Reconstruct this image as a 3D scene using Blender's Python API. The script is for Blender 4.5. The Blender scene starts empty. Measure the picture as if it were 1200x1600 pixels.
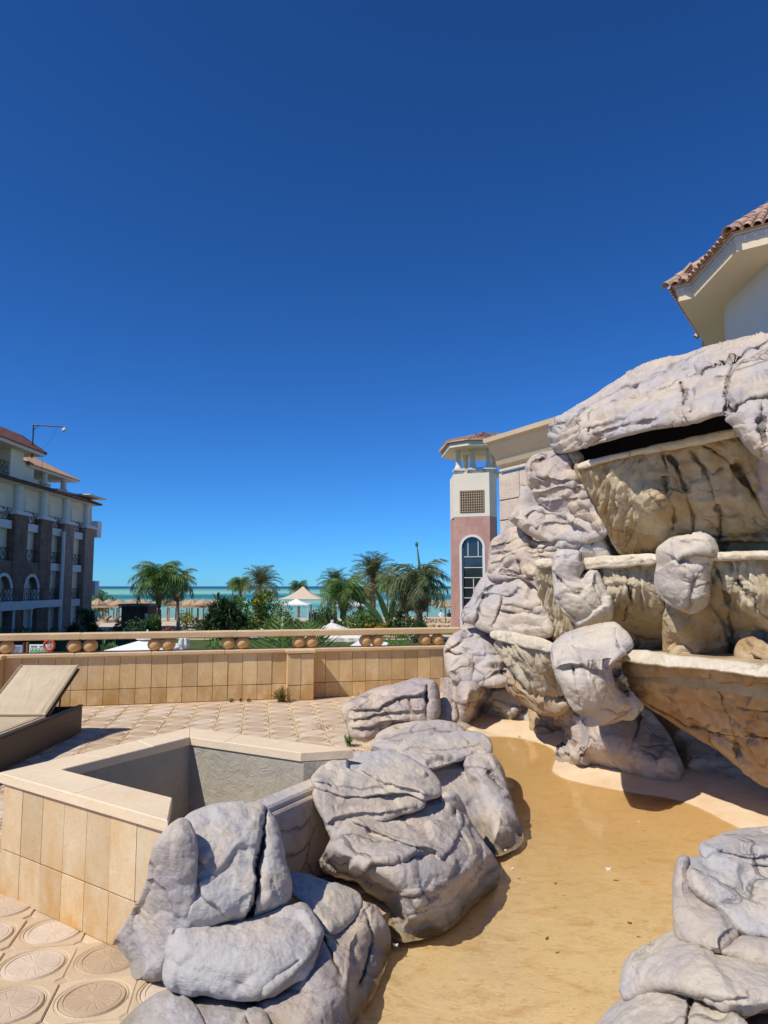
import bpy, math, random
import numpy as np
from mathutils import Vector, Matrix

random.seed(7)
RNG = np.random.default_rng(7)
SC = bpy.context.scene
COL = SC.collection
R = math.radians

# ------------------------------------------------------------------ camera
EYE = 1.65
FPX = 1110.0                      # focal length in photo pixels (photo is 1200 x 1600)
TILT = math.atan(116 / FPX)
cam_d = bpy.data.cameras.new('camera')
cam_d.sensor_fit = 'VERTICAL'
cam_d.sensor_height = 24
cam_d.lens = 24 * FPX / 1600
cam_d.clip_start = 0.05
cam_d.clip_end = 60000
cam = bpy.data.objects.new('camera', cam_d)
cam.location = (0, 0, EYE)
cam.rotation_euler = (math.pi / 2 + TILT, 0, 0)
COL.objects.link(cam)
SC.camera = cam

# ------------------------------------------------------------------ sky and sun
SUN = Vector((0.67, 0.50, -1.0)).normalized()          # direction the light travels
sun_el = math.asin(-SUN.z)
sun_az = math.atan2(-SUN.x, -SUN.y)                    # clockwise from +Y
world = bpy.data.worlds.new('World')
SC.world = world
world.use_nodes = True
wn = world.node_tree.nodes
wl = world.node_tree.links
bg = wn['Background']
sky = wn.new('ShaderNodeTexSky')
sky.sky_type = 'NISHITA'
sky.sun_disc = False
sky.sun_elevation = sun_el
sky.sun_rotation = sun_az
sky.altitude = 0
sky.air_density = 0.78
sky.dust_density = 0.05
sky.ozone_density = 2.5
hs = wn.new('ShaderNodeHueSaturation')
hs.inputs['Saturation'].default_value = 0.92
hs.inputs['Value'].default_value = 1.0
wl.new(sky.outputs[0], hs.inputs['Color'])
tint = wn.new('ShaderNodeMix'); tint.data_type = 'RGBA'; tint.blend_type = 'MULTIPLY'; tint.inputs[0].default_value = 1.0
tint.inputs[7].default_value = (0.36, 1.0, 1.86, 1)            # deep blue desert sky
wl.new(hs.outputs[0], tint.inputs[6])
gam = wn.new('ShaderNodeGamma'); gam.inputs['Gamma'].default_value = 1.2
wl.new(tint.outputs[2], gam.inputs['Color'])
tint2 = wn.new('ShaderNodeMix'); tint2.data_type = 'RGBA'; tint2.blend_type = 'MULTIPLY'; tint2.inputs[0].default_value = 1.0
tint2.inputs[7].default_value = (0.80, 0.69, 0.60, 1)
wl.new(gam.outputs[0], tint2.inputs[6])
wl.new(tint2.outputs[2], bg.inputs['Color'])
bg.inputs['Strength'].default_value = 0.075
sun_d = bpy.data.lights.new('sun', 'SUN')
sun_d.energy = 4.6
sun_d.angle = R(0.53)
sun_d.color = (1.0, 0.94, 0.85)
sun = bpy.data.objects.new('sun', sun_d)
sun.rotation_euler = SUN.to_track_quat('-Z', 'Y').to_euler()
COL.objects.link(sun)
SC.view_settings.view_transform = 'Standard'
SC.view_settings.look = 'None'
SC.view_settings.exposure = 0.0
SC.view_settings.gamma = 1.0
SC.view_settings.use_curve_mapping = False
SC.cycles.max_bounces = 8
SC.cycles.diffuse_bounces = 4
SC.cycles.transparent_max_bounces = 24

# ------------------------------------------------------------------ from the photo's pixels to the place
_c, _s = math.cos(TILT), math.sin(TILT)
def ray(u, v):
    x = (u - 600) / FPX
    y = (800 - v) / FPX
    cy = _c - y * _s
    return x / cy, (_s + y * _c) / cy                    # dx, dz per metre of Y
def at_y(u, v, Y):
    dx, dz = ray(u, v)
    return Vector((dx * Y, Y, EYE + dz * Y))
def at_z(u, v, z=0.0):
    dx, dz = ray(u, v)
    Y = (z - EYE) / dz
    return Vector((dx * Y, Y, z))
def at_x(u, v, X):
    dx, dz = ray(u, v)
    Y = X / dx
    return Vector((X, Y, EYE + dz * Y))

# ------------------------------------------------------------------ noise
_perm = np.random.default_rng(3).permutation(256)
_perm = np.concatenate([_perm, _perm, _perm])
_grad = np.random.default_rng(4).normal(size=(256, 3))
_grad /= np.linalg.norm(_grad, axis=1)[:, None]
def gnoise(p):
    p = np.asarray(p, float)
    i = np.floor(p).astype(int)
    f = p - i
    w = f * f * f * (f * (f * 6 - 15) + 10)
    i &= 255
    out = 0
    for dx in (0, 1):
        wx = w[:, 0] if dx else 1 - w[:, 0]
        for dy in (0, 1):
            wy = w[:, 1] if dy else 1 - w[:, 1]
            for dz in (0, 1):
                wz = w[:, 2] if dz else 1 - w[:, 2]
                h = _perm[_perm[_perm[(i[:, 0] + dx) & 255] + ((i[:, 1] + dy) & 255)] + ((i[:, 2] + dz) & 255)]
                d = f - np.array([dx, dy, dz])
                out = out + wx * wy * wz * np.einsum('ij,ij->i', _grad[h], d)
    return out
def fbm(p, octaves=4, gain=0.5):
    p = np.asarray(p, float)
    o = 0; a = 1.0
    for k in range(octaves):
        o = o + a * gnoise(p + 17.3 * k); p = p * 2.03; a *= gain
    return o

# ------------------------------------------------------------------ mesh builder
class MB:
    def __init__(s):
        s.v = []; s.f = []; s.m = []; s.mi = 0
    def add(s, vs, fs):
        n = len(s.v)
        s.v.extend([tuple(map(float, p)) for p in vs])
        s.f.extend([tuple(i + n for i in f) for f in fs])
        s.m.extend([s.mi] * len(fs))
        return s
    def box(s, x0, y0, z0, x1, y1, z1):
        v = [(x0,y0,z0),(x1,y0,z0),(x1,y1,z0),(x0,y1,z0),(x0,y0,z1),(x1,y0,z1),(x1,y1,z1),(x0,y1,z1)]
        return s.add(v, [(0,3,2,1),(4,5,6,7),(0,1,5,4),(1,2,6,5),(2,3,7,6),(3,0,4,7)])
    def bbox(s, x0, y0, z0, x1, y1, z1, b=0.01):
        """box with chamfered edges"""
        b = min(b, (x1-x0)*.45, (y1-y0)*.45, (z1-z0)*.45)
        cx, cy, cz = (x0+x1)/2, (y0+y1)/2, (z0+z1)/2
        return s.slab([(x0,y0),(x1,y0),(x1,y1),(x0,y1)], z0, z1, b)
    def slab(s, poly, z0, z1, b=0.0):
        """prism over a counter-clockwise polygon, chamfered top and bottom edges"""
        n = len(poly)
        if b <= 0:
            v = [(x,y,z0) for x,y in poly] + [(x,y,z1) for x,y in poly]
            f = [tuple(range(n-1,-1,-1)), tuple(range(n,2*n))] + [(i,(i+1)%n,n+(i+1)%n,n+i) for i in range(n)]
            return s.add(v, f)
        ins = inset(poly, b)
        v = [(x,y,z0) for x,y in ins] + [(x,y,z0+b) for x,y in poly] + [(x,y,z1-b) for x,y in poly] + [(x,y,z1) for x,y in ins]
        f = [tuple(range(n-1,-1,-1)), tuple(range(3*n,4*n))]
        for r in range(3):
            f += [(r*n+i, r*n+(i+1)%n, (r+1)*n+(i+1)%n, (r+1)*n+i) for i in range(n)]
        return s.add(v, f)
    def obox(s, o, ax, ay, az, b=0.0):
        """box from corner o with edge vectors ax, ay, az"""
        o, ax, ay, az = map(Vector, (o, ax, ay, az))
        c = [(0,0,0),(1,0,0),(1,1,0),(0,1,0),(0,0,1),(1,0,1),(1,1,1),(0,1,1)]
        v = [o + ax*i + ay*j + az*k for i,j,k in c]
        f = [(0,3,2,1),(4,5,6,7),(0,1,5,4),(1,2,6,5),(2,3,7,6),(3,0,4,7)]
        if ax.cross(ay).dot(az) < 0: f = [t[::-1] for t in f]
        return s.add(v, f)
    def tube(s, pts, rad, n=8, cap=True):
        pts = [Vector(p) for p in pts]
        if not hasattr(rad, '__len__'): rad = [rad]*len(pts)
        rings = []
        up = Vector((0,0,1))
        for i, p in enumerate(pts):
            d = (pts[min(i+1,len(pts)-1)] - pts[max(i-1,0)]).normalized()
            a = d.cross(up)
            if a.length < 1e-3: a = d.cross(Vector((0,1,0)))
            a.normalize(); b = a.cross(d)
            rings.append([p + (a*math.cos(t)+b*math.sin(t))*rad[i] for t in [2*math.pi*k/n for k in range(n)]])
        v = [q for r in rings for q in r]
        f = []
        for i in range(len(pts)-1):
            for k in range(n):
                f.append((i*n+k, (i+1)*n+k, (i+1)*n+(k+1)%n, i*n+(k+1)%n))
        if cap:
            f.append(tuple(range(n))); f.append(tuple(range((len(pts)-1)*n, len(pts)*n))[::-1])
        return s.add(v, f)
    def lathe(s, prof, c=(0,0,0), n=24, squash=1.0):
        v = []; f = []
        for r, z in prof:
            for k in range(n):
                t = 2*math.pi*k/n
                v.append((c[0]+r*math.cos(t), c[1]+r*math.sin(t)*squash, c[2]+z))
        for i in range(len(prof)-1):
            for k in range(n):
                f.append((i*n+k, i*n+(k+1)%n, (i+1)*n+(k+1)%n, (i+1)*n+k))
        f.append(tuple(range(n))[::-1]); f.append(tuple(range((len(prof)-1)*n, len(prof)*n)))
        return s.add(v, f)
    def ball(s, c, r, n=20, sz=1.0):
        prof = [(max(1e-4, r*math.sin(math.pi*i/(n//2))), -r*sz*math.cos(math.pi*i/(n//2))) for i in range(n//2+1)]
        return s.lathe(prof, c, n)
    def quad(s, a, b, c, d):
        return s.add([a,b,c,d], [(0,1,2,3)])
    def mesh(s, name, off=(0,0,0), smooth=False):
        me = bpy.data.meshes.new(name)
        v = np.array(s.v, float).reshape(-1,3) - np.array(off, float)
        me.from_pydata(v.tolist(), [], s.f)
        if smooth: me.polygons.foreach_set('use_smooth', [True]*len(me.polygons))
        if any(s.m): me.polygons.foreach_set('material_index', s.m)
        me.update()
        return me

def inset(poly, b):
    n = len(poly); out = []
    for i in range(n):
        p0 = Vector(poly[i-1]); p1 = Vector(poly[i]); p2 = Vector(poly[(i+1)%n])
        d1 = (p1-p0).normalized(); d2 = (p2-p1).normalized()
        n1 = Vector((-d1.y, d1.x)); n2 = Vector((-d2.y, d2.x))
        m = (n1+n2); m = m / max(0.3, m.length_squared) * 2
        out.append((p1.x+m.x*b, p1.y+m.y*b))
    return out

def wloc(o):
    l = Vector((0,0,0))
    while o is not None:
        l += o.location; o = o.parent
    return l
def thing(name, label, cat, loc=(0,0,0), rz=0.0, group=None, kind=None):
    o = bpy.data.objects.new(name, None)
    o.empty_display_size = 0.2
    COL.objects.link(o)
    o.location = loc; o.rotation_euler = (0,0,rz)
    o['label'] = label; o['category'] = cat
    if group: o['group'] = group
    if kind: o['kind'] = kind
    return o
def part(name, mb, mat, parent, local=False, smooth=False, label=None, kind=None):
    """one mesh under parent; vertices in world space unless local"""
    off = (0,0,0) if local else wloc(parent)
    me = mb.mesh(name, off, smooth)
    for m in (mat if isinstance(mat, (list,tuple)) else [mat]): me.materials.append(m)
    o = bpy.data.objects.new(name, me)
    COL.objects.link(o)
    o.parent = parent
    if label: o['label'] = label
    if kind: o['kind'] = kind
    return o
def solo(name, mb, mat, label, cat, loc=None, smooth=False, group=None, kind=None):
    if loc is None:
        a = np.array(mb.v); loc = ((a[:,0].min()+a[:,0].max())/2, (a[:,1].min()+a[:,1].max())/2, a[:,2].min())
    me = mb.mesh(name, loc, smooth)
    for m in (mat if isinstance(mat, (list,tuple)) else [mat]): me.materials.append(m)
    o = bpy.data.objects.new(name, me); COL.objects.link(o); o.location = loc
    if label: o['label'] = label
    if cat: o['category'] = cat
    if group: o['group'] = group
    if kind: o['kind'] = kind
    return o
def struct(name, mb, mat, smooth=False, label=None):
    me = mb.mesh(name, (0,0,0), smooth)
    me.materials.append(mat)
    o = bpy.data.objects.new(name, me); COL.objects.link(o)
    o['kind'] = 'structure'
    if label: o['label'] = label
    return o
def inst(name, me, parent, loc=(0,0,0), rot=(0,0,0), scale=(1,1,1)):
    o = bpy.data.objects.new(name, me); COL.objects.link(o); o.parent = parent
    o.location = loc; o.rotation_euler = rot; o.scale = scale
    return o
def copy_tree(o, parent=None):
    c = o.copy(); COL.objects.link(c); c.parent = parent
    for ch in list(o.children): copy_tree(ch, c)
    return c
def auto_smooth(o, ang=35):
    me = o.data
    me.polygons.foreach_set('use_smooth', [True]*len(me.polygons))
    me.set_sharp_from_angle(angle=R(ang))

# ------------------------------------------------------------------ materials
class NT:
    def __init__(s, name):
        s.m = bpy.data.materials.new(name); s.m.use_nodes = True
        s.t = s.m.node_tree; s.n = s.t.nodes; s.l = s.t.links
        s.b = s.n['Principled BSDF']; s.out = s.n['Material Output']
        s.b.inputs['Roughness'].default_value = 0.85
        s.b.inputs['Specular IOR Level'].default_value = 0.3
        s.tc = s.n.new('ShaderNodeTexCoord')
    def co(s, scale=(1,1,1), which='Object'):
        m = s.n.new('ShaderNodeMapping'); m.inputs['Scale'].default_value = scale
        s.l.new(s.tc.outputs[which], m.inputs['Vector']); return m.outputs[0]
    def geo(s, scale=(1,1,1)):
        g = s.n.new('ShaderNodeNewGeometry'); m = s.n.new('ShaderNodeMapping'); m.inputs['Scale'].default_value = scale
        s.l.new(g.outputs['Position'], m.inputs['Vector']); return m.outputs[0]
    def noise(s, scale, detail=5, rough=0.55, vec=None, dist=0.0):
        n = s.n.new('ShaderNodeTexNoise'); n.inputs['Scale'].default_value = scale
        n.inputs['Detail'].default_value = detail; n.inputs['Roughness'].default_value = rough
        n.inputs['Distortion'].default_value = dist
        s.l.new(vec if vec is not None else s.tc.outputs['Object'], n.inputs['Vector'])
        return n.outputs['Fac']
    def voro(s, scale, feature='F1', vec=None, rnd=1.0):
        n = s.n.new('ShaderNodeTexVoronoi'); n.feature = feature; n.inputs['Scale'].default_value = scale
        n.inputs['Randomness'].default_value = rnd
        s.l.new(vec if vec is not None else s.tc.outputs['Object'], n.inputs['Vector'])
        return n.outputs['Distance']
    def wave(s, scale, vec=None, dist=0, direction='X', profile='SIN'):
        n = s.n.new('ShaderNodeTexWave'); n.inputs['Scale'].default_value = scale; n.bands_direction = direction
        n.inputs['Distortion'].default_value = dist; n.wave_profile = profile
        s.l.new(vec if vec is not None else s.tc.outputs['Object'], n.inputs['Vector'])
        return n.outputs['Fac']
    def ramp(s, fac, stops, interp='LINEAR'):
        n = s.n.new('ShaderNodeValToRGB'); e = n.color_ramp.elements; n.color_ramp.interpolation = interp
        while len(e) > 1: e.remove(e[-1])
        for i, (p, c) in enumerate(stops):
            el = e[0] if i == 0 else e.new(p)
            el.position = p
            if not hasattr(c, '__len__'): c = (c, c, c)
            el.color = tuple(c) + (1,)
        s.l.new(fac, n.inputs['Fac']); return n.outputs['Color']
    def mix(s, a, b, fac, mode='MIX'):
        n = s.n.new('ShaderNodeMix'); n.data_type = 'RGBA'; n.blend_type = mode
        def put(sock, v):
            if hasattr(v, 'is_output'): s.l.new(v, sock)
            elif hasattr(v, '__len__'): sock.default_value = tuple(v)[:3] + (1,)
            else: sock.default_value = (v, v, v, 1)
        if hasattr(fac, 'is_output'): s.l.new(fac, n.inputs[0])
        else: n.inputs[0].default_value = fac
        put(n.inputs[6], a); put(n.inputs[7], b)
        return n.outputs[2]
    def math(s, op, a, b=0.0, clamp=False):
        n = s.n.new('ShaderNodeMath'); n.operation = op; n.use_clamp = clamp
        for i, v in enumerate((a, b)):
            if hasattr(v, 'is_output'): s.l.new(v, n.inputs[i])
            else: n.inputs[i].default_value = v
        return n.outputs[0]
    def rnd(s):
        n = s.n.new('ShaderNodeObjectInfo'); return n.outputs['Random']
    def attr(s, name):
        n = s.n.new('ShaderNodeAttribute'); n.attribute_name = name; return n.outputs['Fac']
    def sep(s, vec):
        n = s.n.new('ShaderNodeSeparateXYZ'); s.l.new(vec, n.inputs[0]); return n.outputs
    def color(s, c):
        if hasattr(c, 'is_output'): s.l.new(c, s.b.inputs['Base Color'])
        else: s.b.inputs['Base Color'].default_value = tuple(c) + (1,)
    def bump(s, h, strength=0.3, dist=0.02, prev=None):
        n = s.n.new('ShaderNodeBump'); n.inputs['Strength'].default_value = strength
        n.inputs['Distance'].default_value = dist
        s.l.new(h, n.inputs['Height'])
        if prev is not None: s.l.new(prev, n.inputs['Normal'])
        s.l.new(n.outputs[0], s.b.inputs['Normal']); return n.outputs[0]
    def hsv(s, col, hue=None, val=None, sat=None):
        n = s.n.new('ShaderNodeHueSaturation'); s.l.new(col, n.inputs['Color'])
        for k, v in (('Hue', hue), ('Value', val), ('Saturation', sat)):
            if v is None: continue
            if hasattr(v, 'is_output'): s.l.new(v, n.inputs[k])
            else: n.inputs[k].default_value = v
        return n.outputs[0]
    def lin(s, v, a, b):
        """map 0..1 to a..b"""
        n = s.n.new('ShaderNodeMapRange'); s.l.new(v, n.inputs['Value'])
        n.inputs['To Min'].default_value = a; n.inputs['To Max'].default_value = b; return n.outputs[0]

def m_plain(name, c, rough=0.8, var=0.12, scale=3.0, bump=0.0, spec=0.3, metal=0.0, dirt=None, dscale=0.8):
    t = NT(name)
    n = t.noise(scale, 6)
    col = t.mix(tuple(x*(1-var) for x in c), tuple(min(1, x*(1+var)) for x in c), t.ramp(n, [(0.3,0),(0.7,1)]))
    if dirt:
        d = t.noise(dscale, 7, 0.65)
        col = t.mix(col, dirt, t.ramp(d, [(0.5,0),(0.72,0.75)]))
    t.color(col)
    t.b.inputs['Roughness'].default_value = rough
    t.b.inputs['Specular IOR Level'].default_value = spec
    t.b.inputs['Metallic'].default_value = metal
    if bump: t.bump(t.noise(scale*8, 6, 0.6), bump, 0.02)
    return t.m

def m_rock(name, a, b, c, grime=(0.045,0.038,0.036), stain=None, wet=False):
    """sprayed, trowelled concrete rock: a and b mottled, c in patches"""
    a, b, c = [tuple(min(0.8, x*1.05) for x in q) for q in (a, b, c)]
    t = NT(name)
    g = t.geo()
    n1 = t.noise(1.5, 5, 0.6, g)
    n2 = t.noise(4.2, 6, 0.62, g, 0.6)
    n3 = t.noise(21, 6, 0.65, g)
    col = t.mix(a, b, t.ramp(n1, [(0.42,0),(0.56,1)]))
    col = t.mix(col, c, t.ramp(n2, [(0.47,0),(0.66,0.85)]))
    col = t.mix(col, (0.20,0.155,0.13), t.ramp(n3, [(0.58,0),(0.80,0.45)]))
    col = t.mix(col, (0.70,0.66,0.63), t.ramp(t.noise(9, 7, 0.7, g), [(0.60,0),(0.75,0.4)]))
    if stain:
        st = t.noise(1.0, 5, 0.6, t.geo((2.2,2.2,0.55)))
        col = t.mix(col, stain, t.ramp(st, [(0.40,0),(0.62,0.9)]))
    sp_ = t.math('MULTIPLY', t.ramp(t.noise(60, 3, 0.85, g), [(0.66,0),(0.74,1)]), t.ramp(t.noise(5, 4, 0.6, g), [(0.40,0.1),(0.62,0.8)]))
    col = t.mix(col, (0.12,0.09,0.075), sp_)
    col = t.mix(col, (0.72,0.67,0.60), t.ramp(t.noise(70, 4, 0.8, g), [(0.60,0),(0.80,0.5)]))
    # streaks of run-off
    sk = t.noise(3.0, 5, 0.6, t.geo((5,5,0.6)))
    col = t.mix(col, (0.24,0.18,0.135), t.ramp(sk, [(0.58,0),(0.78,0.40)]))
    col = t.mix(col, (0.62,0.50,0.37), t.ramp(t.noise(2.6, 5, 0.65, t.geo((1,1,2.0))), [(0.52,0),(0.70,0.5)]))
    zz = t.sep(g)[2]
    wl_ = t.math('SUBTRACT', 1.0, t.math('MULTIPLY', t.math('SUBTRACT', zz, t.math('SUBTRACT', t.math('MULTIPLY', t.noise(6, 4, 0.6, g), 0.14), 0.05)), 14.0), True)
    col = t.mix(col, (0.27,0.225,0.14), t.math('MULTIPLY', wl_, 0.6, True))
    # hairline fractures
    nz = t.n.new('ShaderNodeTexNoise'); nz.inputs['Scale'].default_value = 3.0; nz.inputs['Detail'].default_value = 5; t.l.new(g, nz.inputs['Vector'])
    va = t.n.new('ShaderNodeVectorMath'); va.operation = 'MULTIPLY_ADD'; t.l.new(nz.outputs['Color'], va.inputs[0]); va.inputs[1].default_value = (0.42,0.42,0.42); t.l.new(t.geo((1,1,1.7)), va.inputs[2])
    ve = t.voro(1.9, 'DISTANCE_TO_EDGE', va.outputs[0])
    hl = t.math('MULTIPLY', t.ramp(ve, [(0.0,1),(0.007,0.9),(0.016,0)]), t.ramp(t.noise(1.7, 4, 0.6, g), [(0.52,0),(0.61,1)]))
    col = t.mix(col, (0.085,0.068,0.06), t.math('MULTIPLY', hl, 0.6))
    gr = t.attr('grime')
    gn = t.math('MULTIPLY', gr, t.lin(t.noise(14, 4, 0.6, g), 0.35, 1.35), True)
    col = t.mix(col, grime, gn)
    t.color(col)
    t.b.inputs['Roughness'].default_value = 0.9
    t.b.inputs['Specular IOR Level'].default_value = 0.22
    h = t.noise(9, 8, 0.66, t.geo((1,1,1.5)), 0.5)
    b0 = t.bump(t.math('SUBTRACT', 1.0, t.math('MULTIPLY', t.ramp(ve, [(0.0,1),(0.05,0)]), t.ramp(t.noise(1.7, 4, 0.6, g), [(0.52,0),(0.61,1)]))), 0.7, 0.03)
    b1 = t.bump(h, 0.32, 0.03, b0)
    b2 = t.bump(t.noise(28, 9, 0.8, g), 0.6, 0.024, b1)
    pit = t.ramp(t.noise(60, 3, 0.85, g), [(0.62,1),(0.74,0)])
    b2 = t.bump(pit, 0.25, 0.006, b2)
    scr = t.noise(26, 3, 0.5, t.geo((1,1,5.5)), 0.7)
    t.bump(scr, 0.28, 0.012, b2)
    return t.m
# ------------------------------------------------------------------ concrete rock builder
def chaikin(P, n=2, closed=True):
    P = np.asarray(P, float)
    for _ in range(n):
        if closed:
            Q = np.roll(P, -1, 0)
            P = np.stack([P*0.78+Q*0.22, P*0.22+Q*0.78], 1).reshape(-1, 2)
        else:
            A, B = P[:-1], P[1:]
            P = np.concatenate([P[:1], np.stack([A*0.75+B*0.25, A*0.25+B*0.75], 1).reshape(-1, 2), P[-1:]])
    return P
def seg_dist(p, poly, closed=True):
    """distance to a polyline, nearest point, and signed side"""
    A = poly if closed else poly[:-1]
    B = np.roll(poly, -1, 0) if closed else poly[1:]
    best = np.full(len(p), 1e9); near = np.zeros_like(p); side = np.zeros(len(p)); tpar = np.zeros(len(p))
    for k in range(len(A)):
        a, b = A[k], B[k]; d = b - a; L = d @ d + 1e-9
        t = np.clip(((p - a) @ d) / L, 0, 1)
        q = a + t[:, None] * d
        r = p - q
        ds = np.hypot(r[:, 0], r[:, 1])
        m = ds < best
        best[m] = ds[m]; near[m] = q[m]
        side[m] = np.sign(d[0]*r[m, 1] - d[1]*r[m, 0]); tpar[m] = (k + t[m]) / len(A)
    return best, near, side, tpar
def inside(p, poly):
    x, y = p[:, 0], p[:, 1]; c = np.zeros(len(p), bool)
    n = len(poly)
    for i in range(n):
        x0, y0 = poly[i-1]; x1, y1 = poly[i]
        m = ((y0 > y) != (y1 > y))
        with np.errstate(divide='ignore', invalid='ignore'):
            xc = (x1-x0)*(y-y0)/(y1-y0+1e-12)+x0
        c ^= m & (x < xc)
    return c
def tps(ctrl, p):
    """smooth depth through (u, v, Y) points"""
    C = np.array(ctrl, float)
    if len(C) == 1: return np.full(len(p), C[0, 2])
    s = 100.0
    q = C[:, :2]/s; x = p/s
    if len(C) == 2:
        d = q[1]-q[0]; t = ((x-q[0])@d)/(d@d)
        return C[0, 2]+(C[1, 2]-C[0, 2])*t
    def U(r): return r*r*np.log(r+1e-9)
    n = len(C)
    if n == 3:
        A = np.c_[np.ones(3), q]; w = np.linalg.solve(A, C[:, 2]); return np.c_[np.ones(len(x)), x]@w
    K = U(np.linalg.norm(q[:, None]-q[None], axis=2)) + np.eye(n)*0.02
    Pm = np.c_[np.ones(n), q]
    A = np.block([[K, Pm], [Pm.T, np.zeros((3, 3))]])
    w = np.linalg.solve(A, np.r_[C[:, 2], 0, 0, 0])
    return U(np.linalg.norm(x[:, None]-q[None], axis=2))@w[:n] + np.c_[np.ones(len(x)), x]@w[n:]
def rays(p):
    x = (p[:, 0]-600)/FPX; y = (800-p[:, 1])/FPX; cy = _c-y*_s
    return np.stack([x/cy, np.ones(len(p)), (_s+y*_c)/cy], 1)

ROCK_TRIS = 0
def vfix(v):
    """depth correction for the tilt of the view at pixel row v"""
    v = v if abs(v-916) > 4 else 912.0
    return ((v-916)/FPX)/(-ray(600, v)[1])
def rock(name, parent, outline, ctrl, mat, T=0.3, Rp=40, back=0.35, cracks=(), ledges=(), dents=(), step=2.2,
         amp=0.03, fine=0.006, flute=None, sm=2, jit=1.6, pillow=0.35, label=None, cat=None, group=None, seed=0, lfreq=3.2, strata=0.0, crackscale=1.0, gr=False, gz=-0.04, grow=2.0, pw=2.7, facet=0.075, fsize=0.36, fmask=None):
    """one lump of rock. outline and cracks are traced at the photo's pixels, ctrl places them in depth;
    the lump bulges T metres towards the viewer over Rp px and has a back of its own"""
    ctrl = [(a_, b_, c_*vfix(b_)) for a_, b_, c_ in ctrl]
    if name == 'basin_rim': ctrl = [q_ for a_, b_, c_ in ctrl for q_ in ((a_, b_-9, c_+(0.10 if b_ > 960 else 0.0)), (a_, b_+9, c_))]
    O = chaikin(outline, sm)
    # irregular outline
    per = np.concatenate([[0], np.cumsum(np.linalg.norm(np.diff(np.r_[O, O[:1]], axis=0), axis=1))])
    m = max(24, int(per[-1]/5))
    tt = np.linspace(0, per[-1], m, endpoint=False)
    Oc = np.r_[O, O[:1]]
    O = np.stack([np.interp(tt, per, Oc[:, 0]), np.interp(tt, per, Oc[:, 1])], 1)
    if grow:
        tg_ = np.roll(O, -1, 0)-np.roll(O, 1, 0); tg_ /= np.maximum(np.linalg.norm(tg_, axis=1), 1e-9)[:, None]
        sg_ = 1 if np.sum(O[:, 0]*np.roll(O, -1, 0)[:, 1]-np.roll(O, -1, 0)[:, 0]*O[:, 1]) > 0 else -1
        O = O + grow*sg_*np.stack([tg_[:, 1], -tg_[:, 0]], 1)
    if jit:
        O = O + jit*np.stack([fbm(np.c_[O*0.045, np.full(m, 3.1+seed)], 3), fbm(np.c_[O*0.045, np.full(m, 9.7+seed)], 3)], 1)*1.6
    lo = O.min(0)-2*step; hi = O.max(0)+2*step
    gx = np.arange(lo[0], hi[0]+step, step); gy = np.arange(lo[1], hi[1]+step, step)
    nx, ny = len(gx), len(gy)
    X, Y = np.meshgrid(gx, gy); p = np.stack([X.ravel(), Y.ravel()], 1)
    ins = inside(p, O)
    I = ins.reshape(ny, nx)
    use = (I[:-1, :-1] | I[1:, :-1] | I[:-1, 1:] | I[1:, 1:])
    need = np.zeros((ny, nx), bool)
    for a, b in ((0, 0), (1, 0), (0, 1), (1, 1)): need[a:ny-1+a, b:nx-1+b] |= use
    idx = np.full(ny*nx, -1); sel = np.where(need.ravel())[0]; idx[sel] = np.arange(len(sel))
    p = p[sel]; inn = ins[sel]
    d, near, _, _ = seg_dist(p, O)
    rim = ~inn
    p = p.copy(); p[rim] = near[rim]; d[rim] = 0
    base = tps(ctrl, p)
    scale = np.mean(base)/FPX                              # metres per pixel
    df = d
    if gr:                                                   # open at the bottom: the lump runs on into the ground
        On = np.roll(O, -1, 0); tg = On-O; area = np.sum(O[:, 0]*On[:, 1]-On[:, 0]*O[:, 1])
        nrmv = np.stack([tg[:, 1], -tg[:, 0]], 1)*(1 if area > 0 else -1)
        nv = nrmv[:, 1]/np.maximum(np.linalg.norm(nrmv, axis=1), 1e-9)
        keep = nv < 0.25
        mid = O
        df = np.full(len(p), 1e9)
        for k in np.where(keep)[0]:
            a_, b_ = O[k], On[k]; dd_ = b_-a_; t_ = np.clip(((p-a_)@dd_)/(dd_@dd_+1e-9), 0, 1)
            r_ = p-(a_+t_[:, None]*dd_); df = np.minimum(df, np.hypot(r_[:, 0], r_[:, 1]))
        db = np.full(len(p), 1e9)
        for k in np.where(~keep)[0]:
            a_, b_ = O[k], On[k]; dd_ = b_-a_; t_ = np.clip(((p-a_)@dd_)/(dd_@dd_+1e-9), 0, 1)
            r_ = p-(a_+t_[:, None]*dd_); db = np.minimum(db, np.hypot(r_[:, 0], r_[:, 1]))
    dw = (np.where(db < 9e8, np.minimum(df, 1e6), df) if gr else df)*(1+0.35*fbm(np.c_[p*0.02, np.full(len(p), 1.3+seed)], 2))
    q = np.clip(dw/Rp, 0, 1)
    prof = np.clip(1-(1-q)**pw, 0, 1)**(1/pw)*0.75 + 0.25*np.clip(dw/(Rp*1.8), 0, 1)
    Yg = (gz-EYE)/np.minimum(rays(p)[:, 2], -1e-3)
    if gr:
        wb = np.exp(-(db/26.0)**2)
        base = base*(1-wb)+(Yg+0.02)*wb
        base = np.minimum(base, Yg+0.02)
        prof = prof*(1-np.exp(-(db/34.0)**1.5))
    depth = base - T*prof
    grime = np.zeros(len(p))
    # warped pixel coordinates for natural cracks
    wp = p + 3.4*np.stack([fbm(np.c_[p*0.05, np.full(len(p), 5.0+seed)], 3), fbm(np.c_[p*0.05, np.full(len(p), 8.0+seed)], 3)], 1)
    push = np.zeros(len(p))
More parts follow.
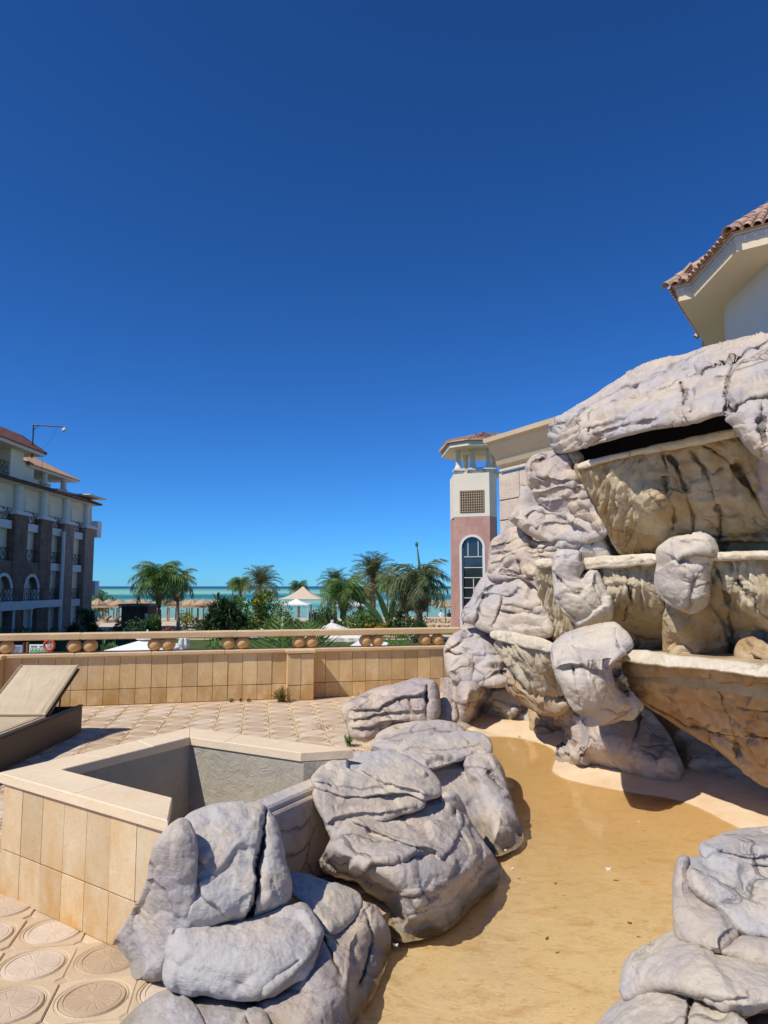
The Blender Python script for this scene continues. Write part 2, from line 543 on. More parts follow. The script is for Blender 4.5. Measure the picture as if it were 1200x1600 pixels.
    for c in cracks:
        pts = c[0] if isinstance(c, tuple) else c
        w = c[1] if isinstance(c, tuple) and len(c) > 1 else 2.4
        dep = c[2] if isinstance(c, tuple) and len(c) > 2 else 0.05
        ds, _, sd, tp = seg_dist(wp, chaikin(pts, 2, False), False)
        taper = np.clip(np.minimum(tp, 1-tp)*7+0.35, 0, 1)
        wv = w*0.72*(0.75+0.8*np.clip(0.5+gnoise(np.c_[p*0.07, np.full(len(p), 2.0)])*1.2, 0, 1))
        push += crackscale*dep*np.exp(-(ds/wv)**2)*taper + pillow*dep*np.exp(-ds/(wv*5.0))*taper
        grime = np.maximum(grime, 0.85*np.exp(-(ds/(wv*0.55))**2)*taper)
    for pts, h, F in ledges:                               # the side on the left of the travel direction (upper side when going right) is proud
        ds, _, sd, tp = seg_dist(wp, chaikin(pts, 2, False), False)
        fade = np.clip(np.minimum(tp, 1-tp)*6, 0, 1)
        up = sd < 0
        sm_ = 0.5-0.5*np.tanh(np.where(up, -ds, ds)/2.0)     # 1 on the proud side
        push -= h*sm_*np.exp(-ds/F)*fade
        push += 0.35*h*(1-sm_)*np.exp(-ds/(F*0.35))*fade
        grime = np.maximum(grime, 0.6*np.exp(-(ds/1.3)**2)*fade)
    for (u, v, r, h) in dents:
        push += h*np.exp(-(((p[:, 0]-u)**2+(p[:, 1]-v)**2)/(r*r)))
    depth = depth + push*np.clip(d/3.5, 0.25, 1)
    P = rays(p)*depth[:, None]; P[:, 2] += EYE
    # back
    bprof = np.sqrt(np.clip(1-(1-np.clip(d/(Rp*1.1), 0, 1))**2, 0, 1))
    Pb = rays(p)*(base + back*bprof)[:, None]; Pb[:, 2] += EYE
    # faces
    c0 = idx.reshape(ny, nx)
    a = c0[:-1, :-1][use]; b = c0[:-1, 1:][use]; c_ = c0[1:, 1:][use]; d_ = c0[1:, :-1][use]
    F = np.stack([a, d_, c_, b], 1)                          # faces the viewer
    # normals of the front
    def vnorm(P, F):
        n = np.cross(P[F[:, 2]]-P[F[:, 0]], P[F[:, 3]]-P[F[:, 1]])
        N = np.zeros_like(P)
        for k in range(4): np.add.at(N, F[:, k], n)
        return N/np.maximum(np.linalg.norm(N, axis=1), 1e-12)[:, None]
    N = vnorm(P, F)
    if N[:, 1].mean() > 0: F = F[:, ::-1]; N = -N
    e = np.clip(d/4.0, 0.0, 1)
    lf = fbm(P*lfreq + seed*3.7, 3, 0.5)
    disp = 0.5*amp*lf
    # flat faces broken off at angles
    if facet:
        G = P/np.array([fsize, fsize, fsize*0.8]) + 5.3*seed + 0.55*np.stack([gnoise(P*3+k*7.7) for k in range(3)], 1)
        ci = np.floor(G).astype(int); b1 = np.full(len(P), 9e9); b2 = np.full(len(P), 9e9); v1 = np.zeros(len(P)); v2 = np.zeros(len(P))
        for dx in (-1, 0, 1):
            for dy in (-1, 0, 1):
                for dz in (-1, 0, 1):
                    c_i = ci+np.array([dx, dy, dz]); h_ = _perm[_perm[_perm[c_i[:, 0] & 255]+(c_i[:, 1] & 255)]+(c_i[:, 2] & 255)]
                    ctr = c_i+0.5+0.42*_grad[h_]; r_ = G-ctr; dd_ = np.einsum('ij,ij->i', r_, r_)
                    val = np.einsum('ij,ij->i', r_, _grad[(h_*7+3) & 255])
                    m1 = dd_ < b1; m2 = (~m1) & (dd_ < b2)
                    v2 = np.where(m1, v1, np.where(m2, val, v2)); b2 = np.where(m1, b1, np.where(m2, dd_, b2))
                    v1 = np.where(m1, val, v1); b1 = np.where(m1, dd_, b1)
        w_ = 0.5+0.5*np.clip((np.sqrt(b2)-np.sqrt(b1))/0.07, 0, 1)
        disp += facet*(v1*w_+v2*(1-w_))
    # broken facets
    vv = P*np.array([4.6, 4.6, 6.5]) + 31.0 + seed
    rd = np.abs(gnoise(vv)); disp -= amp*0.3*np.exp(-(rd/0.055)**2)*np.clip(0.5+2.0*gnoise(P*1.7+seed), 0, 1)
    disp += 1.3*fine*fbm(P*15+seed, 4, 0.65)
    if strata:
        zz = P[:, 2]*9 + 1.3*fbm(P*1.6+seed, 2)
        st = (zz % 1.0); disp += strata*(np.clip(st*1.5, 0, 1)-0.5)*np.clip(0.6+1.6*gnoise(P*1.1+4), 0, 1)
    if flute:
        fa, fu, fv, shear = flute                          # ribs that run down the wall
        uu = (p[:, 0]+shear*(p[:, 1]-p[:, 1].mean()))
        r1 = gnoise(np.c_[uu*fu, p[:, 1]*fv, np.full(len(p), 2.2+seed)])
        r2 = gnoise(np.c_[uu*fu*2.3, p[:, 1]*fv*2.2, np.full(len(p), 5.2+seed)])
        fm = np.ones(len(p)) if fmask is None else np.max([np.clip((p[:, 0]-a_)/14, 0, 1)*np.clip((b_-p[:, 0])/14, 0, 1)*np.clip((d_2-p[:, 1])/14, 0, 1) for a_, b_, d_2 in fmask], axis=0)
        disp += fm*fa*(r1*1.3+0.7*r2)
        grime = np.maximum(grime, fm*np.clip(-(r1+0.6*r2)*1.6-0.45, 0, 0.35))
    P = P + N*(disp*e)[:, None]
    nF = len(P)
    inner = d > 0
    mapb = np.arange(nF)
    kb = np.where(inner)[0]
    mapb[kb] = nF + np.arange(len(kb))
    V = np.vstack([P, Pb[kb]])
    # coarse jitter on the back too
    Fb = mapb[F][:, ::-1]
    okb = ~np.all(rim[F], axis=1)
    F = F[~np.all(rim[F], axis=1)]
    Fb = Fb[okb]
    allF = np.vstack([F, Fb])
    loc = Vector((float(P[:, 0].mean()), float(P[:, 1].mean()), float(V[:, 2].min()))) if parent is None else wloc(parent)
    me = bpy.data.meshes.new(name)
    V = V - np.array(loc)
    me.vertices.add(len(V)); me.vertices.foreach_set('co', V.ravel())
    me.loops.add(allF.size); me.loops.foreach_set('vertex_index', allF.ravel().astype(np.int32))
    me.polygons.add(len(allF)); me.polygons.foreach_set('loop_start', np.arange(0, allF.size, 4, dtype=np.int32))
    me.update(calc_edges=True); me.validate()
    me.polygons.foreach_set('use_smooth', [True]*len(me.polygons))
    at = me.attributes.new('grime', 'FLOAT', 'POINT')
    gg = np.r_[grime, np.zeros(len(kb))]
    if len(me.vertices) == len(gg): at.data.foreach_set('value', gg.astype(np.float32))
    me.materials.append(mat)
    o = bpy.data.objects.new(name, me); COL.objects.link(o)
    if parent is not None: o.parent = parent
    else:
        o.location = loc
    if label: o['label'] = label
    if cat: o['category'] = cat
    if group: o['group'] = group
    global ROCK_TRIS
    ROCK_TRIS += 2*len(allF)
    return o
# ------------------------------------------------------------------ rock materials
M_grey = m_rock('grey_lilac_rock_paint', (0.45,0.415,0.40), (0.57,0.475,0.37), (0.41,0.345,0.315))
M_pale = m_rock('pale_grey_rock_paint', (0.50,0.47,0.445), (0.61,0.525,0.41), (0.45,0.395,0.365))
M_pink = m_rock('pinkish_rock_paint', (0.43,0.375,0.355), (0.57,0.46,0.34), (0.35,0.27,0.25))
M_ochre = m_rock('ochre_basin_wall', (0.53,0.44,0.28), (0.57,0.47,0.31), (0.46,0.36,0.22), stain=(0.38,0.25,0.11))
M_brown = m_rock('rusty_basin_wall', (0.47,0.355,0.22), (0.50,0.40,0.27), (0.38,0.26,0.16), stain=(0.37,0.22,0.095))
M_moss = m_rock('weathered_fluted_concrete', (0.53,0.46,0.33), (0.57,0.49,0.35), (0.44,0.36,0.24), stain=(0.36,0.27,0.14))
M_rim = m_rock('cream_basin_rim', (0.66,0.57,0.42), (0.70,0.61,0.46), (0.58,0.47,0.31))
M_slot_shade = m_plain('cavity_shade_sheet', (0.02,0.016,0.014), 0.95)

FG = 'concrete boulders along the left edge of the pond'
FG2 = 'concrete boulders piled at the right of the pond'
def boulder(label, group, *a, **k):
    k.setdefault('facet', 0.028); k.setdefault('fsize', 0.30)
    return rock('boulder', None, *a, label=label, cat='boulder', group=group, **k)

# --- left edge, near
boulder('tall rounded lilac grey boulder against the front corner of the empty planter', FG,
  [(296,1272),(328,1258),(368,1252),(404,1255),(418,1266),(434,1284),(442,1332),(457,1390),(450,1414),(418,1428),(386,1440),(360,1438),(320,1449),(276,1447),(269,1430),(268,1388),(262,1352),(266,1312),(280,1284)],
  [(350,1252,3.3),(270,1445,2.97),(455,1410,3.10),(350,1440,2.98)], M_pale, T=0.17, Rp=56, back=0.15,
  cracks=[([(413,1258),(412,1292),(411,1316),(401,1356),(405,1372),(396,1424),(384,1444)],3.2,0.09)],
  ledges=[([(384,1443),(398,1400),(401,1352),(411,1310),(412,1262)],0.03,16),([(310,1372),(316,1402),(336,1413),(357,1433)],0.025,22),([(295,1288),(292,1316),(303,1338),(322,1349)],0.03,22)], step=1.8, amp=0.016, seed=1)
boulder('sloping grey rock skirt leaning on the planter front below the rounded boulder', FG,
  [(256,1296),(292,1272),(310,1320),(300,1440),(285,1548),(252,1553),(220,1556),(196,1546),(190,1516),(172,1497),(177,1474),(205,1428),(230,1385),(236,1330)],
  [(256,1296,2.95),(300,1280,3.0),(215,1380,2.98),(172,1497,3.15),(200,1550,2.85),(290,1545,2.8),(300,1440,2.9)], M_grey, T=0.07, Rp=60, back=0.12,
  ledges=[([(228,1374),(246,1386),(262,1404),(270,1440)],0.02,14),([(268,1545),(266,1500),(272,1450)],0.02,14)], step=2.0, amp=0.016, seed=2, gr=True)
boulder('broad grey slab boulder jutting out below the tall rounded boulder', FG,
  [(268,1446),(328,1446),(368,1440),(416,1428),(456,1414),(476,1411),(492,1430),(506,1455),(500,1474),(488,1518),(442,1546),(402,1563),(352,1563),(322,1553),(296,1557),(278,1551),(254,1540),(256,1504),(264,1478)],
  [(268,1446,2.98),(368,1440,2.98),(476,1411,3.12),(300,1500,2.85),(380,1492,2.84),(470,1466,2.94),(440,1546,2.76),(350,1562,2.74),(254,1540,2.8)], M_pale, T=0.13, Rp=26, back=0.12,
  ledges=[([(400,1562),(450,1530),(492,1490),(503,1456)],0.02,16)], cracks=[([(400,1560),(425,1530),(470,1500)],2.0,0.02)],
  dents=[(376,1536,12,0.02)], step=1.8, amp=0.014, seed=3)
boulder('low pinkish grey rock sinking into the pond below the broad slab', FG,
  [(500,1440),(520,1462),(548,1446),(572,1408),(592,1422),(611,1456),(606,1496),(586,1550),(556,1590),(535,1660),(400,1660),(392,1565),(440,1540),(484,1512)],
  [(500,1440,3.15),(572,1408,3.45),(611,1456,3.36),(586,1550,2.95),(545,1620,2.68),(400,1560,2.78),(400,1640,2.6),(500,1520,2.9)], M_pink, T=0.16, Rp=40, back=0.2,
  cracks=[([(505,1462),(520,1500),(536,1530)],2.6,0.05),([(572,1424),(582,1460),(574,1500),(560,1540)],2.2,0.04)], ledges=[([(545,1620),(540,1560),(548,1500),(560,1450)],0.03,14)], step=2.0, amp=0.026, seed=4, gr=True)
boulder('small flat topped grey rock between the slab and the big layered boulder', FG,
  [(446,1364),(480,1366),(508,1378),(544,1386),(568,1406),(558,1434),(522,1462),(508,1456),(494,1434),(478,1412),(452,1395)],
  [(446,1364,3.48),(568,1406,3.45),(520,1462,3.1),(470,1410,3.2)], M_pale, T=0.1, Rp=22, back=0.25, step=1.8, amp=0.012, seed=5)
boulder('small rounded grey boulder at the bottom left beside the rosette pavers', FG,
  [(160,1660),(184,1602),(214,1574),(242,1556),(268,1544),(292,1560),(310,1584),(322,1606),(335,1660)],
  [(268,1544,2.85),(160,1660,2.45),(330,1650,2.42)], M_pale, T=0.13, Rp=40, back=0.15, step=2.0, amp=0.014, seed=6)
boulder('flat grey rock at the bottom edge under the broad slab', FG,
  [(290,1568),(320,1556),(384,1562),(408,1574),(422,1600),(436,1660),(318,1660),(312,1606)],
  [(320,1556,2.8),(290,1570,2.76),(410,1574,2.74),(370,1650,2.42)], M_grey, T=0.1, Rp=30, back=0.15, cracks=[([(402,1660),(396,1620),(384,1590)],2.4,0.03)], step=2.0, amp=0.014, seed=7)

# --- left edge, the big layered group
boulder('flat topped boulder with a long crack at the right corner of the planter', FG,
  [(487,1214),(507,1193),(547,1183),(563,1176),(613,1173),(653,1189),(673,1206),(688,1222),(690,1244),(662,1250),(638,1238),(607,1240),(553,1246),(507,1236),(488,1226)],
  [(487,1214,4.15),(560,1176,4.75),(660,1190,4.75),(690,1240,4.35),(560,1240,4.1),(620,1238,4.15)], M_pale, T=0.16, Rp=26, back=0.2,
  ledges=[([(558,1198),(576,1212),(604,1226),(646,1232),(672,1246)],0.045,18),([(488,1222),(520,1227),(566,1233),(606,1227)],0.03,9)], step=1.7, amp=0.014, seed=8)
boulder('thin ledge of pale rock under the cracked flat topped boulder', FG,
  [(486,1234),(507,1226),(557,1236),(607,1230),(640,1228),(664,1246),(664,1262),(627,1272),(600,1284),(560,1282),(522,1318),(514,1300),(500,1270)],
  [(486,1234,4.0),(640,1228,4.35),(664,1260,4.15),(522,1315,3.75),(600,1282,3.95)], M_grey, T=0.1, Rp=18, back=0.3,
  ledges=[([(505,1290),(530,1277),(560,1270),(596,1272),(656,1258)],0.03,10)], step=1.7, amp=0.018, seed=9, strata=0.008)
boulder('biggest layered boulder of the left edge with dark right flank over the water', FG,
  [(540,1281),(570,1272),(600,1277),(660,1258),(687,1246),(703,1236),(722,1252),(732,1280),(747,1306),(767,1330),(786,1366),(778,1386),(735,1414),(709,1446),(674,1462),(627,1474),(611,1460),(607,1438),(597,1418),(570,1404),(543,1386),(518,1380),(482,1366),(506,1338),(520,1308)],
  [(540,1281,3.9),(600,1277,4.15),(703,1236,4.55),(732,1280,4.45),(786,1360,4.08),(709,1436,3.6),(627,1464,3.4),(597,1418,3.42),(500,1355,3.5),(543,1386,3.45),(620,1350,3.62),(680,1350,3.78),(650,1400,3.55),(730,1330,4.0)], M_grey, T=0.24, Rp=60, back=0.2,
  cracks=[([(722,1252),(708,1262),(712,1280)],3,0.05),([(667,1420),(640,1428),(612,1446)],1.8,0.02)],
  ledges=[([(545,1280),(566,1290),(600,1305),(640,1321),(677,1326),(690,1344)],0.06,22),([(541,1384),(556,1368),(574,1360),(581,1346),(627,1348),(652,1331),(676,1332)],0.075,20),([(690,1345),(716,1310),(722,1270),(700,1248)],0.04,18),([(600,1395),(640,1398),(700,1385)],0.015,12)],
  step=1.7, amp=0.026, seed=10, gr=True, strata=0.012)
boulder('small pointed stone wedged at the top right of the biggest layered boulder', FG,
  [(686,1248),(698,1236),(712,1240),(722,1254),(724,1270),(712,1274),(704,1266)],
  [(690,1250,4.35),(722,1262,4.4)], M_pale, T=0.1, Rp=14, back=0.2, step=1.6, amp=0.012, seed=11)
boulder('tall smooth boulder beside the pond behind the biggest layered one', FG,
  [(676,1204),(707,1189),(740,1178),(767,1176),(781,1192),(791,1227),(804,1267),(820,1308),(808,1326),(777,1337),(758,1334),(737,1300),(720,1258),(695,1215)],
  [(676,1204,5.15),(767,1176,5.6),(819,1303,4.7),(777,1329,4.42),(735,1290,4.75)], M_grey, T=0.36, Rp=56, back=0.3,
  ledges=[([(690,1208),(716,1200),(752,1197),(774,1204)],0.02,10)], cracks=[([(764,1206),(772,1220),(786,1234)],2.4,0.04)], step=1.7, amp=0.022, seed=12, gr=True)
boulder('dark rock face in the gap behind the tall smooth boulder', FG,
  [(600,1175),(680,1165),(768,1172),(790,1240),(806,1318),(760,1334),(720,1300),(640,1260)],
  [(600,1175,5.6),(768,1172,5.75),(806,1318,4.95),(720,1300,4.75),(640,1250,4.9)], M_grey, T=0.1, Rp=20, back=0.2, step=2.5, amp=0.03, seed=29)
boulder('flattish pale boulder with cracked top behind the tall smooth one', FG,
  [(622,1164),(653,1153),(700,1146),(720,1143),(757,1147),(769,1160),(768,1180),(735,1183),(702,1192),(673,1204),(647,1190),(622,1180)],
  [(622,1164,5.45),(757,1147,6.1),(768,1180,5.6),(673,1204,5.05)], M_pale, T=0.2, Rp=24, back=0.3,
  ledges=[([(625,1172),(650,1166),(664,1178),(690,1182),(704,1188)],0.03,10),([(672,1172),(720,1170),(752,1160)],0.02,10)], step=1.6, amp=0.02, seed=13)
boulder('low grey rock with a flat face left of the pale cracked boulder', FG,
  [(580,1164),(592,1160),(624,1162),(630,1180),(612,1182),(586,1176)],
  [(580,1164,5.7),(625,1170,5.5)], M_grey, T=0.12, Rp=12, back=0.25, step=1.6, amp=0.012, seed=14)
boulder('thin layered slab boulder below the dark horizontally split boulder', FG,
  [(584,1152),(607,1137),(647,1127),(707,1127),(724,1138),(728,1147),(690,1151),(655,1158),(622,1166),(590,1166)],
  [(584,1155,6.2),(707,1127,6.6),(728,1147,6.3),(610,1165,5.9)], M_grey, T=0.2, Rp=16, back=0.3,
  ledges=[([(590,1158),(610,1148),(640,1144),(680,1142),(724,1144)],0.03,8),([(645,1148),(640,1138),(652,1130)],0.02,8)], step=1.6, amp=0.018, seed=15)
boulder('dark lilac boulder split by horizontal cracks at the edge of the terrace', FG,
  [(532,1107),(553,1090),(600,1073),(653,1060),(674,1062),(685,1073),(688,1123),(671,1128),(640,1129),(604,1139),(585,1152),(570,1159),(548,1151),(540,1128)],
  [(532,1107,6.9),(600,1073,7.2),(680,1065,7.1),(688,1123,6.75),(570,1159,6.45)], M_pink, T=0.34, Rp=30, back=0.35,
  ledges=[([(536,1108),(567,1109),(590,1110),(604,1098),(630,1088),(660,1084),(670,1078)],0.10,12),([(540,1122),(562,1124),(590,1116),(612,1112),(664,1112)],0.08,9),([(545,1138),(573,1138),(594,1129),(640,1126)],0.07,9)],
  cracks=[([(668,1070),(666,1095),(668,1124)],2.4,0.08),([(640,1092),(642,1112)],2.0,0.05)], step=1.5, amp=0.03, seed=16, pillow=0.3)
boulder('small dark rounded boulder tucked behind the horizontally split one', FG,
  [(684,1094),(700,1090),(714,1100),(716,1130),(700,1131),(684,1130)],
  [(690,1092,7.3),(700,1130,7.0)], M_grey, T=0.2, Rp=14, back=0.3, step=1.6, amp=0.014, seed=17)
boulder('rounded boulder with a pale top and shaded right side near the balustrade end', FG,
  [(672,1066),(690,1061),(713,1061),(748,1066),(758,1083),(766,1113),(761,1130),(731,1143),(712,1140),(690,1120),(680,1090)],
  [(680,1062,8.5),(750,1066,8.6),(731,1143,8.05),(766,1113,8.3)], M_pink, T=0.4, Rp=28, back=0.4,
  ledges=[([(692,1092),(712,1098),(730,1101),(758,1092)],0.09,13)], step=1.6, amp=0.03, seed=18, gr=True)

# --- right foreground pile
boulder('topmost flat grey boulder of the pile at the lower right', FG2,
  [(1092,1326),(1098,1317),(1116,1310),(1130,1303),(1155,1296),(1200,1292),(1270,1288),(1275,1362),(1200,1356),(1153,1349),(1121,1347),(1098,1341)],
  [(1092,1326,2.85),(1200,1292,3.05),(1200,1352,2.75),(1275,1360,2.7)], M_pale, T=0.14, Rp=22, back=0.3,
  ledges=[([(1100,1318),(1126,1330),(1162,1338),(1210,1338)],0.02,14)], step=2.0, amp=0.012, seed=21)
boulder('large smooth boulder with a yellowish patch in the pile at the lower right', FG2,
  [(1070,1340),(1097,1339),(1153,1344),(1200,1350),(1275,1356),(1280,1480),(1200,1472),(1165,1464),(1151,1458),(1138,1440),(1120,1422),(1096,1404),(1078,1392),(1069,1366)],
  [(1070,1340,2.75),(1200,1350,2.78),(1151,1458,2.5),(1280,1475,2.42)], M_pale, T=0.13, Rp=30, back=0.3, step=2.0, amp=0.016, seed=22)
boulder('upright grooved boulder at the left of the lower right pile above the water', FG2,
  [(1068,1336),(1060,1341),(1053,1366),(1052,1447),(1057,1466),(1073,1474),(1100,1484),(1127,1491),(1138,1480),(1158,1462),(1142,1440),(1112,1412),(1082,1398),(1076,1370),(1078,1342)],
  [(1068,1336,2.73),(1052,1447,2.58),(1127,1491,2.38),(1158,1462,2.46)], M_grey, T=0.09, Rp=24, back=0.3,
  ledges=[([(1128,1486),(1124,1468),(1134,1454),(1150,1450)],0.02,10)], step=2.0, amp=0.014, seed=23)
boulder('small grey boulder squeezed under the large smooth one at the right edge', FG2,
  [(1124,1490),(1132,1478),(1156,1461),(1200,1467),(1275,1474),(1278,1530),(1200,1514),(1163,1502)],
  [(1124,1490,2.4),(1156,1461,2.45),(1275,1520,2.3)], M_grey, T=0.09, Rp=18, back=0.3, step=2.0, amp=0.012, seed=24)
boulder('wide sloping boulder with a pitted crack low in the right hand pile', FG2,
  [(980,1498),(1013,1477),(1036,1462),(1052,1455),(1062,1466),(1084,1476),(1127,1490),(1165,1500),(1200,1511),(1280,1526),(1282,1584),(1200,1572),(1177,1586),(1149,1584),(1107,1563),(1069,1546),(1013,1544),(970,1562),(974,1520)],
  [(980,1498,2.62),(1052,1455,2.62),(1200,1511,2.32),(1280,1580,2.12),(1069,1546,2.3),(970,1562,2.5)], M_pale, T=0.13, Rp=34, back=0.3,
  ledges=[([(1013,1540),(1060,1540),(1090,1551),(1130,1560),(1172,1558)],0.02,12)], step=2.0, amp=0.016, seed=25)
boulder('rounded boulder with a dark crack at the bottom of the right hand pile', FG2,
  [(915,1660),(934,1600),(955,1573),(990,1552),(1013,1541),(1069,1542),(1107,1560),(1149,1583),(1172,1608),(1185,1660)],
  [(934,1600,2.45),(1030,1541,2.42),(1160,1590,2.15),(1050,1660,2.0)], M_pale, T=0.12, Rp=44, back=0.3,
  cracks=[([(1082,1552),(1076,1580),(1070,1610),(1066,1650)],3.0,0.05)], step=2.0, amp=0.014, seed=26)
boulder('pale stone in the bottom right corner beside a dark gap', FG2,
  [(1158,1596),(1180,1586),(1210,1582),(1275,1586),(1280,1660),(1170,1660)],
  [(1158,1596,2.3),(1275,1586,2.2),(1220,1650,2.0)], M_grey, T=0.08, Rp=20, back=0.3, step=2.2, amp=0.01, seed=27)
boulder('dark stone filling the gap low behind the lower right pile', FG2,
  [(1120,1380),(1300,1380),(1300,1660),(1130,1660)],
  [(1120,1380,3.0),(1300,1380,3.0),(1300,1650,2.5),(1130,1650,2.6)], M_pink, T=0.1, Rp=40, back=0.3, step=6, amp=0.02, seed=28)

# ------------------------------------------------------------------ the waterfall
WF = thing('rock_waterfall', 'tall artificial rock waterfall with three dry tiers of ochre basins beside the pond', 'waterfall', (2.9, 7.0, 0.0))
def wr(name, *a, **k):
    if name == 'basin_wall': k.setdefault('facet', 0.05); k.setdefault('fsize', 0.3); k.setdefault('crackscale', 0.7)
    if name == 'basin_rim': k['jit'] = 1.8; k['pw'] = 5.0; k['grow'] = 0.5; k['fine'] = 0.009
    k.setdefault('facet', 0.085); k.setdefault('fsize', 0.36); return rock(name, WF, *a, **k)

# core behind everything (fills the body of the structure)
wr('rock_core', [(700,1030),(760,900),(800,800),(850,720),(900,690),(1010,585),(1200,545),(1330,530),(1330,1300),(1050,1250),(900,1190),(760,1130)],
   [(720,1080,9.9),(900,800,9.0),(1200,600,7.4),(1330,1200,6.9),(900,1180,8.8),(1050,1240,7.6)], M_grey, T=0.25, Rp=60, back=0.6, step=5, amp=0.05, seed=40)
# left flank, bottom to top
wr('base_rock', [(740,1072),(800,1064),(822,1078),(846,1108),(850,1166),(800,1152),(768,1142),(735,1140)],
   [(745,1070,9.0),(740,1138,8.6),(850,1165,8.0),(822,1080,8.6)], M_pale, T=0.16, Rp=26, back=0.4,
   ledges=[([(764,1114),(790,1112),(806,1116),(818,1096)],0.05,12)], cracks=[([(800,1142),(808,1120),(820,1100),(832,1090)],2.2,0.05)], step=1.8, amp=0.02, seed=41, gr=True)
wr('boulder', [(694,1020),(700,1004),(708,992),(723,984),(744,983),(764,990),(776,1004),(782,1032),(798,1050),(800,1066),(786,1074),(741,1070),(702,1061),(696,1036)],
   [(700,1000,9.1),(764,990,9.0),(798,1066,8.4),(702,1060,8.8)], M_grey, T=0.3, Rp=30, back=0.4,
   cracks=[([(694,1022),(715,1006),(741,992)],1.8,0.05),([(700,1018),(733,1028),(778,1024)],2.2,0.07),([(740,1029),(739,1070)],2.6,0.08),([(742,1065),(763,1064),(775,1050),(790,1046)],2.2,0.07)], step=1.5, amp=0.03, seed=42)
wr('boulder', [(722,962),(726,950),(738,938),(747,910),(765,897),(780,904),(820,897),(846,918),(856,955),(866,980),(862,996),(815,993),(793,987),(765,987),(744,980),(741,973),(725,972)],
   [(724,960,9.0),(765,897,9.1),(846,918,8.3),(862,996,7.9),(744,980,8.8)], M_grey, T=0.3, Rp=34, back=0.4,
   cracks=[([(787,934),(780,955),(770,982)],2.4,0.06),([(756,928),(748,950),(742,980)],2.4,0.05),([(752,934),(770,929),(800,934),(812,918)],2.4,0.06),([(783,954),(806,960),(845,958)],2.2,0.06),([(740,944),(748,934),(760,918),(790,910)],1.8,0.04)],
   ledges=[([(786,946),(800,944),(830,948),(850,946)],0.04,10)], step=1.5, amp=0.04, seed=43, strata=0.02)
wr('boulder', [(764,908),(763,887),(766,852),(777,838),(806,822),(824,828),(834,848),(866,847),(872,862),(868,882),(848,884),(852,926),(835,914),(815,900),(788,905)],
   [(764,890,9.0),(806,822,8.9),(870,850,8.1),(850,920,8.0)], M_pink, T=0.26, Rp=26, back=0.4,
   cracks=[([(767,857),(793,848),(817,843),(826,836)],2.4,0.06),([(766,866),(799,864),(826,853),(866,852)],2.2,0.06),([(768,880),(788,876),(806,866)],2.0,0.05),([(812,860),(808,878),(820,902)],2.4,0.06),([(780,892),(806,896),(846,903)],1.6,0.04),([(790,899),(822,903),(848,909)],1.6,0.03)],
   ledges=[([(826,864),(846,860),(870,862)],0.05,6),([(828,872),(846,868),(870,870)],0.05,6)], step=1.5, amp=0.03, seed=44, strata=0.03)
wr('boulder', [(836,852),(870,846),(910,842),(940,836),(952,856),(960,884),(900,890),(850,884)],
   [(836,852,8.2),(945,840,7.5),(900,888,7.9)], M_pale, T=0.2, Rp=18, back=0.4,
   cracks=[([(838,858),(872,856),(906,860)],1.6,0.05),([(840,866),(874,863),(905,866)],1.6,0.05),([(905,858),(912,848),(922,842)],2.0,0.05)], step=1.5, amp=0.025, seed=45)
wr('boulder', [(795,810),(802,802),(820,796),(842,790),(868,788),(905,790),(940,805),(950,828),(946,842),(915,850),(880,848),(842,842),(824,833),(806,820)],
   [(795,810,8.5),(870,788,8.3),(946,840,7.5),(842,842,8.2)], M_grey, T=0.36, Rp=26, back=0.4,
   ledges=[([(818,808),(830,800),(858,800),(885,810)],0.05,10),([(838,826),(848,815),(900,818)],0.05,10)], cracks=[([(824,812),(828,803),(842,797)],2.2,0.05)], step=1.5, amp=0.03, seed=46)
wr('boulder', [(821,726),(838,710),(867,704),(899,702),(914,716),(906,734),(918,758),(937,785),(950,815),(950,838),(921,828),(883,806),(842,788),(834,772),(825,753)],
   [(821,726,8.5),(899,702,8.0),(950,838,7.3),(834,772,8.4)], M_pink, T=0.34, Rp=34, back=0.5,
   ledges=[([(840,742),(870,754),(905,748)],0.10,14),([(838,772),(883,759),(920,762)],0.07,10),([(842,786),(883,781),(924,776)],0.05,8)], cracks=[([(832,740),(830,725),(846,714)],2.4,0.06),([(888,708),(893,722),(900,735)],2.4,0.05),([(862,712),(880,708)],2,0.04)], step=1.5, amp=0.035, seed=47, strata=0.03)
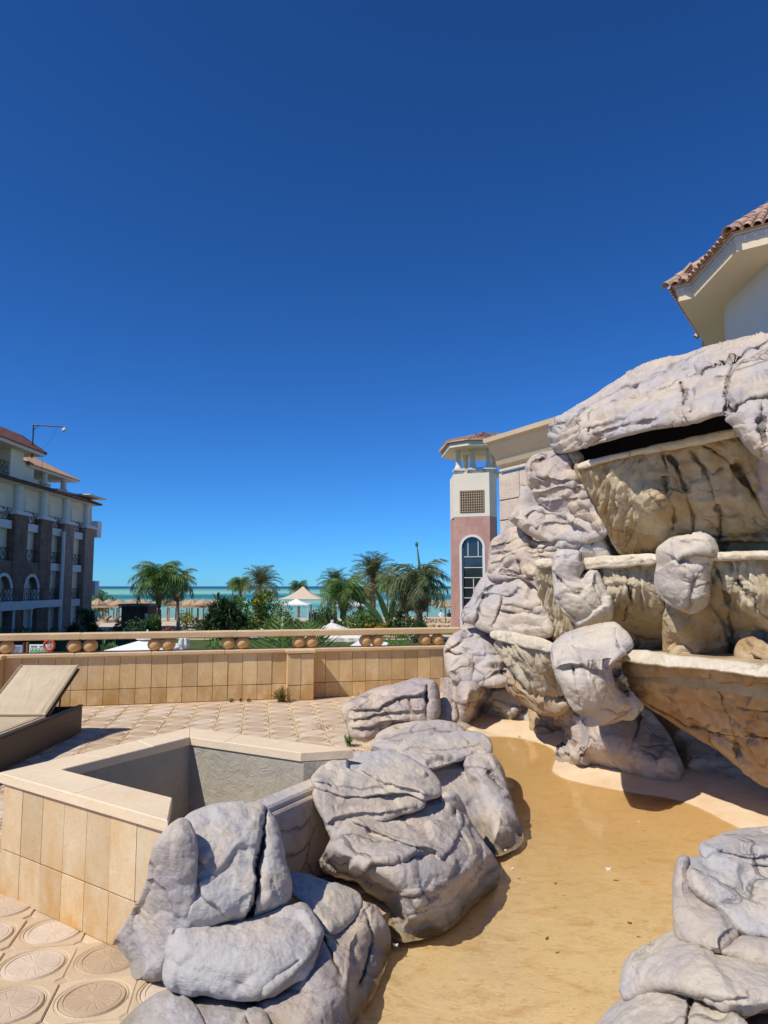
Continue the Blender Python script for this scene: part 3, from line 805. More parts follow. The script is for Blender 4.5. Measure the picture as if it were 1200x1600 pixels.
# roof of the waterfall
wr('overhanging_rock', [(856,672),(876,649),(902,636),(924,622),(969,592),(1010,567),(1067,556),(1089,547),(1137,534),(1200,522),(1290,506),(1300,720),(1240,724),(1200,722),(1186,714),(1171,703),(1156,682),(1141,657),(1133,645),(1092,657),(1054,665),(1016,670),(972,681),(931,692),(905,702),(877,707),(867,706)],
   [(856,672,8.25),(870,705,8.1),(969,592,7.9),(1067,556,7.3),(1200,522,6.5),(1290,506,6.0),(1133,645,5.25),(1054,664,5.7),(1000,672,6.1),(931,692,6.7),(1180,710,4.95),(1290,720,4.65)], M_grey, T=0.42, Rp=52, back=0.5,
   cracks=[([(921,640),(920,660),(924,682)],2.8,0.07),([(1064,596),(1073,620),(1070,658)],3.4,0.09),([(1148,562),(1137,595),(1134,642)],3.4,0.09),([(1190,636),(1188,668),(1196,690)],3.0,0.07),([(1082,602),(1088,620),(1084,650)],1.8,0.03)],
   ledges=[([(857,671),(888,656),(924,628),(955,612),(985,603),(1018,602)],0.08,14),([(923,668),(962,658),(1013,640)],0.07,9),([(926,678),(960,668),(1020,654)],0.06,9),([(1014,594),(1042,578),(1068,558)],0.05,14),([(1068,590),(1089,581),(1137,562),(1220,524)],0.09,16),([(1149,574),(1180,568),(1220,556)],0.05,12),([(1136,642),(1168,622),(1220,614)],0.08,16),([(985,668),(1010,655),(1030,652)],0.05,8)],
   step=1.6, amp=0.04, seed=48, strata=0.035)
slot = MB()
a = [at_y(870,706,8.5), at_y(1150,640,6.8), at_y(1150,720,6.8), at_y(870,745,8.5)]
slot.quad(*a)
part('cavity_shade_sheet', slot, M_slot_shade, WF)  # near-black sheet; the shade inside the slot is put into its colour
# upper basin
wr('basin_wall', [(896,728),(912,724),(969,712),(1054,694),(1142,676),(1171,700),(1200,706),(1320,690),(1320,862),(1230,850),(1162,842),(1118,845),(1073,838),(1040,846),(1030,866),(972,870),(956,845),(947,823),(937,794),(917,763)],
   [(896,728,7.15),(1054,694,6.3),(1142,676,5.85),(1320,690,5.1),(960,860,7.3),(1040,846,6.72),(1162,842,6.05),(1320,860,5.45),(1020,780,6.5),(1180,760,5.8)], M_ochre, T=0.12, Rp=26, back=0.3,
   cracks=[([(1034,708),(1042,734),(1038,763),(1054,791),(1054,830)],2.4,0.07),([(1045,712),(1064,741),(1070,772),(1083,801),(1083,838)],2.6,0.08),([(1078,704),(1108,744),(1114,769),(1127,804),(1124,845)],2.8,0.08),([(1099,696),(1140,718),(1156,741),(1178,772),(1212,826)],3.4,0.09),([(1112,742),(1130,732)],1.6,0.03),([(1060,836),(1090,842),(1118,840),(1162,836),(1210,836)],2.4,0.06)],
   dents=[(1022,785,30,-0.22),(1150,790,26,-0.08),(1105,800,22,-0.07)], flute=(0.05,0.16,0.03,0.12), fmask=[(880,1010,900)], step=1.7, amp=0.035, seed=49)
wr('basin_rim', [(899,727),(912,721),(969,708),(1054,689),(1138,671),(1240,650),(1246,668),(1146,684),(1054,702),(997,711),(969,717),(902,735)],
   [(899,727,7.05),(1054,690,6.15),(1140,672,5.7),(1246,660,5.3)], M_rim, facet=0.015, T=0.10, Rp=7, back=0.5, step=1.6, amp=0.012, jit=0.8, seed=50)
wr('boulder', [(1118,848),(1130,842),(1160,838),(1200,836),(1240,838),(1240,872),(1120,872)], [(1118,850,6.5),(1240,840,6.0)], M_ochre, T=0.15, Rp=16, back=0.3, step=1.8, amp=0.02, seed=51)
wr('boulder', [(1190,706),(1210,690),(1300,690),(1300,860),(1212,850),(1200,800),(1188,760)], [(1190,706,5.4),(1300,690,5.0),(1210,850,5.9),(1300,850,5.6)], M_pink, T=0.15, Rp=20, back=0.3, step=3, amp=0.03, seed=52)
# middle tier
wr('basin_wall', [(905,880),(960,874),(1026,874),(1110,868),(1230,866),(1330,866),(1330,1046),(1230,1044),(1140,1040),(1060,1034),(975,1026),(940,1000),(900,985),(892,930)],
   [(905,880,7.3),(1026,874,6.5),(1110,868,6.0),(1230,866,5.5),(1330,866,5.1),(905,980,7.4),(930,950,7.15),(975,1020,7.5),(1060,1030,7.15),(1140,1036,6.7),(1330,1040,5.9),(1030,940,6.6),(1140,950,6.1),(1230,960,5.55)], M_moss, T=0.08, Rp=10, back=0.3, dents=[(970,925,26,-0.16),(1180,935,34,-0.16),(1130,905,20,-0.08)],
   cracks=[([(1116,880),(1135,925),(1140,960),(1142,1000)],2.6,0.06),([(1030,900),(1040,950),(1046,1000)],2.2,0.05),([(980,900),(985,940),(975,970)],2.4,0.06),([(1150,905),(1190,960),(1230,990)],2.6,0.05)],
   flute=(0.05,0.13,0.03,-0.1), fmask=[(930,1030,960),(1130,1300,960)], step=1.7, amp=0.04, seed=53)
wr('basin_wall', [(836,886),(866,884),(872,931),(884,958),(908,975),(920,990),(866,1004),(860,989),(850,946),(840,908)],
   [(836,886,7.85),(866,884,7.6),(905,985,7.5),(862,1000,8.0)], M_moss, T=0.12, Rp=14, back=0.4, flute=(0.07,0.22,0.02,0.0), step=1.5, amp=0.03, seed=54)
wr('basin_rim', [(836,873),(866,872),(866,887),(836,887)], [(836,880,7.75),(866,880,7.55)], M_rim, facet=0.015, T=0.1, Rp=6, back=0.5, step=1.5, amp=0.012, jit=0.6, seed=55)
wr('basin_rim', [(903,872),(960,868),(1030,863),(1032,882),(960,887),(904,891)], [(905,880,7.15),(1030,872,6.35)], M_rim, facet=0.015, T=0.12, Rp=7, back=0.6, step=1.5, amp=0.014, jit=0.8, seed=56)
wr('basin_rim', [(1098,862),(1150,861),(1230,860),(1320,858),(1320,872),(1230,873),(1150,875),(1098,876)], [(1098,868,5.95),(1230,866,5.35),(1320,866,5.0)], M_rim, facet=0.015, T=0.12, Rp=7, back=0.6, step=1.5, amp=0.014, jit=0.8, seed=57)
wr('boulder', [(863,866),(882,858),(908,861),(911,885),(909,904),(930,886),(945,920),(959,950),(956,972),(909,980),(893,970),(880,954),(866,927)],
   [(863,866,7.3),(908,861,7.1),(956,972,6.95),(880,960,7.2)], M_pale, T=0.28, Rp=26, back=0.4,
   cracks=[([(909,862),(907,885),(909,904)],2.6,0.07),([(868,902),(884,916),(905,926)],2.0,0.04),([(870,930),(884,952),(900,968)],2.0,0.03)], step=1.5, amp=0.025, seed=58)
wr('boulder', [(1026,856),(1043,844),(1070,837),(1100,838),(1114,848),(1116,862),(1112,880),(1110,916),(1106,944),(1086,960),(1058,951),(1039,940),(1023,916),(1026,881)],
   [(1026,856,6.35),(1114,850,6.0),(1106,944,6.05),(1039,940,6.35),(1080,958,6.2)], M_pale, T=0.34, Rp=38, back=0.4,
   ledges=[([(1060,880),(1066,870),(1090,864),(1110,862)],0.07,14),([(1070,950),(1078,925),(1084,905),(1076,894),(1062,886)],0.04,12)], cracks=[([(1080,900),(1082,925),(1070,950)],2.6,0.05),([(1068,882),(1090,878),(1108,880)],2.2,0.05)], step=1.5, amp=0.03, seed=59)
wr('boulder', [(1148,1012),(1156,1002),(1170,995),(1190,998),(1206,1010),(1300,1008),(1300,1050),(1148,1042)], [(1148,1012,6.0),(1300,1040,5.4)], M_ochre, T=0.15, Rp=16, back=0.3, step=1.8, amp=0.015, seed=60)
wr('boulder', [(1048,1016),(1062,1008),(1078,1012),(1092,1026),(1044,1026)], [(1048,1016,6.5),(1092,1026,6.4)], M_ochre, T=0.1, Rp=8, back=0.3, step=1.8, amp=0.01, seed=66)
wr('boulder', [(1046,930),(1090,936),(1112,944),(1128,975),(1140,1010),(1128,1044),(1040,1040),(1034,980)], [(1046,930,6.5),(1112,944,6.2),(1130,1040,6.45),(1040,1040,6.8)], M_ochre, T=0.22, Rp=30, back=0.4, step=1.8, amp=0.03, seed=71)
# lower tier
wr('basin_wall', [(769,1000),(800,1004),(862,1016),(872,1054),(886,1086),(850,1090),(820,1084),(805,1054),(797,1046),(784,1025)],
   [(769,1000,7.95),(862,1016,6.2),(884,1086,6.6),(820,1084,7.3)], M_moss, T=0.15, Rp=18, back=0.4, flute=(0.06,0.2,0.02,-0.5), step=1.5, amp=0.03, seed=61)
wr('basin_wall', [(791,1070),(801,1054),(818,1066),(840,1078),(880,1078),(892,1104),(868,1122),(832,1110),(797,1085)],
   [(791,1070,7.6),(801,1054,7.6),(890,1100,6.7),(832,1110,7.3)], M_brown, T=0.3, Rp=22, back=0.4, step=1.6, amp=0.02, seed=62)
wr('support_rock', [(824,1098),(870,1106),(878,1150),(874,1162),(832,1158)], [(824,1100,8.2),(874,1160,7.9)], M_brown, T=0.1, Rp=14, back=0.3, step=2, amp=0.02, seed=63)
wr('support_rock', [(866,1116),(878,1097),(900,1103),(950,1090),(1010,1104),(1046,1150),(1068,1200),(1074,1242),(1010,1234),(950,1214),(900,1212),(868,1199),(872,1157)],
   [(866,1116,6.75),(900,1100,6.7),(868,1199,6.3),(950,1214,5.98),(1010,1234,5.7),(1074,1242,5.62),(1046,1150,6.4)], M_pink, T=0.3, Rp=42, back=0.5,
   cracks=[([(878,1100),(896,1112),(905,1120)],2.4,0.04),([(1000,1110),(994,1150),(978,1180)],2.2,0.04),([(904,1190),(914,1165),(920,1150),(930,1158)],1.8,0.03)], step=1.7, amp=0.025, seed=64, gr=True)
wr('base_rock', [(980,1080),(1060,1120),(1140,1170),(1230,1215),(1340,1250),(1340,1300),(1230,1270),(1165,1256),(1070,1238),(1030,1180),(1000,1130)],
   [(980,1080,7.0),(1070,1238,5.62),(1165,1256,5.28),(1340,1290,4.7),(1230,1215,6.0)], M_pink, T=0.12, Rp=30, back=0.5,
   ledges=[([(1072,1190),(1100,1180),(1160,1200),(1230,1225)],0.05,14)], cracks=[([(1160,1200),(1172,1185)],2,0.03)], step=2, amp=0.035, seed=65, gr=True)
wr('basin_wall', [(968,1034),(1090,1042),(1200,1058),(1330,1074),(1340,1270),(1230,1240),(1200,1230),(1165,1208),(1146,1189),(1116,1166),(1066,1139),(1016,1105),(985,1083),(974,1058)],
   [(968,1034,5.66),(1090,1042,4.9),(1200,1058,4.33),(1330,1074,3.8),(985,1083,5.8),(1066,1139,5.7),(1165,1208,5.25),(1340,1270,4.5),(1150,1110,4.85)], M_brown, T=0.10, Rp=20, back=0.5,
   cracks=[([(1110,1050),(1128,1090),(1144,1127),(1150,1146),(1152,1186)],2.6,0.06),([(985,1085),(1047,1122),(1108,1144),(1160,1148),(1240,1158)],2.4,0.05),([(1150,1106),(1180,1112),(1220,1110)],2.0,0.03)],
   ledges=[([(982,1056),(1030,1058),(1080,1064),(1112,1062)],0.04,10),([(1120,1068),(1160,1064),(1230,1076)],0.03,10)], step=1.8, amp=0.045, seed=67, lfreq=2.4)
wr('basin_rim', [(764,988),(786,984),(820,991),(866,1001),(864,1022),(813,1010),(766,998)],
   [(764,990,7.9),(815,998,6.95),(866,1010,6.05)], M_rim, facet=0.015, T=0.14, Rp=9, back=0.5, step=1.5, amp=0.014, jit=0.9, seed=68)
wr('basin_rim', [(966,1015),(989,1014),(1085,1027),(1200,1038),(1330,1049),(1332,1076),(1200,1060),(1123,1048),(974,1037)],
   [(966,1025,5.4),(1085,1035,4.64),(1200,1048,4.08),(1330,1062,3.58)], M_rim, facet=0.015, T=0.12, Rp=10, back=0.6, step=1.6, amp=0.014, jit=0.9, seed=69)
wr('boulder', [(860,1012),(872,998),(890,988),(932,975),(962,977),(985,998),(990,1013),(968,1028),(972,1052),(986,1085),(1008,1104),(984,1118),(955,1130),(926,1134),(901,1112),(882,1085),(866,1050)],
   [(860,1012,5.72),(932,975,5.95),(985,998,5.5),(880,1045,5.42),(950,1045,5.32),(1008,1104,5.55),(926,1134,5.45)], M_pale, T=0.3, Rp=34, back=0.5,
   ledges=[([(864,1046),(880,1041),(893,1037),(930,1042),(955,1042),(972,1034),(982,1018)],0.09,22)], cracks=[([(895,1040),(900,1070),(908,1100)],1.6,0.03),([(968,1016),(964,1000),(962,990)],2.2,0.04),([(972,1040),(966,1062),(984,1084)],3.4,0.08)], step=1.5, amp=0.035, seed=70)

# floors of the dry basins
def basin_floor(pts, drop, thick, run):
    fr = [at_y(u, v, Y*vfix(v)) for u, v, Y in pts]
    m = MB(); n = len(fr); vs = []
    for q in fr:
        for z_ in (q.z-drop, q.z-drop-thick): vs += [(q.x+0.12, q.y+0.24, z_), (q.x+0.12+run*0.45, q.y+0.24+run, z_)]
    for i in range(n-1):
        a, b = 4*i, 4*i+4
        m.add([vs[k] for k in (a,a+1,b+1,b,a+2,a+3,b+3,b+2)], [(0,3,2,1),(4,5,6,7),(0,4,7,3),(1,2,6,5)])
    part('basin_floor', m, M_ochre, WF)
basin_floor([(772,992,7.9),(815,998,7.0),(866,1010,6.1),(900,1020,5.85),(966,1025,5.45),(1085,1035,4.7),(1200,1048,4.1),(1330,1062,3.6)], 0.10, 0.10, 2.2)
basin_floor([(838,880,7.8),(905,880,7.2),(1030,872,6.42),(1098,868,6.02),(1230,866,5.42),(1320,866,5.05)], 0.08, 0.08, 1.8)
basin_floor([(902,727,7.1),(1054,690,6.22),(1140,672,5.8),(1246,660,5.35)], 0.12, 0.08, 1.6)
# spotlights let into the basins
M_lampmetal = m_plain('weathered_lamp_ring', (0.20,0.19,0.17), 0.55, metal=0.4)
M_lens = m_plain('greenish_lamp_glass', (0.16,0.24,0.22), 0.12, spec=0.8)
M_lensd = m_plain('dark_lamp_socket', (0.03,0.03,0.03), 0.4)
def spotlight(u, v, Y, r, lens, label):
    c = at_y(u, v, Y*vfix(v))
    d = Vector((-0.45,-1,-0.1)).normalized()
    t = thing('spotlight', label, 'spotlight', c, group='round spotlights set in the waterfall')
    q = d.to_track_quat('Z', 'Y').to_matrix()
    def ring(prof, name, mat):
        m = MB(); m.lathe(prof, (0,0,0), 20); m.v = [tuple(q @ Vector(p)) for p in m.v]
        part(name, m, mat, t, local=True, smooth=False)
    ring([(r,-0.25),(r,0.035),(r*0.93,0.05),(r*0.78,0.05),(r*0.72,0.03)], 'ring', M_lampmetal)
    ring([(r*0.70,-0.2),(r*0.70,0.015),(r*0.4,0.028),(0.001,0.032)], 'lens', lens)
spotlight(1183,828,6.15,0.05,M_lens,'round spotlight with greenish glass above the middle basin')
spotlight(1185,993,5.98,0.05,M_lampmetal,'round metal spotlight above the small stone in the middle basin')
spotlight(1026,997,7.25,0.055,M_lensd,'empty looking round spotlight in the dark recess over the lower rim')
# ------------------------------------------------------------------ pond: floor, apron and shallow water
WZ = -0.03
shore_px = [(735,1136),(765,1149),(800,1151),(835,1158),(862,1168),(872,1180),(866,1194),(862,1206),(885,1218),(930,1228),(985,1238),(1040,1246),(1075,1254),(1110,1270),(1150,1292),(1230,1325)]
SH = chaikin([tuple(at_z(u, v, WZ))[:2] for u, v in shore_px], 3, False)
left_px = [(745,1140),(760,1170),(792,1240),(822,1305),(800,1330),(786,1365),(740,1400),(706,1446),(640,1462),(610,1470),(600,1520),(572,1560),(545,1620)]
LS = chaikin([tuple(at_z(u, v, WZ))[:2] for u, v in left_px], 3, False)
gx = np.arange(-1.2, 6.0, 0.03); gy = np.arange(0.6, 10.8, 0.03)
X, Y = np.meshgrid(gx, gy); p = np.stack([X.ravel(), Y.ravel()], 1)
ds, _, sd, _ = seg_dist(p, SH, False)
s = ds*sd                                                    # + on the waterfall side
dl, _, sl, _ = seg_dist(p, LS, False)
n3 = np.c_[p*2.2, np.zeros(len(p))]
z = np.where(s > 0, WZ + 0.09*np.clip(s/0.55, 0, 1)**0.8 + 0.008*np.clip(s, 0, 1), WZ - 0.085*(1-np.exp(-np.abs(s)/0.5)))
z = z + 0.004*fbm(n3*2.5, 4)*np.clip(ds/0.15, 0.1, 1) + 0.03*np.exp(-dl/0.14)*(s < 0)
V = np.c_[p, z]
ny, nx = X.shape; I = np.arange(nx*ny).reshape(ny, nx)
F = np.stack([I[:-1,:-1], I[:-1,1:], I[1:,1:], I[1:,:-1]], -1).reshape(-1, 4)
me = bpy.data.meshes.new('pond_floor'); me.from_pydata(V.tolist(), [], F.tolist())
me.polygons.foreach_set('use_smooth', [True]*len(F))
t = NT('pond_floor_concrete')
g = t.geo()
zz = t.sep(g)[2]
wet = t.ramp(t.math('ADD', t.math('MULTIPLY', zz, 1.0), t.math('MULTIPLY', t.math('SUBTRACT', t.noise(2.5,5,0.6,g), 0.5), 0.015)), [(0,1),(1,1)])
n1 = t.noise(0.9, 6, 0.6, g, 0.8)
n2 = t.noise(4.5, 8, 0.72, t.geo((1,1.6,1)), 0.8)
n4 = t.noise(15, 6, 0.75, t.geo((1.0,2.0,1)), 0.7)
sub = t.mix((0.66,0.54,0.35), (0.76,0.63,0.44), t.ramp(n1, [(0.35,0),(0.68,1)]))
sub = t.mix(sub, (0.50,0.31,0.12), t.ramp(n2, [(0.50,0),(0.70,0.65)]))
sub = t.mix(sub, (0.38,0.22,0.085), t.ramp(n4, [(0.54,0),(0.70,0.65)]))
mp_ = t.n.new('ShaderNodeMapping'); mp_.inputs['Rotation'].default_value = (0,0,0.5); mp_.inputs['Scale'].default_value = (1.0,2.4,1.0); t.l.new(g, mp_.inputs['Vector'])
sub = t.mix(sub, (0.42,0.28,0.12), t.math('MULTIPLY', t.ramp(t.noise(32, 5, 0.75, mp_.outputs[0]), [(0.56,0),(0.68,0.75)]), t.ramp(t.noise(1.8, 4, 0.6, g), [(0.40,0.15),(0.60,1)])))
sub = t.mix(sub, (0.80,0.70,0.52), t.ramp(t.noise(50, 4, 0.8, g), [(0.62,0),(0.78,0.4)]))
far = t.ramp(t.math('MULTIPLY', t.sep(g)[1], 0.1), [(0.36,0),(0.56,1)])
sub = t.mix(sub, t.mix(sub, (0.58,0.37,0.15), 0.6), far)
dry = t.mix((0.74,0.58,0.385), (0.66,0.47,0.27), t.ramp(t.noise(3,5,0.6,g), [(0.4,0),(0.7,1)]))
mr = t.n.new('ShaderNodeMapRange'); t.l.new(zz, mr.inputs['Value']); mr.inputs['From Min'].default_value = WZ-0.006; mr.inputs['From Max'].default_value = WZ+0.004
t.color(t.mix(sub, dry, mr.outputs[0]))
b1 = t.bump(t.noise(7, 7, 0.65, t.geo((1,1.8,1)), 0.8), 0.4, 0.02)
t.bump(t.noise(60, 5, 0.7, g), 0.35, 0.008, b1)
me.materials.append(t.m)
o = bpy.data.objects.new('pond_floor', me); COL.objects.link(o); o['kind'] = 'structure'

wm = MB()
wx = np.linspace(-1.2, 6.0, 73); wy = np.linspace(0.6, 9.6, 91)
for i in range(72):
    for j in range(90): pass
wm.quad((-1.2,0.6,WZ),(6,0.6,WZ),(6,9.6,WZ),(-1.2,9.6,WZ))
t = NT('shallow_clear_water')
t.n.remove(t.b)
tr = t.n.new('ShaderNodeBsdfTransparent'); tr.inputs[0].default_value = (0.93,0.88,0.76,1)
gl = t.n.new('ShaderNodeBsdfGlossy'); gl.inputs['Roughness'].default_value = 0.03
fr = t.n.new('ShaderNodeFresnel'); fr.inputs['IOR'].default_value = 1.33
mx = t.n.new('ShaderNodeMixShader')
bp = t.n.new('ShaderNodeBump'); bp.inputs['Strength'].default_value = 0.12; bp.inputs['Distance'].default_value = 0.01
t.l.new(t.noise(5, 4, 0.55, t.geo((1,2.2,1)), 0.6), bp.inputs['Height'])
t.l.new(bp.outputs[0], gl.inputs['Normal']); t.l.new(bp.outputs[0], fr.inputs['Normal'])
t.l.new(fr.outputs[0], mx.inputs[0]); t.l.new(tr.outputs[0], mx.inputs[1]); t.l.new(gl.outputs[0], mx.inputs[2])
t.l.new(mx.outputs[0], t.out.inputs['Surface'])
struct('pond_water', wm, t.m)

# little things on and in the water
M_leaf_white = m_plain('bleached_flower_petal', (0.8,0.78,0.70), 0.7)
M_leaf_brown = m_plain('dry_leaf', (0.20,0.08,0.03), 0.8)
M_pebble = m_plain('limestone_chip', (0.62,0.58,0.50), 0.8)
def petal(u, v, ln, wd, mat, name, label, cat, rz, grp=None):
    ln *= 0.75; wd *= 0.75
    c = at_z(u, v, WZ+0.002 if mat is not M_pebble else WZ+0.01)
    m = MB(); n = 8; top = []
    for k in range(n):
        a = 2*math.pi*k/n
        top.append((ln*0.5*math.cos(a), wd*0.5*math.sin(a)*(1+0.2*math.cos(3*a)), 0.004+0.006*abs(math.cos(a))))
    bot = [(x*0.9, y*0.9, -0.002) for x, y, z_ in top]
    m.add(top+bot+[(0,0,0.002)], [(i,(i+1)%n,16) for i in range(n)] + [(n+i,n+(i+1)%n,(i+1)%n,i) for i in range(n)] + [tuple(range(2*n-1,n-1,-1))])
    ca, sa = math.cos(rz), math.sin(rz)
    m.v = [(c.x+x*ca-y*sa, c.y+x*sa+y*ca, c.z+z_) for x, y, z_ in m.v]
    return solo(name, m, mat, label, cat, loc=c, group=grp)
petal(951,1358,0.045,0.022,M_leaf_white,'petal','white petal floating in the middle of the pond','petal',-0.3)
petal(800,1358,0.03,0.012,M_leaf_white,'petal','tiny white petal floating by the dark flank of the biggest boulder','petal',0.5)
petal(618,1477,0.035,0.008,M_leaf_white,'petal','narrow white petal at the waterline below the layered boulder','petal',-0.2)
petal(790,1329,0.022,0.01,M_leaf_white,'petal','white speck at the foot of the tall smooth boulder','petal',0.1)
petal(938,1215,0.03,0.02,M_pebble,'pebble','white stone chip on the apron below the waterfall','pebble',0.4)
petal(998,1285,0.02,0.012,M_pebble,'pebble','tiny pale stone chip in the pond near the apron','pebble',0.8)
petal(855,1467,0.032,0.014,M_leaf_brown,'dry_leaf','small curled brown leaf floating in the pond','leaf',0.7)
petal(984,1443,0.028,0.01,M_leaf_brown,'dry_leaf','dark brown leaf sliver near the upright grooved boulder','leaf',-0.5)
petal(868,1381,0.016,0.008,M_leaf_brown,'dry_leaf','very small brown leaf left of the floating white petal','leaf',0.1)

# ------------------------------------------------------------------ terrace
A_ = at_z(0,1110,0); 
BW0 = at_z(130,1103,0.0); BW1 = at_z(560,1087,0.0)
bdir = (BW1-BW0).normalized(); bnorm = Vector((bdir.y,-bdir.x,0))   # towards the camera
def bpt(s_, off=0.0, z_=0.0): q = BW0 + bdir*s_ + bnorm*off; return Vector((q.x, q.y, z_))
def bs_at(u, v=1060):                                       # position along the balustrade seen at pixel column u
    dx, _ = ray(u, v)
    # (BW0 + bdir*s).x = dx*(..).y
    return (dx*BW0.y - BW0.x)/(bdir.x - dx*bdir.y)
S0, S1 = -3.2, bs_at(712)
pond_edge = [(-0.6,0.4),(-0.45,2.2),(-0.42,2.75),(-0.35,3.3),(-0.1,3.7),(0.2,4.0),(0.35,4.7),(0.35,5.5),(0.3,6.4),(0.5,7.2),(0.75,8.2),(1.0,9.2)]
terr = [(-11,0.4)] + pond_edge + [tuple(bpt(S1+0.3,-0.32))[:2], tuple(bpt(S0-3,-0.32))[:2], (-11, 9.0)]
tp = np.array(terr)
tm = MB(); tm.slab(terr, -0.5, -0.007)
M_sandbed = m_plain('sandy_joint_bed', (0.52,0.39,0.25), 0.95, var=0.2, scale=9, bump=0.4)
TERR = struct('terrace_paving', tm, M_sandbed)

t = NT('yellow_concrete_paver')
g = t.geo()
col = t.mix((0.58,0.435,0.27), (0.63,0.49,0.32), t.ramp(t.noise(1.2,5,0.6,g), [(0.35,0),(0.65,1)]))
col = t.mix(col, (0.47,0.32,0.16), t.ramp(t.noise(3.5,6,0.65,g), [(0.52,0),(0.75,0.7)]))
col = t.mix(col, (0.43,0.36,0.27), t.ramp(t.noise(22,6,0.7,g), [(0.55,0),(0.75,0.5)]))
col = t.hsv(col, val=t.lin(t.rnd(), 0.88, 1.1))
t.color(col)
# moulded double bars half way between the rosettes
ob = t.sep(t.tc.outputs['Object'])
t.bump(t.noise(40, 6, 0.7, g), 0.35, 0.012)
M_paver = t.m
t = NT('pink_concrete_rosette')
g = t.geo()
ob = t.sep(t.tc.outputs['Object'])
ang = t.math('ARCTAN2', ob[1], ob[0])
pet = t.math('ABSOLUTE', t.math('SINE', t.math('MULTIPLY', ang, 8.0)))
ln = t.n.new('ShaderNodeVectorMath'); ln.operation = 'LENGTH'; t.l.new(t.tc.outputs['Object'], ln.inputs[0])
rad = t.math('MULTIPLY', ln.outputs['Value'], 8.0)
pm = t.mix(pet, 1.0, t.ramp(rad, [(0.0,1),(0.08,0),(0.8,0),(0.82,1)]))
col = t.mix((0.52,0.385,0.265), (0.585,0.45,0.305), t.ramp(t.noise(1.6,5,0.6,g), [(0.35,0),(0.65,1)]))
col = t.mix(col, (0.40,0.25,0.19), t.ramp(t.noise(9,6,0.65,g), [(0.5,0),(0.75,0.6)]))
col = t.mix(col, (0.62,0.47,0.30), t.ramp(rad, [(0.0,0.8),(0.3,0),(1,0)]))
col = t.mix(col, (0.62,0.47,0.30), t.ramp(t.noise(5,6,0.7,g), [(0.45,0),(0.7,0.7)]))
col = t.mix(col, (0.63,0.50,0.36), t.ramp(pm, [(0.0,0.35),(0.2,0)]))
t.color(t.hsv(col, val=t.lin(t.rnd(), 0.85, 1.12), sat=t.lin(t.rnd(), 1.1, 0.75)))
b1 = t.bump(t.ramp(pm, [(0,0),(0.35,1)]), 0.4, 0.008)
t.bump(t.noise(45, 6, 0.7, g), 0.3, 0.01, b1)
M_rosette = t.m

CS = 0.315; CR = 0.128
def paver_mesh():
    m = MB(); n = 32; h = CS/2-0.0025
    sq = []
    for k in range(n):
        a = 2*math.pi*(k+0.5)/n; c, s_ = math.cos(a), math.sin(a); q = h/max(abs(c), abs(s_)); sq.append((c*q, s_*q))
    def ringv(pts, z_): return [(x, y, z_) for x, y in pts]
    circ = lambda r: [(r*math.cos(2*math.pi*(k+0.5)/n), r*math.sin(2*math.pi*(k+0.5)/n)) for k in range(n)]
    rings = [ringv([(x,y) for x,y in sq],-0.03), ringv([(x,y) for x,y in sq],-0.004), ringv([(x*0.975,y*0.975) for x,y in sq],0.0), ringv(circ(CR+0.020),0.0), ringv(circ(CR+0.016),-0.0035), ringv(circ(CR+0.009),-0.0035), ringv(circ(CR+0.006),0.0), ringv(circ(CR+0.003),-0.003), ringv(circ(CR+0.003),-0.03)]
    v = [p for r in rings for p in r]
    f = [(i*n+k, i*n+(k+1)%n, (i+1)*n+(k+1)%n, (i+1)*n+k) for i in range(len(rings)-1) for k in range(n)]
    m.add(v, f)
    # moulded bars across the joints
    for a in range(4):
        c, s_ = math.cos(a*math.pi/2), math.sin(a*math.pi/2)
    return m
pav = paver_mesh()
pme = pav.mesh('paver'); pme.materials.append(M_paver)
ros = MB(); ros.lathe([(CR,-0.03),(CR,-0.004),(CR*0.97,0.001),(CR*0.88,0.002),(CR*0.86,-0.002),(CR*0.83,0.001),(0.02,0.003),(0.0005,0.005)], (0,0,0), 32)
rme = ros.mesh('rosette'); rme.materials.append(M_rosette)
lat = R(10); e1 = np.array([math.cos(lat), math.sin(lat)])*CS; e2 = np.array([-math.sin(lat), math.cos(lat)])*CS
o0 = np.array(tuple(at_z(84,1453,0))[:2])
cells = []
for i in range(-45, 45):
    for j in range(-12, 40):
        c = o0 + e1*i + e2*j
        cells.append(c)
cells = np.array(cells)
okc = inside(cells, tp)
dd, _, _, _ = seg_dist(cells, tp)
cells = cells[okc & (dd > 0.10)]
behind = ((cells - np.array([BW0.x, BW0.y])) @ np.array([bnorm.x, bnorm.y])) > 0.13
cells = cells[behind]
def in_view(c):
    if c[1] < 1.0: return False
    x = c[0]/c[1]; return -0.585 < x < 0.585
PB_ = None
vis = [c for c in cells if in_view(c) and c[1] > 2.2]
# hidden inside the planter: skip
plA, plB, plC, plD = [at_z(u, v, 0.63) for u, v in ((-2,1207),(297,1137),(552,1171),(262,1282))]
plpoly = np.array([[q.x, q.y] for q in (plA, plB, plC, plD)])
def in_pl(c): return bool(inside(np.array([c]), plpoly)[0]) and seg_dist(np.array([c]), plpoly)[0][0] > 0.2
vis = [c for c in vis if not in_pl(c)]
vis.sort(key=lambda c: c[1])
rest = [c for c in cells if not any(c is q for q in vis)]
near, farv = vis[:290], vis[290:]
rr = random.Random(5)
for c in near:
    dz = rr.uniform(-0.004, 0.003); ti = (rr.uniform(-.008,.008), rr.uniform(-.008,.008))
    inst('paver', pme, TERR, (c[0], c[1], dz), (ti[0], ti[1], lat))
    inst('rosette', rme, TERR, (c[0], c[1], dz+rr.uniform(-0.002,0.003)), (ti[0], ti[1], lat))
keys = [tuple(c) for c in near]
ks = set(keys)
others = [c for c in cells if tuple(c) not in ks]
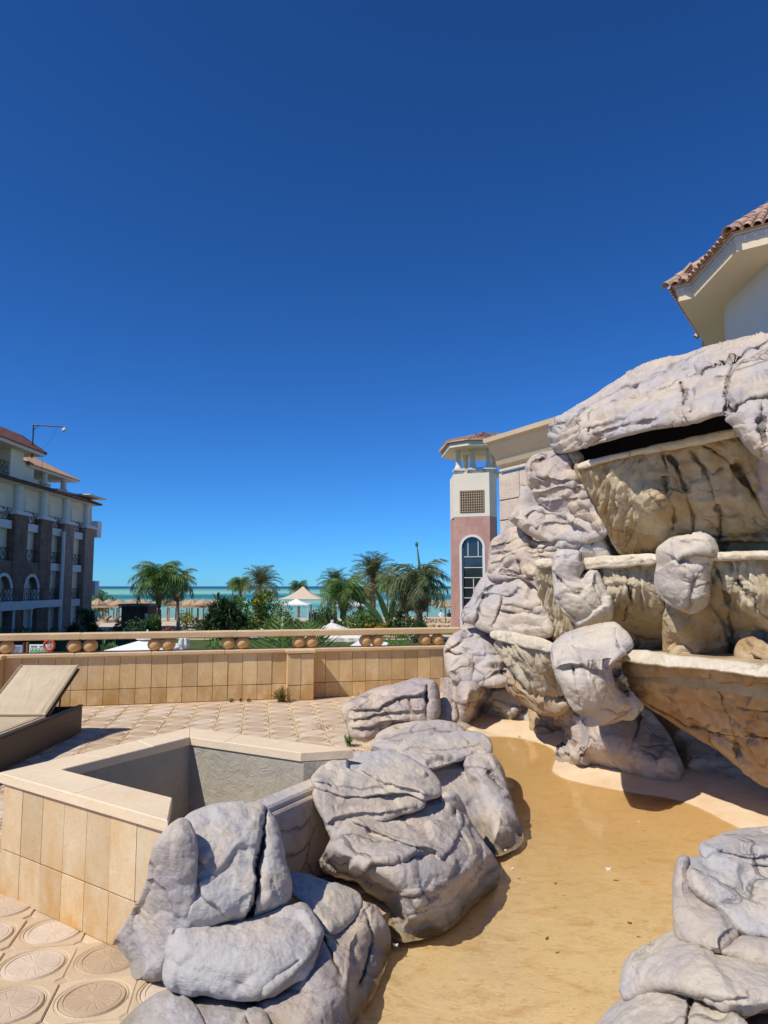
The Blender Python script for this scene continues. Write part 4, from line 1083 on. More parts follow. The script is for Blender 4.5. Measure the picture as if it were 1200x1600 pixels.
def joined(mb, cs, name, mat):
    v0 = np.array(mb.v); V = []; F = []; n = 0
    fs = [f for f in mb.f]
    ca, sa = math.cos(lat), math.sin(lat)
    for c in cs:
        dz = rr.uniform(-0.004, 0.003)
        q = np.c_[v0[:,0]*ca - v0[:,1]*sa + c[0], v0[:,0]*sa + v0[:,1]*ca + c[1], v0[:,2] + dz]
        V.append(q); F += [tuple(i+n for i in f) for f in fs]; n += len(v0)
    me = bpy.data.meshes.new(name); me.from_pydata(np.vstack(V).tolist(), [], F); me.materials.append(mat)
    o = bpy.data.objects.new(name, me); COL.objects.link(o); o.parent = TERR; o['kind'] = 'stuff'; return o
joined(pav, others, 'far_pavers', M_paver)
# joined rosettes lose their own object coordinates, so they use a plain pink
M_ros2 = m_plain('pink_concrete', (0.52,0.385,0.28), 0.9, var=0.22, scale=4, bump=0.2, dirt=(0.60,0.46,0.30), dscale=1.3)
joined(ros, others, 'far_rosettes', M_ros2)

# ------------------------------------------------------------------ balustrade
def m_tile(name, a, b, stain, light=(0.62,0.50,0.36)):
    t = NT(name); g = t.geo()
    col = t.mix(a, b, t.ramp(t.noise(2.2,5,0.6,g), [(0.35,0),(0.65,1)]))
    col = t.mix(col, light, t.ramp(t.noise(7,6,0.65,t.geo((1,1,0.45))), [(0.50,0),(0.72,0.75)]))
    low = t.math('SUBTRACT', 1.0, t.math('MULTIPLY', t.sep(g)[2], 2.6), True)
    st = t.math('MULTIPLY', t.ramp(t.noise(4,6,0.65,t.geo((1,1,0.6))), [(0.36,0),(0.60,1)]), t.lin(low, 0.35, 0.95), True)
    col = t.mix(col, stain, st)
    col = t.mix(col, (0.30,0.20,0.12), t.ramp(t.noise(45,5,0.8,g), [(0.58,0),(0.74,0.6)]))
    col = t.mix(col, (0.80,0.70,0.54), t.ramp(t.noise(11,7,0.75,g), [(0.58,0),(0.75,0.6)]))
    col = t.hsv(col, val=t.lin(t.rnd(), 0.86, 1.1))
    t.color(col)
    t.bump(t.noise(38, 6, 0.72, g), 0.35, 0.012)
    return t.m
M_tile = m_tile('sandstone_cladding', (0.73,0.525,0.265), (0.69,0.475,0.225), (0.50,0.27,0.08), (0.74,0.60,0.38))
M_ptile = m_tile('planter_sandstone_cladding', (0.67,0.52,0.325), (0.62,0.455,0.26), (0.56,0.30,0.08), (0.70,0.58,0.40))
M_joint = m_plain('dark_tile_joint', (0.15,0.09,0.05), 0.95, var=0.3, scale=20)
M_rail = m_plain('carved_sandstone_rail', (0.66,0.475,0.27), 0.85, var=0.12, scale=5, bump=0.35, dirt=(0.55,0.35,0.15), dscale=2.5)
M_ballst = m_plain('ochre_stone_ball', (0.60,0.38,0.17), 0.85, var=0.16, scale=6, bump=0.35, dirt=(0.46,0.27,0.11), dscale=3)
M_cap = m_plain('peach_capstone', (0.77,0.61,0.41), 0.8, var=0.07, scale=3, bump=0.22, dirt=(0.70,0.51,0.31), dscale=1.6)

BAL = thing('balustrade', 'sandstone balustrade with pairs of round stone balls under the rail at the terrace edge', 'balustrade', tuple(bpt(0)))
def blk(mb, s0, s1, o0_, o1_, z0, z1, ch=0.0):
    """block along the balustrade: s range, offset range towards the camera, heights"""
    poly = [tuple(bpt(s0,o1_))[:2], tuple(bpt(s1,o1_))[:2], tuple(bpt(s1,o0_))[:2], tuple(bpt(s0,o0_))[:2]]
    mb.slab(poly, z0, z1, ch)
core = MB(); blk(core, S0, S1, -0.26, -0.022, -0.4, 0.66)
part('wall', core, M_joint, BAL)
pillars = [(bs_at(447), bs_at(487)), (bs_at(-34), bs_at(6))]
for a, b in pillars:
    pm_ = MB(); blk(pm_, a+0.012, b-0.012, -0.03, 0.20, -0.05, 0.66); part('pillar', pm_, M_joint, BAL)
tw = 0.207; s_ = S0; k = 0
rr = random.Random(11)
def tile_blk(s0, s1, o, z0, z1, name='tile'):
    m = MB(); j = rr.uniform(-0.003, 0.004)
    poly = [tuple(bpt(s0,o+j))[:2], tuple(bpt(s1,o+j))[:2], tuple(bpt(s1,o-0.02))[:2], tuple(bpt(s0,o-0.02))[:2]]
    m.slab(poly, z0, z1, 0.0025); part(name, m, M_tile, BAL)
zj = 0.215
edges = []
bounds = [S0] + sum([[a, b] for a, b in sorted(pillars)], []) + [S1]
for q in range(0, len(bounds)-1):
    a, b = bounds[q], bounds[q+1]
    isp = any(abs(a-x) < 1e-6 and abs(b-y) < 1e-6 for x, y in pillars)
    n = max(1, round((b-a)/tw)) if not isp else 2
    for i in range(n):
        x0 = a+(b-a)*i/n+0.003; x1 = a+(b-a)*(i+1)/n-0.003
        o = 0.22 if isp else 0.0
        tile_blk(x0, x1, o, zj+0.004, 0.662); tile_blk(x0, x1, o, 0.0, zj-0.004)
for a, b in pillars:                                          # pillar cheeks
    for x0, x1 in ((a, a+0.011), (b-0.011, b)):
        for z0, z1 in ((zj+0.004,0.662),(0.0,zj-0.004)):
            m = MB(); blk(m, x0, x1, 0.003, 0.198, z0, z1); part('tile', m, M_tile, BAL)
# coping under the balls, in lengths
cps = [S0]; 
while cps[-1] < S1: cps.append(min(S1, cps[-1]+1.02))
for a, b in zip(cps[:-1], cps[1:]):
    if b-a < 0.05: continue
    m = MB(); blk(m, a+0.002, b-0.002, -0.30, 0.045, 0.672, 0.722, 0.008); part('coping', m, M_rail, BAL)
    m = MB(); blk(m, a, b, -0.28, 0.02, 0.660, 0.671); part('moulding', m, M_rail, BAL)
for a, b in pillars:
    m = MB(); blk(m, a-0.02, b+0.02, 0.046, 0.25, 0.672, 0.720, 0.008); part('coping', m, M_rail, BAL)
ballr = 0.104
for i, u in enumerate((7,-18,114,139,241,262,357,379,468,488,574,592,667,687)):
    s_ = bs_at(u, 1010); c = bpt(s_, -0.12, 0.724+ballr*0.86)
    m = MB(); m.ball((c.x,c.y,c.z), ballr, 28, 0.9); part('stone_ball', m, M_ballst, BAL, smooth=True)
rs = [S0, bs_at(122), bs_at(370), bs_at(588), bs_at(682)+0.05, S1+0.12]
for a, b in zip(rs[:-1], rs[1:]):
    m = MB(); blk(m, a+0.001, b-0.001, -0.235, -0.005, 0.905, 0.995, 0.012); part('rail', m, M_rail, BAL)

# retaining wall of the terrace down to the garden
rw = MB(); blk(rw, S0-3, S1+0.3, -0.50, -0.33, -2.7, -0.05)
solo('retaining_wall', rw, M_rail, 'plain retaining wall carrying the terrace above the garden', 'wall')

# ------------------------------------------------------------------ empty planter
PZ = 0.63
PL = thing('stone_planter', 'large empty four sided planter clad in sandstone with peach capstones', 'planter', (plA.x+0.6, plA.y+0.3, 0))
def P2(v_): return Vector((v_.x, v_.y, 0))
q = [P2(plA), P2(plD), P2(plC), P2(plB)]                      # counter-clockwise from the left corner
CW = 0.235
inn = inset([(v_.x, v_.y) for v_ in q], CW)
inn4 = inset([(v_.x, v_.y) for v_ in q], 0.13)
outw = inset([(v_.x, v_.y) for v_ in q], 0.035)
inw = inset([(v_.x, v_.y) for v_ in q], CW-0.012)
M_render = m_plain('grey_cement_render', (0.285,0.275,0.235), 0.95, var=0.2, scale=2.5, bump=0.6, dirt=(0.38,0.35,0.28), dscale=1.6)
M_renderg = NT('cement_render_patchy')
t = M_renderg; g = t.geo()
col = t.mix((0.38,0.345,0.27), (0.45,0.41,0.32), t.ramp(t.noise(2.2,6,0.62,g,0.6), [(0.35,0),(0.68,1)]))
col = t.mix(col, (0.44,0.39,0.29), t.ramp(t.noise(5,7,0.7,g), [(0.55,0),(0.74,0.6)]))
col = t.mix(col, (0.20,0.19,0.155), t.ramp(t.noise(14,5,0.7,g), [(0.6,0),(0.78,0.6)]))
t.color(col); b1 = t.bump(t.noise(9,8,0.7,g,1.0), 0.6, 0.04); t.bump(t.noise(70,5,0.7,g), 0.4, 0.01, b1)
M_renderg = t.m
names = []
for i in range(4):
    a, b = outw[i], outw[(i+1)%4]; c, d = inw[(i+1)%4], inw[i]
    if i == 1: c, d = inn4[2], inn4[1]
    m = MB(); m.slab([a, b, c, d], -0.25, PZ-(0.175 if i == 1 else 0.058)); part('wall', m, M_renderg, PL)
m = MB(); m.slab([inset([(v_.x, v_.y) for v_ in q], 0.1)[k] for k in range(4)], -0.3, -0.2); part('planter_floor', m, M_renderg, PL)
# capstones, mitred, each side in two or three lengths
qo = [(v_.x, v_.y) for v_ in q]
for i in range(4):
    a, b = Vector(qo[i]), Vector(qo[(i+1)%4]); d, c = Vector(inn[i]), Vector(inn[(i+1)%4])
    if i == 1: continue
    n = {0:2, 2:3, 3:3}[i]
    for k in range(n):
        t0, t1 = k/n, (k+1)/n
        poly = [a.lerp(b,t0), a.lerp(b,t1), d.lerp(c,t1), d.lerp(c,t0)]
        m = MB(); m.slab([tuple(x) for x in poly], PZ-0.055, PZ+rr.uniform(-0.001,0.001), 0.004); part('capstone', m, M_cap, PL)
# plain concrete top of the fourth side, towards the pond
a, b = Vector(qo[1]), Vector(qo[2]); d, c = Vector(inn4[1]), Vector(inn4[2])
cen = MB(); cen.slab([tuple(a.lerp(b,0.12)), tuple(a.lerp(b,0.98)), tuple(d.lerp(c,0.98)), tuple(d.lerp(c,0.12))], PZ-0.172, PZ-0.125, 0.012)
part('rough_top', cen, M_pale, PL)
m = MB(); nrm = (b-a).normalized(); nn = Vector((nrm.y,-nrm.x))
a2_ = a.lerp(b, 0.14); m.slab([tuple(a2_+nn*0.03), tuple(b+nn*0.03), tuple(b-nn*0.03), tuple(a2_-nn*0.03)], -0.1, PZ-0.16, 0.01); part('painted_rock_face', m, M_pink, PL)
# cladding on the outside: front, and the two far sides
for i in (0, 2, 3):
    a, b = Vector(outw[i]), Vector(outw[(i+1)%4]); L = (b-a).length; dr = (b-a)/L; no = Vector((dr.y,-dr.x))
    n = round(L/0.182)
    for k in range(n):
        for z0, z1 in ((0.232,PZ-0.058),(0.0,0.226)):
            j = rr.uniform(0.0,0.003)
            s0, s1 = L*k/n+0.0015, L*(k+1)/n-0.0015
            poly = [a+dr*s0+no*(0.016+j), a+dr*s1+no*(0.016+j), a+dr*s1, a+dr*s0]
            mm = MB(); mm.slab([tuple(x) for x in poly], z0, z1, 0.0015); part('tile', mm, M_ptile, PL)

# ------------------------------------------------------------------ lounger
t = NT('brown_wicker_weave'); ob = t.tc.outputs['Object']
wv = t.math('MULTIPLY', t.wave(14, ob, 0, 'Z'), t.wave(14, ob, 0, 'Y'))
wx = t.math('MAXIMUM', t.wave(16, ob, 0, 'Z'), t.wave(16, ob, 0, 'Y'))
ck = t.n.new('ShaderNodeTexChecker'); ck.inputs['Scale'].default_value = 70; t.l.new(ob, ck.inputs['Vector'])
col = t.mix((0.035,0.026,0.022), (0.10,0.075,0.06), ck.outputs['Fac'])
t.color(col); t.b.inputs['Roughness'].default_value = 0.45; t.bump(ck.outputs['Fac'], 0.9, 0.01)
M_wick = t.m
t = NT('tan_canvas_cushion'); t.color(t.mix((0.50,0.39,0.25), (0.57,0.46,0.30), t.ramp(t.noise(5,6,0.65), [(0.35,0),(0.65,1)])))
b1 = t.bump(t.noise(2.2, 4, 0.55, t.co((3.0,0.8,1.0)), 1.2), 0.5, 0.03); t.bump(t.noise(220, 2, 0.5), 0.25, 0.002, b1)
M_cush = t.m
M_frame = m_plain('dark_metal_frame', (0.03,0.028,0.026), 0.4, metal=0.5)
LX1 = -3.40; LX0 = -4.12; LY1 = 8.19; LY0 = 5.9
LN = thing('sun_lounger', 'brown wicker sun lounger with tan cushion and raised backrest behind the planter', 'sun lounger', ((LX0+LX1)/2, 6.9, 0))
m = MB(); th = 0.035
for x0, x1 in ((LX0,LX0+th),(LX1-th,LX1)):
    m2 = MB(); m2.bbox(x0, LY0, 0.02, x1, LY1, 0.305, 0.008); part('side_panel', m2, M_wick, LN)
for y0, y1 in ((LY0,LY0+th),(LY1-th,LY1)):
    m2 = MB(); m2.bbox(LX0+th+0.001, y0, 0.02, LX1-th-0.001, y1, 0.303, 0.006); part('end_panel', m2, M_wick, LN)
m2 = MB(); m2.bbox(LX0+th+0.002, LY0+th+0.002, 0.24, LX1-th-0.002, 7.5, 0.27, 0.004); part('seat_deck', m2, M_wick, LN)
HY = 7.42
def cushion(m, x0, x1, y0, y1, z0, z1, rot=0, piv=None, n=10):
    vs = []; 
    # pillow block with softened edges
    nx_, ny_ = 10, 16
    for s_i, zz_ in ((1, z1), (-1, z0)):
        for i in range(nx_+1):
            for j in range(ny_+1):
                a, b = i/nx_, j/ny_
                e = min(a, 1-a)*nx_; f_ = min(b, 1-b)*ny_
                dr = 0.018*math.exp(-min(e, f_)*1.6) - 0.004*math.sin(a*9)*math.sin(b*7)*0.5
                vs.append([x0+(x1-x0)*a, y0+(y1-y0)*b, zz_-s_i*dr])
    if rot:
        cy_, cz_ = piv
        for v_ in vs:
            y_, z_ = v_[1]-cy_, v_[2]-cz_
            v_[1] = cy_+y_*math.cos(rot)-z_*math.sin(rot); v_[2] = cz_+y_*math.sin(rot)+z_*math.cos(rot)
    N = (nx_+1)*(ny_+1); fs = []
    I_ = lambda s_i, i, j: s_i*N+i*(ny_+1)+j
    for i in range(nx_):
        for j in range(ny_):
            fs.append((I_(0,i,j),I_(0,i+1,j),I_(0,i+1,j+1),I_(0,i,j+1)))
            fs.append((I_(1,i,j),I_(1,i,j+1),I_(1,i+1,j+1),I_(1,i+1,j)))
    for i in range(nx_):
        fs.append((I_(1,i,0),I_(1,i+1,0),I_(0,i+1,0),I_(0,i,0))); fs.append((I_(0,i,ny_),I_(0,i+1,ny_),I_(1,i+1,ny_),I_(1,i,ny_)))
    for j in range(ny_):
        fs.append((I_(0,0,j),I_(0,0,j+1),I_(1,0,j+1),I_(1,0,j))); fs.append((I_(1,nx_,j),I_(1,nx_,j+1),I_(0,nx_,j+1),I_(0,nx_,j)))
    m.add(vs, fs)
m2 = MB(); cushion(m2, LX0+0.045, LX1-0.045, LY0+0.03, HY, 0.272, 0.345); part('seat_cushion', m2, M_cush, LN, smooth=False)
br = R(29)
m2 = MB(); cushion(m2, LX0+0.045, LX1-0.045, HY+0.01, HY+0.86, 0.315, 0.375, br, (HY, 0.29)); part('back_cushion', m2, M_cush, LN)
m2 = MB(); m2.obox((LX0+0.04, HY+0.01*0, 0.29), (LX1-LX0-0.08,0,0), (0,0.86*math.cos(br),0.86*math.sin(br)), (0,-0.022*math.sin(br),0.022*math.cos(br))); part('backrest', m2, M_wick, LN)
for x in (LX0+0.045, LX1-0.045):
    m2 = MB(); m2.tube([(x, LY0+0.04, 0.343),(x, HY-0.01, 0.343)], 0.006, 6); part('piping', m2, M_cush, LN)
    m2 = MB(); f_ = lambda y_, z_: (x, HY+(y_-HY)*math.cos(br)-(z_-0.29)*math.sin(br), 0.29+(y_-HY)*math.sin(br)+(z_-0.29)*math.cos(br)); m2.tube([f_(HY+0.02,0.373), f_(HY+0.85,0.373)], 0.006, 6); part('piping', m2, M_cush, LN)
m2 = MB(); m2.bbox(LX0-0.006, LY0-0.006, 0.303, LX0+th+0.004, LY1+0.006, 0.325, 0.006); part('rim_bar', m2, M_wick, LN)
m2 = MB(); m2.bbox(LX1-th-0.004, LY0-0.006, 0.303, LX1+0.006, LY1+0.006, 0.325, 0.006); part('rim_bar', m2, M_wick, LN)
m2 = MB()
for x in (LX0+0.12, LX1-0.12): m2.tube([(x, HY+0.45, 0.27),(x, HY+0.50, 0.55)], 0.009, 8)
part('prop_bar', m2, M_frame, LN)
for x in (LX0+0.06, LX1-0.06):
    for y in (LY0+0.1, LY1-0.1):
        m2 = MB(); m2.bbox(x-0.02,y-0.02,0.0,x+0.02,y+0.02,0.03,0.003); part('leg', m2, M_frame, LN)
# ------------------------------------------------------------------ the land beyond: garden, beach, sea
GZ = -2.65; SZ = -3.55
gm = MB()
nx_, ny_ = 60, 60
xs = np.linspace(-160, 160, nx_); ys = np.concatenate([np.linspace(-60, 10, 8), np.linspace(14, 160, ny_-8)])
vs = []
for y in ys:
    for x in xs:
        zz = GZ
        if y > 84: zz = GZ - (y-84)*0.026
        if y > 118: zz -= (y-118)*0.02
        vs.append((x, y, zz + (0.06*math.sin(x*0.7)*math.sin(y*0.5) if y > 84 else 0)))
fs = [(j*nx_+i, j*nx_+i+1, (j+1)*nx_+i+1, (j+1)*nx_+i) for j in range(len(ys)-1) for i in range(nx_-1)]
gm.add(vs, fs)
t = NT('beach_sand'); g = t.geo()
col = t.mix((0.56,0.45,0.31), (0.64,0.53,0.385), t.ramp(t.noise(0.3,6,0.65,g), [(0.35,0),(0.65,1)]))
col = t.mix(col, (0.42,0.33,0.22), t.ramp(t.noise(2.5,6,0.7,g), [(0.55,0),(0.75,0.6)]))
t.color(col); t.bump(t.noise(3,6,0.7,g), 0.5, 0.1)
struct('ground', gm, t.m, smooth=True)
lm = MB(); lm.slab([(-60,24),(60,24),(60,58),(-60,58)], GZ-0.1, GZ+0.02)
M_lawn = m_plain('short_lawn', (0.055,0.10,0.022), 0.95, var=0.35, scale=1.2, bump=0.6, dirt=(0.12,0.12,0.04), dscale=0.5)
struct('lawn', lm, M_lawn)
for i, (x0, y0, x1, y1) in enumerate(((-25,59.5,-11.5,63),(-9,60.5,-2,65.5),(-2,64,8,68))):
    m = MB(); m.slab([(x0,y0),(x1,y0),(x1,y1),(x0,y1)], GZ-0.1, GZ+0.03); struct('lawn', m, M_lawn)
pm_ = MB(); pm_.slab([(-60,11),(60,11),(60,24),(-60,24)], GZ-0.1, GZ+0.03)
M_path = m_plain('pale_garden_paving', (0.42,0.36,0.29), 0.9, var=0.15, scale=1.5, bump=0.3)
struct('garden_path', pm_, M_path)

sm_ = MB()
sm_.quad((-30000,119,SZ),(30000,119,SZ),(30000,45000,SZ),(-30000,45000,SZ))
t = NT('turquoise_sea'); g = t.geo(); sp = t.sep(g)
# distance bands: sand banks, weed and deep water, each at its own distance from the shore
inv = t.math('DIVIDE', (EYE-SZ)*FPX, sp[1])                    # falls off with the distance offshore
nb = t.noise(1.0, 5, 0.6, t.geo((0.012,0.0035,1)))
nb2 = t.noise(1.0, 5, 0.6, t.geo((0.05,0.02,1)))
k = t.math('ADD', t.math('ADD', inv, t.math('MULTIPLY', t.math('SUBTRACT', nb, 0.5), 9.0)), t.math('MULTIPLY', t.math('SUBTRACT', nb2, 0.5), 4.0))
k = t.math('MULTIPLY', k, 1/50.0)
far = t.math('MULTIPLY', inv, 1/50.0)
c1 = t.ramp(k, [(0.05,(0.05,0.25,0.28)),(0.12,(0.16,0.44,0.36)),(0.20,(0.28,0.53,0.41)),(0.28,(0.02,0.20,0.24)),(0.38,(0.02,0.21,0.24)),(0.46,(0.27,0.50,0.40)),(0.58,(0.07,0.30,0.29)),(0.70,(0.20,0.42,0.36)),(0.85,(0.20,0.38,0.33))])
c0 = t.mix((0.028,0.10,0.20), c1, t.ramp(far, [(0.055,0),(0.105,1)]))
t.color(c0); t.b.inputs['Roughness'].default_value = 0.55; t.b.inputs['Specular IOR Level'].default_value = 0.08
t.bump(t.noise(1.0, 6, 0.6, t.geo((0.6,1.6,1))), 0.2, 0.3)
struct('sea', sm_, t.m)

# ------------------------------------------------------------------ vegetation
def m_leaf(name, c, c2, rough=0.55, spec=0.35, trans=0.25):
    t = NT(name); g = t.geo()
    n = t.noise(2.2, 5, 0.6, g)
    col = t.mix(c, c2, t.ramp(n, [(0.35,0),(0.65,1)]))
    col = t.hsv(col, val=t.lin(t.rnd(), 0.8, 1.2))
    t.color(col); t.b.inputs['Roughness'].default_value = rough; t.b.inputs['Specular IOR Level'].default_value = spec
    tl = t.n.new('ShaderNodeBsdfTranslucent'); t.l.new(col, tl.inputs[0])
    mx = t.n.new('ShaderNodeMixShader'); mx.inputs[0].default_value = trans
    t.l.new(t.b.outputs[0], mx.inputs[1]); t.l.new(tl.outputs[0], mx.inputs[2]); t.l.new(mx.outputs[0], t.out.inputs['Surface'])
    return t.m
L_dark = m_leaf('dark_green_leaf', (0.045,0.09,0.032), (0.085,0.15,0.045))
L_mid = m_leaf('mid_green_leaf', (0.08,0.17,0.035), (0.15,0.25,0.055))
L_bright = m_leaf('bright_green_leaf', (0.10,0.21,0.03), (0.15,0.27,0.05))
L_grey = m_leaf('grey_green_frond', (0.10,0.14,0.06), (0.20,0.24,0.11))
L_olive = m_leaf('olive_frond', (0.13,0.14,0.05), (0.24,0.22,0.09))
L_dry = m_leaf('dry_frond', (0.26,0.17,0.09), (0.34,0.24,0.14), 0.8, 0.1)
L_gold = m_leaf('golden_orange_flower', (0.62,0.33,0.02), (0.70,0.45,0.04), 0.6, 0.1)
L_pink = m_leaf('pink_flower', (0.55,0.10,0.16), (0.62,0.22,0.25), 0.6, 0.1)
M_trunk = m_plain('palm_trunk', (0.19,0.13,0.09), 0.95, var=0.35, scale=3, bump=0.6)
M_trunkg = m_plain('grey_palm_trunk', (0.30,0.26,0.21), 0.95, var=0.25, scale=3, bump=0.5)
M_spear = m_plain('green_crownshaft', (0.10,0.17,0.06), 0.6, var=0.25, scale=3)
VR = random.Random(21)

def frond_mesh(kind, L, mat, seed, dens=1.0):
    """one feather frond growing along +X from the origin"""
    r = random.Random(seed); m = MB()
    if kind == 'date':   rise, droop, ll, lw, hang, n = 0.55, 0.75, 0.34, 0.030, 0.15, 30
    elif kind == 'royal':rise, droop, ll, lw, hang, n = 0.55, 1.05, 0.42, 0.032, 1.0, 34
    elif kind == 'foxtail': rise, droop, ll, lw, hang, n = 0.5, 1.3, 0.26, 0.045, 0.5, 34
    elif kind == 'spiky': rise, droop, ll, lw, hang, n = 0.9, 0.25, 0.45, 0.022, -0.25, 26
    n = int(n*dens); ll *= L; lw *= L*0.8
    pts = []
    for i in range(n+1):
        t_ = i/n
        ang = rise - droop*1.9*t_**1.3
        if i == 0: p = Vector((0,0,0))
        else: p = pts[-1]+Vector((math.cos(ang),0,math.sin(ang)))*(L/n)
        pts.append(p)
    m.tube([pts[k] for k in range(0, n+1, max(1, n//6))], [0.016*L*(1-0.8*k/ (n+1)) for k in range(0, n+1, max(1, n//6))], 4)
    for i in range(2, n):
        t_ = i/n
        d = (pts[i+1]-pts[i-1]).normalized(); up = Vector((-d.z,0,d.x))
        l = ll*math.sin(math.pi*min(1, (t_*0.85+0.15)))**0.6*r.uniform(0.8,1.15)
        for sgn in (-1, 1):
            a = r.uniform(0.45,0.75)
            out = (Vector((0,sgn,0))*math.sin(1.05)+d*math.cos(1.05)).normalized()
            spread = (out + up*r.uniform(0.05,0.5) - Vector((0,0,hang*r.uniform(0.5,1.3)))).normalized()
            if kind == 'foxtail': spread = (out*0.7+up*r.uniform(-0.9,0.9)).normalized()
            tip = pts[i]+spread*l - Vector((0,0,hang*0.25*l))
            mid = pts[i]+spread*l*0.5+up*0.05*l
            w = d*lw*0.5
            m.add([pts[i]-w*0.5, pts[i]+w*0.5, mid+w, mid-w, tip], [(0,1,2,3),(3,2,4)])
    me = m.mesh('frond'); me.materials.append(mat); return me
FR = {}
def fronds(kind, L, mat):
    key = (kind, round(L,1), mat.name)
    if key not in FR: FR[key] = [frond_mesh(kind, L, mat, 100+len(FR)*5+k) for k in range(3)]
    return FR[key]
def palm(u, vbase, vcrown, Y, label, kind='date', L=2.2, n=24, mat=None, dead=4, r0=0.2, bend=0.0, spear=0, trunkmat=None, group='palms in the garden', droop_min=-0.6, zb=None):
    base = at_y(u, vbase, Y); base.z = GZ if zb is None else zb
    top = at_y(u+bend, vcrown, Y)
    mat = mat or L_grey
    t = thing('palm_tree', label, 'palm tree', base, group=group)
    h = top.z-base.z; m = MB(); pts = []; rad = []
    N = max(8, int(h*4))
    for i in range(N+1):
        s_ = i/N
        pts.append(Vector((base.x+(top.x-base.x)*s_**1.4+0.05*math.sin(s_*5+u), base.y, base.z+h*s_)))
        rad.append(r0*(1.15-0.45*s_)*(1.06 if i % 2 else 0.96))
    m.tube(pts, rad, 10); part('trunk', m, trunkmat or M_trunk, t, smooth=True)
    rel = top-base
    if spear:
        m = MB(); m.tube([rel, rel+Vector((-0.05,0,spear*0.5)), rel+Vector((-0.22,0,spear))], [r0*0.55, r0*0.32, r0*0.10], 7)
        m.ball(tuple(rel+Vector((-0.24,0,spear))), r0*0.45, 8, 1.6)
        part('spear_leaf', m, M_spear, t, local=True)
    for k in range(n+dead):
        az = k*2.399+VR.uniform(-0.25,0.25)
        f = (k+0.5)/n
        isdead = k >= n
        pitch = 1.05 - 1.75*f if not isdead else -1.35+VR.uniform(-0.2,0.2)
        if isdead: me = VR.choice(fronds(kind, L*0.8, L_dry))
        else: me = VR.choice(fronds(kind, L, mat))
        o = inst('frond', me, t, tuple(rel), (VR.uniform(-0.3,0.3), -max(pitch, -1.5), az), (VR.uniform(0.85,1.1),)*3)
    return t
def leaf_cloud(m, c, rx, ry, rz, n, size, r, elong=2.2, up=0.3, clumps=None, hollow=0.35):
    cl = clumps or [(Vector((r.uniform(-.7,.7)*rx, r.uniform(-.7,.7)*ry, r.uniform(-.7,.75)*rz)), r.uniform(0.28,0.5)) for _ in range(14)]
    for i in range(n):
        cc, cr = r.choice(cl)
        d = Vector((r.gauss(0,1), r.gauss(0,1), r.gauss(0,1))).normalized()
        q = r.uniform(hollow,1)**0.5
        p = Vector(c)+cc+Vector((d.x*rx*cr*q, d.y*ry*cr*q, d.z*rz*cr*q*1.0))
        a = (d+Vector((r.uniform(-.6,.6), r.uniform(-.6,.6), r.uniform(-.3,.6)+up))).normalized()
        b = a.cross(Vector((r.uniform(-1,1), r.uniform(-1,1), r.uniform(-1,1)))).normalized()
        l = size*r.uniform(0.6,1.3); w = l/elong*0.5
        m.add([p, p+a*l*0.5+b*w, p+a*l, p+a*l*0.5-b*w], [(0,1,2,3)])
def shrub(u, v0, v1, Y, wpx, label, mat, size=0.22, n=1500, elong=3, cat='shrub', name='shrub', stems=4, up=0.3, flowers=None, zb=GZ, group=None, depth=1.0):
    top = at_y(u, v0, Y); bx = top.x; h = top.z-zb; rx = wpx/FPX*Y/2
    t = thing(name, label, cat, (bx, Y, zb), group=group)
    r = random.Random(int(u*7+v0))
    m = MB(); cz = h*0.55
    cl = [(Vector((r.uniform(-.75,.75)*rx, r.uniform(-.75,.75)*rx*depth, r.uniform(-.8,.75)*h*0.45)), r.uniform(0.25,0.45)) for _ in range(16)]
    leaf_cloud(m, (0,0,cz), rx, rx*depth, h*0.55, n, size, r, elong, up, cl)
    part('foliage', m, mat, t, local=True)
    m = MB()
    for k in range(stems):
        c, _ = r.choice(cl); m.tube([(r.uniform(-.15,.15)*rx, 0, 0), (c.x*0.5, c.y*0.5, cz*0.6), (c.x, c.y, cz+c.z)], [0.05,0.035,0.015], 5)
    part('stem', m, M_trunk, t, local=True)
    if flowers:
        m = MB()
        for i in range(flowers[1]):
            c, cr = r.choice(cl); d = Vector((r.gauss(0,1), -abs(r.gauss(0,1)), abs(r.gauss(0,.8)))).normalized()
            p = Vector((0,0,cz))+c+Vector((d.x*rx*cr, d.y*rx*cr, d.z*h*0.5*cr))*1.05; s_ = size*0.38
            m.add([p+Vector((-s_,0,-s_*.6)), p+Vector((s_,0,-s_*.6)), p+Vector((s_*.6,-.03,s_)), p+Vector((-s_*.7,-.02,s_*.8))], [(0,1,2,3)])
        part('flower', m, flowers[0], t, local=True, kind='stuff')
    return t
